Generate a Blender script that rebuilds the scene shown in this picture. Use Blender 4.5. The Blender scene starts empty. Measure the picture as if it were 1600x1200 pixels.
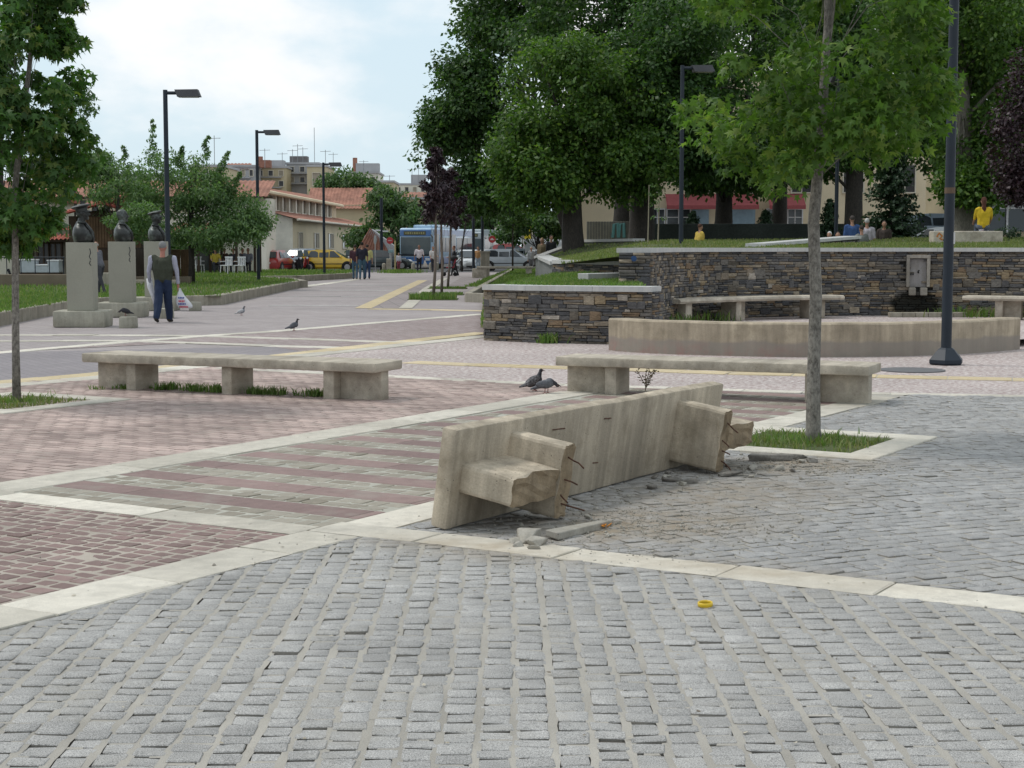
import bpy, bmesh, math, random
import numpy as np
from mathutils import Vector, Matrix, Euler
random.seed(7); RNG = np.random.default_rng(7)
sc = bpy.context.scene
COL = sc.collection
R = math.radians

# ------------------------------------------------------------------ camera, world, sun, exposure
FPX = 2500.0; EYE = 1.6; PITCH = math.atan(214 / 2500)
cam = bpy.data.cameras.new('camera'); cam.sensor_fit = 'HORIZONTAL'; cam.sensor_width = 36.0
cam.lens = 36.0 * FPX / 1600; cam.clip_start = 0.1; cam.clip_end = 6000
camo = bpy.data.objects.new('camera', cam); COL.objects.link(camo)
camo.location = (0, 0, EYE); camo.rotation_euler = (math.pi / 2 - PITCH, 0, 0)
sc.camera = camo
SUN_DIR = Vector((-0.62, 0.22, 1.0)).normalized()
world = bpy.data.worlds.new('World'); sc.world = world; world.use_nodes = True
wn = world.node_tree; wn.nodes.clear()
def wnode(t, **k):
    n = wn.nodes.new(t)
    for a, b in k.items(): setattr(n, a, b)
    return n
wo = wnode('ShaderNodeOutputWorld'); wb = wnode('ShaderNodeBackground'); wb.inputs[1].default_value = 0.1
sky = wnode('ShaderNodeTexSky', sky_type='NISHITA', sun_disc=False)
sky.sun_elevation = math.asin(SUN_DIR.z); sky.sun_rotation = math.atan2(SUN_DIR.x, SUN_DIR.y)
sky.air_density = 1.0; sky.dust_density = 2.0; sky.ozone_density = 1.0
wtc = wnode('ShaderNodeTexCoord'); wmp = wnode('ShaderNodeMapping')
wmp.inputs['Scale'].default_value = (1.0, 1.0, 1.9); wmp.inputs['Location'].default_value = (0.35, 0.1, 0.02)
wn1 = wnode('ShaderNodeTexNoise'); wn1.inputs['Scale'].default_value = 5.5; wn1.inputs['Detail'].default_value = 7; wn1.inputs['Roughness'].default_value = 0.52
wr = wnode('ShaderNodeMapRange'); wr.interpolation_type = 'SMOOTHSTEP'
wr.inputs[1].default_value = 0.42; wr.inputs[2].default_value = 0.60; wr.inputs[3].default_value = 0.12; wr.inputs[4].default_value = 1.0
wmx = wnode('ShaderNodeMix', data_type='RGBA'); wmx.inputs[7].default_value = (10.2, 10.3, 10.4, 1)
whz = wnode('ShaderNodeMix', data_type='RGBA'); whz.inputs[0].default_value = 0.8; whz.inputs[7].default_value = (7.2, 9.1, 10.2, 1)
wn.links.new(wtc.outputs['Generated'], wmp.inputs[0]); wn.links.new(wmp.outputs[0], wn1.inputs[0])
wn.links.new(wn1.outputs[0], wr.inputs[0]); wn.links.new(wr.outputs[0], wmx.inputs[0])
wn.links.new(sky.outputs[0], whz.inputs[6]); wn.links.new(whz.outputs[2], wmx.inputs[6])
wn.links.new(wmx.outputs[2], wb.inputs[0]); wn.links.new(wb.outputs[0], wo.inputs[0])
sl = bpy.data.lights.new('sun', 'SUN'); sl.energy = 1.75; sl.angle = R(11); sl.color = (1, 0.96, 0.9)
so = bpy.data.objects.new('sun', sl); COL.objects.link(so)
so.rotation_euler = SUN_DIR.to_track_quat('Z', 'Y').to_euler(); so.location = (-30, 10, 50)
sc.view_settings.view_transform = 'Standard'; sc.view_settings.look = 'None'
sc.view_settings.exposure = 0.0; sc.view_settings.gamma = 1.0; sc.view_settings.use_curve_mapping = False
sc.cycles.max_bounces = 6; sc.cycles.diffuse_bounces = 3; sc.cycles.transparent_max_bounces = 6

# ------------------------------------------------------------------ measuring helpers
def W(px, py, z=0.0):
    u = (px - 800) / FPX; v = (600 - py) / FPX
    d = (u, math.cos(PITCH) + v * math.sin(PITCH), -math.sin(PITCH) + v * math.cos(PITCH))
    t = (z - EYE) / d[2]
    return (d[0] * t, d[1] * t)
def P(px, py, Y):
    u = (px - 800) / FPX; v = (600 - py) / FPX
    d = (u, math.cos(PITCH) + v * math.sin(PITCH), -math.sin(PITCH) + v * math.cos(PITCH))
    t = Y / d[1]
    return (d[0] * t, Y, EYE + d[2] * t)
AL = R(59.0); CA, SA = math.cos(AL), math.sin(AL)
def ST(s, t):  # paving grid: t runs along the white strips going away, s across
    return (s * SA + t * CA, -s * CA + t * SA)

# ------------------------------------------------------------------ materials
def newmat(name):
    m = bpy.data.materials.new(name); m.use_nodes = True
    nt = m.node_tree; nt.nodes.clear()
    o = nt.nodes.new('ShaderNodeOutputMaterial'); b = nt.nodes.new('ShaderNodeBsdfPrincipled')
    nt.links.new(b.outputs[0], o.inputs[0])
    return m, nt, b, o
def N(nt, t, ins=None, **k):
    n = nt.nodes.new(t)
    for a, b in k.items(): setattr(n, a, b)
    for a, b in (ins or {}).items():
        if hasattr(b, 'is_output'): nt.links.new(b, n.inputs[a])
        else: n.inputs[a].default_value = b
    return n
def math_(nt, op, a, b=0.5, clamp=False):
    n = N(nt, 'ShaderNodeMath', {0: a, 1: b}, operation=op); n.use_clamp = clamp
    return n.outputs[0]
def ramp(nt, fac, stops, interp='LINEAR'):
    n = nt.nodes.new('ShaderNodeValToRGB'); n.color_ramp.interpolation = interp
    e = n.color_ramp.elements
    while len(e) < len(stops): e.new(0.5)
    for i, (p, c) in enumerate(stops):
        e[i].position = p; e[i].color = (c[0], c[1], c[2], 1)
    nt.links.new(fac, n.inputs[0])
    return n.outputs[0]
def mixc(nt, fac, a, b, mode='MIX'):
    n = nt.nodes.new('ShaderNodeMix'); n.data_type = 'RGBA'; n.blend_type = mode
    for i, v in ((0, fac), (6, a), (7, b)):
        if hasattr(v, 'is_output'): nt.links.new(v, n.inputs[i])
        elif i == 0: n.inputs[0].default_value = v
        else: n.inputs[i].default_value = (v[0], v[1], v[2], 1)
    return n.outputs[2]
def pos(nt, scale=(1, 1, 1), kind='W', rot=0):
    if kind == 'W': s = N(nt, 'ShaderNodeNewGeometry').outputs['Position']
    else: s = N(nt, 'ShaderNodeTexCoord').outputs['Object']
    if scale == (1, 1, 1) and not rot: return s
    return N(nt, 'ShaderNodeMapping', {0: s, 'Scale': scale, 'Rotation': (0, 0, rot)}).outputs[0]
def noise(nt, vec, scale, detail=5, rough=0.55):
    return N(nt, 'ShaderNodeTexNoise', {'Vector': vec, 'Scale': scale, 'Detail': detail, 'Roughness': rough}).outputs[0]
def rnd(nt):
    a = N(nt, 'ShaderNodeNewGeometry').outputs['Random Per Island']; b = N(nt, 'ShaderNodeObjectInfo').outputs['Random']
    return math_(nt, 'FRACT', math_(nt, 'ADD', a, b))
def mr(nt, v, a, b, c, d):
    return N(nt, 'ShaderNodeMapRange', {0: v, 1: a, 2: b, 3: c, 4: d}).outputs[0]
def bump(nt, b, h, dist=0.01, strength=0.6):
    n = N(nt, 'ShaderNodeBump', {'Height': h, 'Distance': dist, 'Strength': strength}); nt.links.new(n.outputs[0], b.inputs['Normal'])
MATS = {}
def mat(name, col, rough=0.7, var=0.18, sc_=4.0, fine=0.0, fsc=60, rv=0.0, bmp=0.0, bsc=40, spec=0.3, metal=0.0, alt=None, altsc=2.0, altth=(0.5, 0.65), kind='W', coat=0.0, emit=0.0):
    if name in MATS: return MATS[name]
    m, nt, b, o = newmat(name); p = pos(nt, kind=kind)
    c = (col[0], col[1], col[2])
    f = mr(nt, noise(nt, p, sc_), 0.3, 0.7, 1 - var, 1 + var)
    if fine: f = math_(nt, 'MULTIPLY', f, mr(nt, noise(nt, p, fsc, 3), 0.3, 0.7, 1 - fine, 1 + fine))
    if rv: f = math_(nt, 'MULTIPLY', f, mr(nt, rnd(nt), 0, 1, 1 - rv, 1 + rv))
    base = c
    if alt: base = mixc(nt, mr(nt, noise(nt, p, altsc, 6), altth[0], altth[1], 0, 1), c, alt)
    comb = N(nt, 'ShaderNodeCombineXYZ', {0: f, 1: f, 2: f}).outputs[0]
    nt.links.new(mixc(nt, 1.0, base, comb, 'MULTIPLY'), b.inputs['Base Color'])
    b.inputs['Roughness'].default_value = rough; b.inputs['Specular IOR Level'].default_value = spec; b.inputs['Metallic'].default_value = metal
    b.inputs['Coat Weight'].default_value = coat
    if emit:
        b.inputs['Emission Color'].default_value = (*c, 1); b.inputs['Emission Strength'].default_value = emit
    if bmp: bump(nt, b, noise(nt, p, bsc, 6), 0.01, bmp)
    MATS[name] = m; return m
def dirtmask(nt):
    # dust and soil spilled round the torn-out feet of the bench
    p = pos(nt); out = None
    for (x, y, rx, ry, rot, k) in ((0.75, 9.1, 1.15, 0.75, 30, 1.0), (2.0, 11.55, 1.0, 0.6, 20, 1.0), (1.4, 10.2, 1.2, 0.9, 40, .75), (-0.15, 8.3, 0.9, .35, -30, .7), (1.1, 7.8, 1.2, .3, -30, .6)):
        q = N(nt, 'ShaderNodeMapping', {0: p, 'Location': (-x, -y, 0)}).outputs[0]
        q = N(nt, 'ShaderNodeMapping', {0: q, 'Rotation': (0, 0, R(-rot))}).outputs[0]
        q = N(nt, 'ShaderNodeMapping', {0: q, 'Scale': (1 / rx, 1 / ry, 0)}).outputs[0]
        l = N(nt, 'ShaderNodeVectorMath', {0: q}, operation='LENGTH').outputs['Value']
        v = math_(nt, 'MULTIPLY', mr(nt, l, 0.3, 1.1, 1, 0), k)
        out = v if out is None else math_(nt, 'MAXIMUM', out, v)
    n = mr(nt, noise(nt, p, 5, 8, .65), 0.3, 0.68, 0.1, 1.25)
    return math_(nt, 'MULTIPLY', out, n, True)
def mat_granite(name, c1, c2, dirt, dirtcol=(0.25, 0.205, 0.15), speck=0.5, rv=0.16, dark=0.0):
    m, nt, b, o = newmat(name); p = pos(nt); r = rnd(nt)
    col = ramp(nt, r, [(0, c1), (0.6, c2), (1, [x * 1.12 for x in c2])])
    sp = mr(nt, noise(nt, p, 240, 3, .8), 0.32, 0.68, 1 - speck, 1 + speck)
    big = mr(nt, noise(nt, p, 0.9, 5), 0.3, 0.7, 1 - rv * .6, 1 + rv * .6); mid = mr(nt, noise(nt, p, 11, 4), 0.3, 0.7, 0.9, 1.1)
    f = math_(nt, 'MULTIPLY', math_(nt, 'MULTIPLY', sp, big), mid)
    comb = N(nt, 'ShaderNodeCombineXYZ', {0: f, 1: f, 2: f}).outputs[0]
    col = mixc(nt, 1.0, col, comb, 'MULTIPLY')
    thin = mr(nt, noise(nt, p, 2.4, 7, .7), .52, .8, 0, .7)
    col = mixc(nt, thin, col, (0.31, 0.29, 0.25))
    if dark:
        k = mr(nt, noise(nt, p, 1.1, 9, .72), .52, .70, 0, dark); col = mixc(nt, k, col, [x * .55 for x in c1])
        sp2 = mr(nt, noise(nt, p, 19, 3, .6), .68, .74, 0, dark); col = mixc(nt, sp2, col, (.07, .065, .06))
    if dirt: col = mixc(nt, math_(nt, 'MULTIPLY', dirtmask(nt), .95), col, dirtcol)
    nt.links.new(col, b.inputs['Base Color']); b.inputs['Roughness'].default_value = .75; b.inputs['Specular IOR Level'].default_value = .25
    bump(nt, b, noise(nt, p, 170, 4, .7), 0.004, 0.55)
    MATS[name] = m; return m
def mat_sand(name, col, dirt=False):
    m, nt, b, o = newmat(name); p = pos(nt)
    f = mr(nt, noise(nt, p, 1.6, 6), 0.3, 0.7, 0.8, 1.15); g = mr(nt, noise(nt, p, 260, 2), 0.3, 0.7, 0.8, 1.2)
    f = math_(nt, 'MULTIPLY', f, g); comb = N(nt, 'ShaderNodeCombineXYZ', {0: f, 1: f, 2: f}).outputs[0]
    c = mixc(nt, 1.0, col, comb, 'MULTIPLY')
    if dirt: c = mixc(nt, math_(nt, 'MULTIPLY', dirtmask(nt), .8), c, (0.25, 0.215, 0.165))
    nt.links.new(c, b.inputs['Base Color']); b.inputs['Roughness'].default_value = .95; b.inputs['Specular IOR Level'].default_value = .1
    bump(nt, b, noise(nt, p, 140, 5), 0.006, 0.6)
    MATS[name] = m; return m
def mat_concrete(name, col, streak=0.25, kind='O', stain=(0.16, 0.135, 0.09), stainamt=0.55, sscale=(9, 9, 0.7), red=False):
    m, nt, b, o = newmat(name); p = pos(nt, kind=kind)
    f = mr(nt, noise(nt, p, 2.2, 7, .6), 0.3, 0.7, 0.80, 1.18)
    st = mr(nt, noise(nt, pos(nt, sscale, kind), 1.6, 6, .6), 0.32, 0.7, 1 - streak, 1 + streak); st = math_(nt, 'MULTIPLY', st, mr(nt, noise(nt, pos(nt, tuple(x * .3 for x in sscale), kind), 1.7, 3, .5), .35, .65, 1 - streak * .8, 1 + streak * .6))
    g = mr(nt, noise(nt, p, 90, 3), 0.3, 0.7, 0.9, 1.1)
    f = math_(nt, 'MULTIPLY', math_(nt, 'MULTIPLY', f, st), g)
    comb = N(nt, 'ShaderNodeCombineXYZ', {0: f, 1: f, 2: f}).outputs[0]
    c = mixc(nt, 1.0, col, comb, 'MULTIPLY')
    c = mixc(nt, math_(nt, 'MULTIPLY', mr(nt, noise(nt, p, 3.1, 8, .68), .5, .72, 0, 1), stainamt), c, stain)
    v = N(nt, 'ShaderNodeTexVoronoi', {'Vector': p, 'Scale': 34.0}).outputs['Distance']
    sel = mr(nt, noise(nt, p, 7, 2), .52, .6, 0, 1)
    pit = math_(nt, 'MULTIPLY', math_(nt, 'LESS_THAN', v, 0.13), sel)
    c = mixc(nt, math_(nt, 'MULTIPLY', pit, .75), c, (0.05, 0.04, 0.03))
    if red:
        z = N(nt, 'ShaderNodeSeparateXYZ', {0: pos(nt)}).outputs
        k = math_(nt, 'MULTIPLY', mr(nt, noise(nt, pos(nt), 3.3, 9, .75), .44, .64, 0, 1), mr(nt, z[2], 0.02, .26, 1, 0))
        k = math_(nt, 'MULTIPLY', k, mr(nt, z[0], 3.0, 5.2, 1, 0.12))
        lo = math_(nt, 'MULTIPLY', mr(nt, math_(nt, 'ADD', z[2], math_(nt, 'MULTIPLY', noise(nt, pos(nt), 2.5, 5), .14)), .27, .31, 1, 0), .75)
        c = mixc(nt, lo, c, (0.25, .225, .2))
        c = mixc(nt, math_(nt, 'MULTIPLY', k, .55), c, (0.34, 0.15, 0.135))
    nt.links.new(c, b.inputs['Base Color']); b.inputs['Roughness'].default_value = .85; b.inputs['Specular IOR Level'].default_value = .2
    h = math_(nt, 'SUBTRACT', noise(nt, p, 60, 6, .65), math_(nt, 'MULTIPLY', pit, .8)); bump(nt, b, h, 0.006, 0.6)
    MATS[name] = m; return m
def mat_stone():
    m, nt, b, o = newmat('wall_stone'); p = pos(nt); r = rnd(nt)
    col = ramp(nt, r, [(0, (0.073, 0.072, 0.075)), (.14, (0.103, 0.099, 0.099)), (.28, (0.145, 0.133, 0.120)), (.42, (0.121, 0.104, 0.084)), (.52, (0.206, 0.169, 0.128)), (.62, (0.157, 0.138, 0.116)), (.72, (0.242, 0.185, 0.118)), (.80, (0.188, 0.133, 0.086)), (.87, (0.290, 0.242, 0.182)), (.93, (0.091, 0.087, 0.088)), (.98, (0.351, 0.309, 0.263))], 'CONSTANT')
    f = mr(nt, noise(nt, pos(nt, (1, 1, 3)), 14, 6, .65), .28, .72, .55, 1.45); f2 = mr(nt, noise(nt, p, 1.3, 4), .3, .7, .8, 1.2)
    f = math_(nt, 'MULTIPLY', f, f2); comb = N(nt, 'ShaderNodeCombineXYZ', {0: f, 1: f, 2: f}).outputs[0]
    c = mixc(nt, 1.0, col, comb, 'MULTIPLY')
    # wet, mossy patch below the fountain spout
    q = N(nt, 'ShaderNodeMapping', {0: p, 'Location': (-8.72, -34.5, -.36)}).outputs[0]
    q = N(nt, 'ShaderNodeMapping', {0: q, 'Scale': (1 / .60, 1 / 2.0, 1 / .34)}).outputs[0]
    l = N(nt, 'ShaderNodeVectorMath', {0: q}, operation='LENGTH').outputs['Value']
    k = math_(nt, 'ADD', mr(nt, l, .5, 1.15, 1, 0), math_(nt, 'MULTIPLY', math_(nt, 'SUBTRACT', noise(nt, p, 6, 5), .5), .8))
    k = math_(nt, 'MULTIPLY', mr(nt, k, .3, .6, 0, .93), mr(nt, l, 1.2, 1.5, 1, 0))
    c = mixc(nt, k, c, (.008, .009, .006))
    nt.links.new(c, b.inputs['Base Color']); b.inputs['Roughness'].default_value = .8; b.inputs['Specular IOR Level'].default_value = .25
    bump(nt, b, noise(nt, pos(nt, (1, 1, 2.5)), 26, 7, .7), .02, .7)
    MATS['wall_stone'] = m; return m
def mat_marble(name, col=(.48, .475, .46)):
    m, nt, b, o = newmat(name); p = pos(nt, (1, 1, 1), 'W', .5)
    n = noise(nt, pos(nt, (6, 1.2, 1), 'W', .5), 2.2, 7, .65)
    c = mixc(nt, mr(nt, n, .42, .66, 0, .75), col, (.36, .37, .38))
    c = mixc(nt, math_(nt, 'MULTIPLY', mr(nt, noise(nt, p, 1.2, 7, .7), .5, .72, 0, 1), .4), c, (.33, .30, .24))
    nt.links.new(c, b.inputs['Base Color']); b.inputs['Roughness'].default_value = .55
    bump(nt, b, noise(nt, p, 50, 4), .003, .4)
    MATS[name] = m; return m
def mat_leaf(name, c1, c2, c3=None, trans=0.3, rough=.5):
    m, nt, b, o = newmat(name); r = rnd(nt)
    st = [(0, c1), (.75, c2)] + ([(1, c3)] if c3 else [])
    c = ramp(nt, r, st)
    f = mr(nt, noise(nt, pos(nt), 1.4, 3), .3, .7, .78, 1.22); comb = N(nt, 'ShaderNodeCombineXYZ', {0: f, 1: f, 2: f}).outputs[0]
    c = mixc(nt, 1.0, c, comb, 'MULTIPLY')
    nt.links.new(c, b.inputs['Base Color']); b.inputs['Roughness'].default_value = rough; b.inputs['Specular IOR Level'].default_value = .35
    t = N(nt, 'ShaderNodeBsdfTranslucent'); g = mixc(nt, 1.0, c, (1.35, 1.55, .7), 'MULTIPLY'); nt.links.new(g, t.inputs[0])
    mx = N(nt, 'ShaderNodeMixShader', {0: trans, 1: b.outputs[0], 2: t.outputs[0]}); nt.links.new(mx.outputs[0], o.inputs[0])
    MATS[name] = m; return m
def mat_bark(name, col, col2, sz=.22):
    m, nt, b, o = newmat(name)
    n = noise(nt, pos(nt, (1, 1, sz)), 46, 6, .7); n2 = noise(nt, pos(nt, (1, 1, .6)), 9, 4)
    c = mixc(nt, mr(nt, n, .36, .62, 0, 1), col2, col); c = mixc(nt, mr(nt, n2, .5, .72, 0, .5), c, [x * 1.35 for x in col])
    nt.links.new(c, b.inputs['Base Color']); b.inputs['Roughness'].default_value = .9; bump(nt, b, n, .02, .9)
    MATS[name] = m; return m
def mat_paint(name, col, rough=.3, coat=.6, metal=0.0):
    m, nt, b, o = newmat(name)
    f = mr(nt, noise(nt, pos(nt, kind='O'), 3, 5), .3, .7, .9, 1.08); comb = N(nt, 'ShaderNodeCombineXYZ', {0: f, 1: f, 2: f}).outputs[0]
    nt.links.new(mixc(nt, 1.0, col, comb, 'MULTIPLY'), b.inputs['Base Color'])
    b.inputs['Roughness'].default_value = rough; b.inputs['Coat Weight'].default_value = coat; b.inputs['Coat Roughness'].default_value = .1; b.inputs['Metallic'].default_value = metal
    MATS[name] = m; return m
SETT = mat_granite('granite_sett', (.298, .292, .282), (.322, .315, .304), True, speck=.8, dark=.5)
SETT2 = mat_granite('granite_sett_field', (.272, .268, .264), (.305, .30, .295), True, speck=.7, dark=.4)
REDS = mat_granite('red_sett', (.165, .112, .102), (.225, .155, .142), False, speck=.25)
GRNS = mat_granite('greenish_sett', (.215, .19, .15), (.285, .26, .215), False, speck=.25)
MARO = mat_granite('maroon_slab', (.20, .138, .128), (.245, .172, .158), False, speck=.2, dark=.3)
PINK = mat_granite('pink_paver', (.27, .205, .185), (.38, .295, .265), False, speck=.2, rv=.5)
WSLAB = mat_granite('white_slab', (.43, .40, .34), (.56, .525, .455), True, (.36, .30, .22), speck=.2, dark=.6)
SAND = mat_sand('joint_sand', (.345, .325, .29), True); SIDE = mat_sand('stone_side_shade', (.19, .178, .158)); DEEP = mat_sand('shade_dark_joint_soil', (.10, .09, .077)); SANDR = mat_sand('joint_mortar', (.37, .33, .285)); SANDP = mat_sand('paver_joint', (.25, .20, .18)); SANDG = mat_sand('pale_mortar', (.40, .39, .34))  # sett side and deep joint soil colours darkened to imitate shade in the gaps
CONC = mat_concrete('bench_concrete', (.42, .375, .308), .18, sscale=(7, .8, 7), stain=(.19, .155, .105))
CONCF = mat_concrete('broken_bench_concrete', (.41, .353, .275), .22, sscale=(9, .6, 9), stain=(.20, .165, .115), stainamt=.75)
CONCB = mat_concrete('broken_concrete_core', (.27, .21, .14), .2, stain=(.12, .085, .05))
CONCK = mat_concrete('kerb_concrete', (.30, .275, .225), .15, kind='W')
CONCW = mat_concrete('curved_wall_concrete', (.38, .32, .24), .16, kind='W', red=True)
PLINTH = mat('pedestal_render', (.295, .285, .235), .85, .08, 1.2, .05, 50, bmp=.15)
PLINTH2 = mat_concrete('plinth_concrete', (.33, .315, .26), .12, kind='W')
BRONZE = mat('dark_bronze', (.035, .037, .036), .42, .3, 9, spec=.5, metal=.55, bmp=.25, bsc=30, alt=(.13, .15, .14), altsc=4, altth=(.52, .7))
STONE = mat_stone(); MORTAR = mat('dark_mortar', (.055, .052, .047), .95, .25, 8)
MARBLE = mat_marble('marble_coping'); MARBLEG = mat_marble('grey_marble', (.44, .43, .41))
POLE = mat('lamp_paint', (.015, .022, .032), .5, .15, 3, spec=.3)
POLED = mat('lamp_head_paint', (.055, .055, .06), .5, .15, 3)
RUST = mat('rusty_steel', (.095, .048, .032), .85, .35, 40, bmp=.4)
GRASSB = mat('lawn_soil', (.075, .095, .035), .95, .35, 3, .3, 60, alt=(.075, .07, .03), altsc=.8)
GRASS = mat_leaf('grass_blade', (.085, .155, .035), (.13, .21, .05), (.24, .24, .11), .35)
GRASSD = mat_leaf('grass_blade_dry', (.11, .155, .045), (.16, .19, .065), (.26, .23, .12), .35)
LEAF1 = mat_leaf('sweetgum_leaf', (.055, .115, .02), (.095, .175, .03), (.17, .23, .05), .46)
LEAF2 = mat_leaf('dark_sweetgum_leaf', (.036, .09, .022), (.064, .14, .03), (.135, .17, .036), .42)
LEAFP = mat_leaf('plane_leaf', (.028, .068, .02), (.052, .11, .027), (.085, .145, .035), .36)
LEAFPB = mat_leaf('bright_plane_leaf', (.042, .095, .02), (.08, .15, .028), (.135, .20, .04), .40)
LEAFM = mat_leaf('mulberry_leaf', (.075, .14, .055), (.12, .20, .08), (.17, .25, .10), .42)
LEAFV = mat_leaf('purple_leaf', (.022, .012, .018), (.042, .020, .028), (.07, .05, .055), .18)
LEAFN = mat_leaf('spruce_needle', (.016, .04, .018), (.03, .062, .026), (.045, .08, .034), .15)
LEAFF = mat_leaf('far_leaf', (.05, .10, .035), (.08, .145, .05), (.12, .18, .065), .35)
BARKG = mat_bark('grey_bark', (.27, .25, .22), (.085, .075, .065), .55); BARKD = mat_bark('dark_bark', (.05, .042, .035), (.018, .016, .014)); BARKP = mat_bark('pale_bark', (.17, .155, .125), (.08, .075, .06))
GLASS = mat_paint('dark_glass', (.03, .036, .042), .08, .3); GLASSB = mat_paint('bus_glass', (.10, .125, .135), .12, .3)
TYRE = mat('tyre_rubber', (.015, .015, .016), .85, .2, 5); RIM = mat('wheel_rim', (.35, .35, .36), .4, .1, 5, metal=.6)
BLACK = mat('black_plastic', (.02, .02, .022), .6, .15, 5); WHITEP = mat('white_plastic', (.62, .63, .64), .5, .06, 3)
TILE = mat('roof_tile', (.30, .145, .105), .85, .25, 1.6, .25, 30, alt=(.22, .11, .08), altsc=.7); TILER = mat('red_roof_tile', (.33, .10, .07), .8, .2, 1.5, .2, 30)
CREAM = mat('cream_render', (.66, .57, .41), .9, .1, .5, .05, 20, alt=(.58, .48, .33), altsc=.25); WHITEW = mat('white_render', (.70, .67, .58), .9, .08, .5, .05, 20, alt=(.50, .48, .42), altsc=.3)
GREYW = mat('grey_render', (.36, .36, .37), .9, .15, .4); YELW = mat('ochre_render', (.46, .40, .27), .9, .12, .4); WINB = mat('window_dark', (.05, .05, .055), .2, .3, 2); WFRAME = mat('window_frame_paint', (.58, .54, .45), .7, .08, 2)
SHUT = mat('window_blind', (.30, .265, .21), .7, .15, 2); WOOD = mat('brown_wood', (.115, .07, .04), .8, .3, 3, .2, 40); WOODD = mat('dark_wood', (.05, .033, .022), .8, .3, 3)
def flat(name, col, rough=.8, **k): return mat(name, col, rough, .1, 6, **k)

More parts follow.
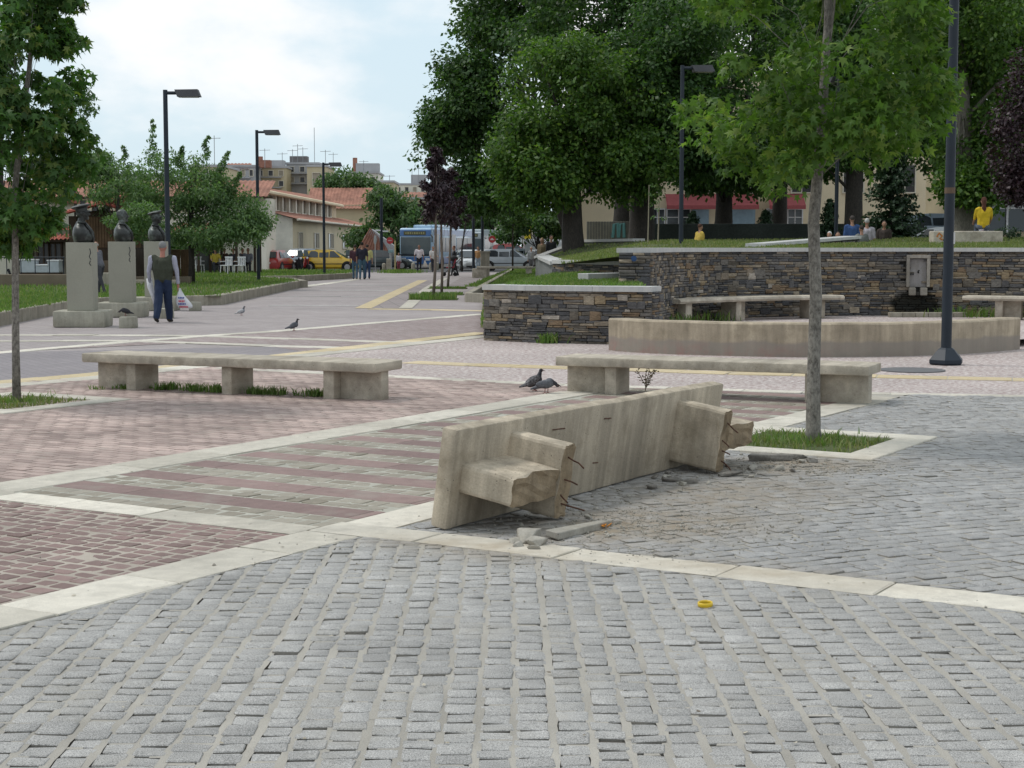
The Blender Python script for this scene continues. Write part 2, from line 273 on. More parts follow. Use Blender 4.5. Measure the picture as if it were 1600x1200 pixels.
# ------------------------------------------------------------------ mesh helpers
_cb = {}
def cbox(b, seg=2):
    k = (round(b[0], 4), round(b[1], 4), round(b[2], 4), round(b[3], 4), seg)
    if k not in _cb:
        bm = bmesh.new(); bmesh.ops.create_cube(bm, size=1)
        for v in bm.verts: v.co = Vector((v.co.x * b[0], v.co.y * b[1], v.co.z * b[2]))
        if b[3] > 0: bmesh.ops.bevel(bm, geom=list(bm.edges), offset=b[3], segments=seg, profile=.5, affect='EDGES')
        bm.verts.index_update(); _cb[k] = ([v.co.copy() for v in bm.verts], [[v.index for v in f.verts] for f in bm.faces]); bm.free()
    return _cb[k]
class MB:
    def __init__(s): s.v = []; s.f = []; s.m = []; s.M = Matrix()
    def add(s, vs, fs, mi=0):
        o = len(s.v); s.v += [tuple(s.M @ Vector(v)) for v in vs]; s.f += [[i + o for i in f] for f in fs]; s.m += [mi] * len(fs); return s
    def box(s, c, size, rot=0, bev=0.0, mi=0, seg=2, eul=None):
        vs, fs = cbox((*size, bev), seg)
        m = Matrix.Translation(c) @ (Euler(eul).to_matrix().to_4x4() if eul else Matrix.Rotation(rot, 4, 'Z'))
        return s.add([m @ v for v in vs], fs, mi)
    def tube(s, pts, rad, n=8, mi=0, cap=True, flat_=1.0):
        pts = [Vector(p) for p in pts]; rad = rad if isinstance(rad, (list, tuple)) else [rad] * len(pts)
        vs = []; fs = []; up = Vector((0.13, 0.97, .2)).normalized()
        for i, p in enumerate(pts):
            d = (pts[min(i + 1, len(pts) - 1)] - pts[max(i - 1, 0)]).normalized()
            a = d.cross(up)
            if a.length < .1: a = d.cross(Vector((1, 0, 0)))
            a.normalize(); b = a.cross(d).normalized()
            for k in range(n):
                t = 2 * math.pi * k / n; vs.append(p + (a * math.cos(t) + b * math.sin(t) * flat_) * rad[i])
        for i in range(len(pts) - 1):
            for k in range(n): fs.append([i * n + k, i * n + (k + 1) % n, (i + 1) * n + (k + 1) % n, (i + 1) * n + k])
        if cap: fs.append(list(range(n))[::-1]); fs.append([(len(pts) - 1) * n + k for k in range(n)])
        return s.add(vs, fs, mi)
    def lathe(s, prof, c=(0, 0, 0), n=16, mi=0, ang=0):
        vs = []; fs = []
        for r, z in prof:
            for k in range(n):
                t = ang + 2 * math.pi * k / n; vs.append((c[0] + r * math.cos(t), c[1] + r * math.sin(t), c[2] + z))
        for i in range(len(prof) - 1):
            for k in range(n): fs.append([i * n + k, i * n + (k + 1) % n, (i + 1) * n + (k + 1) % n, (i + 1) * n + k])
        fs.append(list(range(n))[::-1]); fs.append([(len(prof) - 1) * n + k for k in range(n)])
        return s.add(vs, fs, mi)
    def ell(s, c, r, eul=(0, 0, 0), n=12, m=8, mi=0):
        E_ = Euler(eul).to_matrix(); c = Vector(c); vs = [c + E_ @ Vector((0, 0, r[2]))]; fs = []
        for i in range(1, m):
            a = math.pi * i / m
            for k in range(n):
                t = 2 * math.pi * k / n; vs.append(c + E_ @ Vector((r[0] * math.sin(a) * math.cos(t), r[1] * math.sin(a) * math.sin(t), r[2] * math.cos(a))))
        vs.append(c + E_ @ Vector((0, 0, -r[2])))
        for k in range(n):
            fs.append([0, 1 + k, 1 + (k + 1) % n])
            for i in range(m - 2): fs.append([1 + i * n + k, 1 + (i + 1) * n + k, 1 + (i + 1) * n + (k + 1) % n, 1 + i * n + (k + 1) % n])
            fs.append([len(vs) - 1, 1 + (m - 2) * n + (k + 1) % n, 1 + (m - 2) * n + k])
        return s.add(vs, fs, mi)
    def prism(s, poly, z0, z1, mi=0):
        n = len(poly); area = sum(poly[i][0] * poly[(i + 1) % n][1] - poly[(i + 1) % n][0] * poly[i][1] for i in range(n))
        if area < 0: poly = poly[::-1]
        return s.add([(x, y, z0) for x, y in poly] + [(x, y, z1) for x, y in poly],
                     [list(range(n))[::-1], [n + i for i in range(n)]] + [[i, (i + 1) % n, n + (i + 1) % n, n + i] for i in range(n)], mi)
    def quad(s, *p, mi=0): return s.add(p, [list(range(len(p)))], mi)
    def build(s, name, mats, parent=None, smooth=False, kind=None, auto=None):
        me = bpy.data.meshes.new(name); me.from_pydata([tuple(v) for v in s.v], [], s.f)
        for m in (mats if isinstance(mats, (list, tuple)) else [mats]): me.materials.append(m)
        if len(me.materials) > 1: me.polygons.foreach_set('material_index', s.m)
        if smooth or auto: me.polygons.foreach_set('use_smooth', [True] * len(s.f))
        me.update()
        if auto:
            try: me.set_sharp_from_angle(angle=R(auto))
            except Exception: pass
        return link(name, me, parent, kind)
def link(name, me, parent=None, kind=None):
    o = bpy.data.objects.new(name, me); COL.objects.link(o)
    if parent: o.parent = parent
    if kind: o['kind'] = kind
    return o
def tag(o, label=None, cat=None, group=None, kind=None):
    if label: o['label'] = label
    if cat: o['category'] = cat
    if group: o['group'] = group
    if kind: o['kind'] = kind
    return o
def thing(name, label, cat, loc=(0, 0, 0), rotz=0, group=None):
    o = bpy.data.objects.new(name, None); COL.objects.link(o); o.empty_display_size = .2
    o.location = loc if len(loc) == 3 else (*loc, 0); o.rotation_euler = (0, 0, rotz)
    return tag(o, label, cat, group)
def copy_tree(o, parent=None):
    c = o.copy(); COL.objects.link(c); c.parent = parent
    for ch in list(o.children): copy_tree(ch, c)
    return c
def npmesh(name, V, F, mats, parent=None, kind=None, smooth=False, mi=None):
    me = bpy.data.meshes.new(name); nf, k = F.shape
    me.vertices.add(len(V)); me.vertices.foreach_set('co', np.ascontiguousarray(V, dtype=np.float32).ravel())
    me.loops.add(nf * k); me.loops.foreach_set('vertex_index', np.ascontiguousarray(F, dtype=np.int32).ravel())
    me.polygons.add(nf); me.polygons.foreach_set('loop_start', np.arange(nf, dtype=np.int32) * k)
    try: me.polygons.foreach_set('loop_total', np.full(nf, k, dtype=np.int32))
    except Exception: pass
    for m in (mats if isinstance(mats, (list, tuple)) else [mats]): me.materials.append(m)
    if mi is not None: me.polygons.foreach_set('material_index', mi.astype(np.int32))
    if smooth: me.polygons.foreach_set('use_smooth', np.ones(nf, dtype=bool))
    me.update(calc_edges=True); me.validate()
    return link(name, me, parent, kind)
def inside(poly, X, Y):
    r = np.zeros(X.shape, bool); n = len(poly)
    for i in range(n):
        x0, y0 = poly[i]; x1, y1 = poly[(i + 1) % n]
        if y0 == y1: continue
        r ^= ((Y < y0) != (Y < y1)) & (X < (x1 - x0) * (Y - y0) / (y1 - y0) + x0)
    return r
def text_mesh(name, body, size, parent, mat_, matrix, depth=.004):
    c = bpy.data.curves.new(name, 'FONT'); c.body = body; c.size = size; c.extrude = depth; c.align_x = 'CENTER'; c.align_y = 'CENTER'
    t = bpy.data.objects.new('t', c); COL.objects.link(t); bpy.context.view_layer.update()
    me = bpy.data.meshes.new_from_object(t.evaluated_get(bpy.context.evaluated_depsgraph_get())); bpy.data.objects.remove(t)
    me.name = name; me.materials.clear(); me.materials.append(mat_)
    o = link(name, me, parent); o.matrix_local = matrix; return o
# ------------------------------------------------------------------ ground sheets
def sheet(name, poly, z, m, parent=None, kind='structure'):
    me = bpy.data.meshes.new(name); b = MB()
    n = len(poly); area = sum(poly[i][0] * poly[(i + 1) % n][1] - poly[(i + 1) % n][0] * poly[i][1] for i in range(n))
    if area < 0: poly = poly[::-1]
    b.quad(*[(x, y, z) for x, y in poly]); return b.build(name, m, parent, kind=kind)
def mat_paving(name, c1, c2, joint, bw, bh, rot, wash=.15):
    m, nt, b, o = newmat(name); p = pos(nt, (1, 1, 1), 'W', rot)
    br = N(nt, 'ShaderNodeTexBrick', {'Vector': p, 'Color1': (*c1, 1), 'Color2': (*c2, 1), 'Mortar': (*joint, 1), 'Scale': 1.0, 'Mortar Size': .012, 'Brick Width': bw, 'Row Height': bh, 'Bias': 0.0})
    f = mr(nt, noise(nt, pos(nt), .35, 7, .6), .3, .7, 1 - wash, 1 + wash); g = mr(nt, noise(nt, pos(nt), 22, 4, .7), .3, .7, .86, 1.14)
    f = math_(nt, 'MULTIPLY', f, g); comb = N(nt, 'ShaderNodeCombineXYZ', {0: f, 1: f, 2: f}).outputs[0]
    nt.links.new(mixc(nt, 1.0, br.outputs[0], comb, 'MULTIPLY'), b.inputs['Base Color']); b.inputs['Roughness'].default_value = .85; b.inputs['Specular IOR Level'].default_value = .2
    bump(nt, b, br.outputs['Fac'], .006, -.5); MATS[name] = m; return m
def mat_aggregate():
    m, nt, b, o = newmat('pink_aggregate'); p = pos(nt)
    n = noise(nt, p, 16, 3, .75); n2 = noise(nt, p, .5, 6)
    c = ramp(nt, n, [(.30, (.20, .145, .135)), (.46, (.33, .265, .25)), (.56, (.44, .39, .37)), (.68, (.60, .57, .55))])
    f = mr(nt, n2, .3, .7, .86, 1.14); comb = N(nt, 'ShaderNodeCombineXYZ', {0: f, 1: f, 2: f}).outputs[0]
    nt.links.new(mixc(nt, 1.0, c, comb, 'MULTIPLY'), b.inputs['Base Color']); b.inputs['Roughness'].default_value = .9; bump(nt, b, n, .008, .6)
    MATS['pink_aggregate'] = m; return m
FARP = mat_paving('far_paving', (.285, .25, .248), (.32, .285, .28), (.25, .23, .22), .4, .2, AL, .12)
MAUVE = mat_paving('mauve_paving', (.225, .205, .215), (.25, .228, .235), (.20, .185, .19), .3, .15, AL, .1)
REDGR = mat_paving('red_grey_paving', (.26, .205, .195), (.34, .29, .28), (.19, .155, .15), .22, .11, AL, .12)
GRID = mat_paving('grid_paving', (.235, .205, .20), (.27, .235, .23), (.15, .135, .13), .5, .5, R(90 - 8), .1)
AGG = mat_aggregate()
ROAD = mat('road_asphalt', (.07, .07, .072), .9, .2, .6, .2, 50)
far = 3000
sheet('ground', [(-far, -50), (far, -50), (far, far), (-far, far)], 0, FARP)
sheet('road', [(-60, 102), (14, 102), (30, 112), (40, 150), (-60, 150)], .004, ROAD)
YELS = mat_granite('yellow_strip', (.46, .37, .22), (.52, .43, .28), False, speck=.2)
def strip(name, pts, width, m, lens=(.9, 1.3), z=.016, th=.03, gap=.010, jit=.003, cell_kind='slab', max_slabs=60):
    root = MB(); total = 0
    o = None; b0 = MB()
    for i in range(len(pts) - 1):   # bedding under the slabs
        a = Vector((*pts[i], 0)); c = Vector((*pts[i + 1], 0)); d = (c - a).normalized(); nrm = Vector((-d.y, d.x, 0)) * (width / 2 - .004)
        b0.add([a - nrm, a + nrm, c + nrm, c - nrm], [[0, 3, 2, 1]])
        for k in range(len(b0.v) - 4, len(b0.v)): b0.v[k] = (b0.v[k][0], b0.v[k][1], .0075 + .0004 * (i % 2))
    o = b0.build(name, SANDG, kind='structure'); n = 0
    for i in range(len(pts) - 1):
        a = Vector((*pts[i], 0)); c = Vector((*pts[i + 1], 0)); L = (c - a).length; d = (c - a) / L; x = 0.0; ang = math.atan2(d.y, d.x)
        while x < L - .02:
            l = min(random.uniform(*lens), L - x)
            if L - x - l < .25: l = L - x
            me = MB(); me.box((0, 0, 0), (l - gap, width + random.uniform(-.016, .014), th), bev=.005, seg=1); me.v = [(x_ + random.uniform(-.004, .004), y_ + random.uniform(-.005, .005), z_) for x_, y_, z_ in me.v]
            p = a + d * (x + l / 2); n += 1
            s = me.build(cell_kind, m, o); s.location = (p.x, p.y, z - th / 2 + random.uniform(-jit, jit)); s.rotation_euler = (random.uniform(-.003, .003), random.uniform(-.003, .003), ang + random.uniform(-.004, .004))
            x += l
    return o
# line pieces of the white slab grid (s across, t away)
strip('white_slab_strip', [ST(-5.38, 4.0), ST(-5.38, 7.02)], .37, WSLAB, (.7, 1.1), .016)
strip('white_slab_strip', [ST(-5.37, 7.35), ST(-5.37, 16.6)], .36, WSLAB, (.8, 1.2), .016)
strip('white_slab_strip', [ST(-8.9, 7.02), ST(-5.56, 7.02)], .28, WSLAB, (.6, 1.0), .016)
strip('white_slab_strip', [ST(-5.56, 7.185), ST(2.6, 7.2)], .31, WSLAB, (.7, 1.1), .017)
strip('white_slab_strip', [ST(-8.29, 7.17), ST(-8.32, 12.0), ST(-8.38, 16.1)], .41, WSLAB, (.8, 1.3), .017)
strip('white_slab_strip', [(-3.9, 21.1), (.59, 18.45), (3.2, 17.55), (6.2, 16.9)], .26, WSLAB, (.8, 1.3), .012)
WPIX = lambda pts: [W(*p) for p in pts]
strip('white_slab_strip', WPIX([(-60, 613.5), (0, 604), (163, 590), (317, 572), (440, 560), (757, 526)]), .42, WSLAB, (1, 1.5), .012)
strip('yellow_strip', WPIX([(-60, 604.5), (0, 599), (163, 584.5), (317, 568.5), (440, 556.5), (756, 520.5)]), .42, YELS, (.6, .9), .0125)
strip('yellow_strip', WPIX([(640, 566.5), (740, 571), (902, 576), (1140, 584), (1370, 589), (1640, 595)]), .45, YELS, (.6, .9), .0125)
strip('white_line', WPIX([(-40, 555), (210, 534), (350, 523.5), (420, 519), (600, 504), (757, 491)]), .34, WSLAB, (1, 1.6), .012)
strip('white_line', WPIX([(-30, 524), (150, 524.2), (310, 525.5), (460, 530), (640, 536.5)]), .36, WSLAB, (1, 1.6), .0125)
strip('white_line', WPIX([(-30, 533.5), (200, 533), (300, 536.5), (420, 541), (560, 545)]), .36, WSLAB, (1, 1.6), .013)
for y_, x0_, x1_ in ((478, 420, 560), (463.5, 420, 600), (454, 500, 615), (446, 540, 640)):
    strip('white_line', WPIX([(x0_, y_), (x1_, y_)]), .28, MATS.get('faint_white') or mat_granite('faint_white', (.36, .34, .33), (.42, .40, .39), False, speck=.1), (2, 3), .012)
strip('white_line', WPIX([(468, 449), (560, 436.5)]), .5, WSLAB, (2, 3), .012)
sheet('yellow_path_band', WPIX([(554, 482), (580, 482), (668, 438), (653, 438)]), .008, YELS)
sheet('grid_path', WPIX([(580.5, 482), (622.5, 482), (661, 451), (690, 436), (668.5, 438)]), .008, GRID)
sheet('pale_path_band', WPIX([(623, 482), (644, 482), (677, 451), (700, 435), (690, 435), (661, 451)]), .012, WSLAB)
sheet('grid_path', WPIX([(700, 446), (742, 446), (757, 433), (722, 433)]), .008, GRID)
strip('yellow_strip', WPIX([(580, 483), (680, 484.5), (760, 486)]), .5, YELS, (1, 1.5), .0125)
sheet('mauve_paving', WPIX([(-80, 559), (0, 551), (640, 537), (560, 545), (0, 598), (-80, 606)]), .004, MAUVE)
sheet('red_grey_paving', WPIX([(-60, 553), (350, 523), (757, 491), (757, 520), (640, 536), (480, 551), (420, 541), (300, 536)]), .006, REDGR)
sheet('pink_aggregate_paving', [(-3.95, 21.2), (.59, 18.5), (3.2, 17.6), (6.0, 17.0), (11, 16.4), (16, 17), (16, 38), (3, 38), (-.3, 29.2)], .004, AGG)

# ------------------------------------------------------------------ setts and pavers, every one its own stone
def sett_base():
    out = []
    for k in range(14):
        r = random.Random(k); vs = []
        def ring(sc_, z, jit):
            q = []
            c = .08
            for (x, y) in ((-.5 + c, -.5), (.5 - c, -.5), (.5, -.5 + c), (.5, .5 - c), (.5 - c, .5), (-.5 + c, .5), (-.5, .5 - c), (-.5, -.5 + c)): q.append((x * sc_, y * sc_, z))
            return q
        o = ring(1, 0, 0); jj = [(r.uniform(-.04, .04), r.uniform(-.05, .05)) for _ in o]
        o = [(x + j[0], y + j[1]) for (x, y, z), j in zip(o, jj)]
        vs += [(x, y, -.035) for x, y in o] + [(x, y, -.0035) for x, y in o] + [(x * .94, y * .92, r.uniform(-.0008, .0008)) for x, y in o] + [(0, 0, .0008)]
        fs = []
        for i in range(8):
            j = (i + 1) % 8
            fs += [(i, j, 8 + j), (i, 8 + j, 8 + i), (8 + i, 8 + j, 16 + j), (8 + i, 16 + j, 16 + i), (16 + i, 16 + j, 24)]
        out.append((np.array(vs), np.array(fs)))
    return out
SB = sett_base()
SBM = {}
SIDEF = np.tile(np.array([1, 1, 0, 0, 0]), 8)  # side faces take the darker colour that paints in gap shade
def sett_mesh(k, m):
    if (k, m.name) not in SBM:
        me = bpy.data.meshes.new('sett'); me.from_pydata([tuple(v) for v in SB[k][0]], [], [list(map(int, f)) for f in SB[k][1]]); me.materials.append(m); SBM[(k, m.name)] = me
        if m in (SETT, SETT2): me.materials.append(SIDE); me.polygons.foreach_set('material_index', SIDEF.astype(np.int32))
    return SBM[(k, m.name)]
def clampst(V, lim):
    s = V[..., 0] * SA - V[..., 1] * CA; t = V[..., 0] * CA + V[..., 1] * SA; s2 = np.clip(s, lim[0], lim[1]); t2 = np.clip(t, lim[2], lim[3])
    return np.stack([s2 * SA + t2 * CA, -s2 * CA + t2 * SA, V[..., 2]], -1)
def lay(name, cells, m, parent, piece='sett', field='sett_field', nind=300, tilt=.02, zj=.003, z=.015, lim=None):
    """cells: rows of cx, cy, length, width, angle"""
    if not len(cells): return
    cells = np.array(cells); cells = cells[np.argsort(cells[:, 1] + .2 * abs(cells[:, 0]))]
    n = len(cells); Z = z + RNG.uniform(-zj, zj, n) + (RNG.uniform(0, 1, n) < .22) * RNG.uniform(-.0015, .0055, n); T = RNG.normal(0, tilt, (n, 2)) * np.where(RNG.uniform(0, 1, (n, 1)) < .12, 2.0, 1); K = RNG.integers(0, 14, n)
    for i in range(min(nind, n)):
        x, y, l, w, a = cells[i]
        if lim:
            s = x * SA - y * CA; t = x * CA + y * SA; d = .75 * max(l, w)
            if s - d < lim[0] or s + d > lim[1] or t - d < lim[2] or t + d > lim[3]:     # stones cut to the edge of the strip
                v = SB[int(K[i])][0]; lx, ly = v[:, 0] * l, v[:, 1] * w; c_, s_ = math.cos(a), math.sin(a)
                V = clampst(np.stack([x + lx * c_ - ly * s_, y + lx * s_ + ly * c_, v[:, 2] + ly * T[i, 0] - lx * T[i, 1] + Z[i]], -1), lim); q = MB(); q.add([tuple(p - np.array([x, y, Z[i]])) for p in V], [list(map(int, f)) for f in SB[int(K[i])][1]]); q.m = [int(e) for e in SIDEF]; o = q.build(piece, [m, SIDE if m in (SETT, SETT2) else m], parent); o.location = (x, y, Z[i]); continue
        o = bpy.data.objects.new(piece, sett_mesh(int(K[i]), m)); COL.objects.link(o); o.parent = parent
        o.location = (x, y, Z[i]); o.scale = (l, w, 1); o.rotation_euler = (T[i, 0], T[i, 1], a)
    if n > nind:
        Vs = []; Fs = []; off = 0
        for k in range(14):
            idx = np.where(K[nind:] == k)[0] + nind
            if not len(idx): continue
            b, f = SB[k]; c = cells[idx]
            lx = b[None, :, 0] * c[:, 2:3]; ly = b[None, :, 1] * c[:, 3:4]; lz = b[None, :, 2] + ly * T[idx, 0:1] - lx * T[idx, 1:2]
            ca, sa = np.cos(c[:, 4:5]), np.sin(c[:, 4:5])
            V = np.stack([c[:, 0:1] + lx * ca - ly * sa, c[:, 1:2] + lx * sa + ly * ca, Z[idx][:, None] + lz], -1)
            V = clampst(V, lim) if lim else V; Vs.append(V.reshape(-1, 3)); Fs.append((f[None] + (np.arange(len(idx)) * 25)[:, None, None] + off).reshape(-1, 3)); off += len(idx) * 25
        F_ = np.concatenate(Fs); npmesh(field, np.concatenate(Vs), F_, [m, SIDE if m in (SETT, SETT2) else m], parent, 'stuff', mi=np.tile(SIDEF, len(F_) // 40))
def view(x, y, m=.35): return abs(x) < .335 * y + m + .9
# foreground: columns of granite setts running away from the camera
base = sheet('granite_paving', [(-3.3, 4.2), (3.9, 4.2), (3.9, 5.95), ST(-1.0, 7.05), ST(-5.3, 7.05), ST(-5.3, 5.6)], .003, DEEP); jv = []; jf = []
def sandquad(a, b, c, d):
    jv.extend([a, b, c, d]); k = len(jv); jf.append((k - 4, k - 3, k - 2, k - 1))
cells = []; u = -3.2
while u < 3.8:
    w = random.uniform(.100, .116); gp_w = random.uniform(.010, .018); v = 4.3 + random.uniform(0, .1); drift = random.uniform(-.01, .01)
    while v < 9.4:
        l = random.uniform(.078, .118) if random.random() < .92 else random.uniform(.118, .15)
        x = u + random.uniform(-.005, .005) + .006 * math.sin(v * 1.3 + u); y = v + l / 2
        s = x * SA - y * CA; t = x * CA + y * SA
        if t < 7.08 and s > -5.24 and view(x, y): cells.append((x, y, w + random.uniform(-.012, .010), l - random.choice((.006, .008, .010, .012)), random.uniform(-.04, .04)))
        if random.random() < .30 and t < 7.0 and s > -5.12: zq = .0105 + random.uniform(-.001, .001); x2 = x + random.uniform(-.03, .03); k2 = random.uniform(.02, .06); sandquad((x2 - k2, v + l - .012, zq), (x2 + k2, v + l - .012, zq), (x2 + k2 * .8, v + l + .012, zq), (x2 - k2 * .9, v + l + .012, zq))
        v += l + random.uniform(.0, .008)
    uc = u + w / 2 + gp_w / 2; vv = 4.25
    while vv < 9.4:
        def sx(q): return uc + .006 * math.sin(q * 1.3 + u) + .003 * math.sin(q * 31 + u * 9)
        ok = [((sx(q) * SA - q * CA) > -5.2 and (sx(q) * CA + q * SA) < 7.05) for q in (vv, vv + .06)]
        if all(ok): z0_ = .0112 + .0012 * math.sin(vv * 17 + u * 5); z1_ = .0112 + .0012 * math.sin((vv + .06) * 17 + u * 5); sandquad((sx(vv) - .017, vv, z0_), (sx(vv) + .017, vv, z0_), (sx(vv + .06) + .017, vv + .06, z1_), (sx(vv + .06) - .017, vv + .06, z1_))
        vv += .06
    u += w + gp_w
npmesh('joint_sand', np.array(jv), np.array(jf), SAND, base, 'stuff')
lay('granite_paving', cells, SETT, base, nind=300, tilt=.019, zj=.0022, z=.0127, lim=(-5.19, 99, -99, 7.045))
# right-hand field: rows laid across in shallow arcs
poly = [ST(-5.2, 7.34), ST(2.6, 7.36), (9, 16.2), (5.6, 16.95), (3.5, 17.5), ST(-5.18, 16.2)]
base = sheet('granite_paving', poly, .0065, SAND)
cells = []; cx0, cy0 = 9.5, -8.0; r = 13.0
PITC = Vector((2.40, 13.02)); 
while r < 28:
    h = random.uniform(.095, .115); a = R(60)
    while a < R(150):
        l = random.uniform(.10, .15); x = cx0 + r * math.cos(a); y = cy0 + r * math.sin(a)
        if abs(x) < .335 * y + 1.6:
            ds = (x - PITC.x) * SA - (y - PITC.y) * CA; dt = (x - PITC.x) * CA + (y - PITC.y) * SA
            if not (abs(ds) < .86 and abs(dt) < .86): cells.append((x, y, l - .008, h - .012, a - math.pi / 2 + random.uniform(-.03, .03)))
        a += l / r
    r += h
ca = np.array(cells); cells = ca[inside(poly, ca[:, 0], ca[:, 1])]
lay('granite_paving', cells, SETT2, base, nind=0, tilt=.02, zj=.0018, z=.0112, lim=(-5.185, 99, 7.355, 99))
# red setts in the left wedge
base = sheet('red_sett_paving', [ST(-9.2, 6.9), ST(-5.55, 6.9), ST(-5.55, 4.6), ST(-7.5, 4.2)], .0085, SANDR)
cells = []; t = 4.6
while t < 6.86:
    h = random.uniform(.105, .135); s = -9.0 + random.uniform(0, .1)
    while s < -5.56:
        l = random.uniform(.10, .165); x, y = ST(s + l / 2, t + h / 2)
        if view(x, y): cells.append((x, y, l - .024, h - .027, AL - math.pi / 2 + random.uniform(-.07, .07)))
        s += l
    t += h
lay('red', cells, REDS, base, nind=300, tilt=.016, zj=.0018, z=.0108, lim=(-99, -5.57, -99, 6.875))
# banded field: slabs of maroon stone between double rows of greenish setts
base = sheet('banded_paving', [ST(-8.1, 7.15), ST(-5.54, 7.15), ST(-5.54, 16.3), ST(-8.2, 16.1)], .0085, SANDG)
t = 7.17; cells = []; k = 0
while t < 16.2:
    if k % 2 == 0:
        for q in range(2):
            h = .155; s = -8.15 + random.uniform(0, .1)
            while s < -5.5:
                l = random.uniform(.11, .19); x, y = ST(s + l / 2, t + .005 + q * h + h / 2)
                if s + l / 2 < -5.6 and s + l / 2 > -8.06 and view(x, y): cells.append((x, y, l - .018, h - .02, AL - math.pi / 2 + random.uniform(-.04, .04)))
                s += l
        t += .32
    else:
        s = -8.14 + random.uniform(-.4, 0)
        while s < -5.56:
            l = random.uniform(.75, 1.05); a, b = max(s, -8.085), min(s + l, -5.555)
            if b - a > .05:
                x, y = ST((a + b) / 2, t + .145)
                if view(x, y, .8):
                    mm = MB().box((0, 0, 0), (b - a - .006, .287, .03), bev=.004, seg=1).build('slab', MARO, base)
                    mm.location = (x, y, -.0035 + random.uniform(-.001, .001)); mm.rotation_euler = (0, 0, AL - math.pi / 2)
            s += l
        t += .295
    k += 1
lay('green', cells, GRNS, base, nind=300, tilt=.012, zj=.0015, z=.0105, lim=(-8.08, -5.56, 7.165, 99))
# pink pavers behind
base = sheet('pink_paver_paving', [ST(-14.75, 7.5), ST(-8.45, 7.0), ST(-8.5, 16.2), ST(-14.75, 16.2)], .0065, SANDP)
cells = []; t = 7.6; k = 0
while t < 16.15:
    h = .105; s = -14.72 + (.1 if k % 2 else 0)
    while s < -8.45:
        x, y = ST(s + .1, t + h / 2)
        if view(x, y, .5): cells.append((x, y, .186, h - .016, AL - math.pi / 2 + random.uniform(-.012, .012)))
        s += .2
    t += h; k += 1
lay('pink', cells, PINK, base, piece='paver', field='paver_field', nind=300, tilt=.006, zj=.0008, z=.0086)

# ------------------------------------------------------------------ grass helper
def blades(name, pts, h, m, parent=None, kind='stuff', w=.006, lean=.5, nrm_z=None):
    n = len(pts); pts = np.asarray(pts); H = h * RNG.uniform(.45, 1.25, n); A = RNG.uniform(0, 2 * np.pi, n); LN = RNG.uniform(0, lean, n) * H; D = RNG.uniform(0, 2 * np.pi, n)
    wx = np.cos(A) * w; wy = np.sin(A) * w; dx = np.cos(D) * LN; dy = np.sin(D) * LN
    V = np.zeros((n, 5, 3)); V[:, 0] = pts + np.stack([-wx, -wy, 0 * wx], -1); V[:, 1] = pts + np.stack([wx, wy, 0 * wx], -1)
    V[:, 2] = pts + np.stack([wx * .8 + dx * .35, wy * .8 + dy * .35, H * .6], -1); V[:, 3] = pts + np.stack([-wx * .8 + dx * .35, -wy * .8 + dy * .35, H * .6], -1)
    V[:, 4] = pts + np.stack([dx, dy, H], -1)
    F = np.array([(0, 1, 2), (0, 2, 3), (3, 2, 4)])[None] + (np.arange(n) * 5)[:, None, None]
    return npmesh(name, V.reshape(-1, 3), F.reshape(-1, 3), m, parent, kind)
def scatter(poly, n, zf):
    xs = [p[0] for p in poly]; ys = [p[1] for p in poly]; X = RNG.uniform(min(xs), max(xs), n * 3); Y = RNG.uniform(min(ys), max(ys), n * 3)
    k = inside(poly, X, Y); X, Y = X[k][:n], Y[k][:n]; Z = np.array([zf(a, b) for a, b in zip(X, Y)]) if callable(zf) else np.full(len(X), zf)
    return np.stack([X, Y, Z], -1)
# ------------------------------------------------------------------ tree pits in the paving
def pit(center, half, label, seed):
    cx, cy = center
    g = thing('tree_pit', label, 'tree pit', (cx, cy, 0), AL, 'stone edged tree pits')
    b = .27
    for i, (x, y, sx, sy) in enumerate(((half - b / 2, 0, b, 2 * half), (-half + b / 2, 0, b, 2 * half), (0, half - b / 2, 2 * half - 2 * b, b), (0, -half + b / 2, 2 * half - 2 * b, b))):
        MB().box((x, y, .004), (sx - .004, sy - .004, .036), bev=.006, seg=1).build('border_slab', WSLAB, g)
    h = half - b
    MB().box((0, 0, -.012), (2 * h, 2 * h, .04), bev=.0).build('soil', GRASSB, g)
    p = RNG.uniform(-h, h, (1900, 2)); pts = np.concatenate([p, np.full((len(p), 1), .004)], 1)
    d = np.abs(p).max(1) / h; pts = pts[(RNG.uniform(0, 1, len(p)) > d ** 4 * .8) & (np.sin(p[:, 0] * 7 + seed) * np.cos(p[:, 1] * 6 + 2 * seed) > -.55)]
    blades('grass', pts, .05, GRASSD, g, w=.005, lean=1.1)
    pts2 = np.concatenate([RNG.normal(0, h * .4, (260, 2)), np.full((260, 1), .0)], 1); blades('tall_grass', pts2, .085, GRASS, g, w=.006, lean=1.0)
    return g
pit((PITC.x, PITC.y), .85, 'square stone edged grass pit round the thin trunk beside the toppled bench', 1)
pit((-5.14, 16.35), .85, 'square stone edged grass pit round the trunk near the long three legged bench', 2)
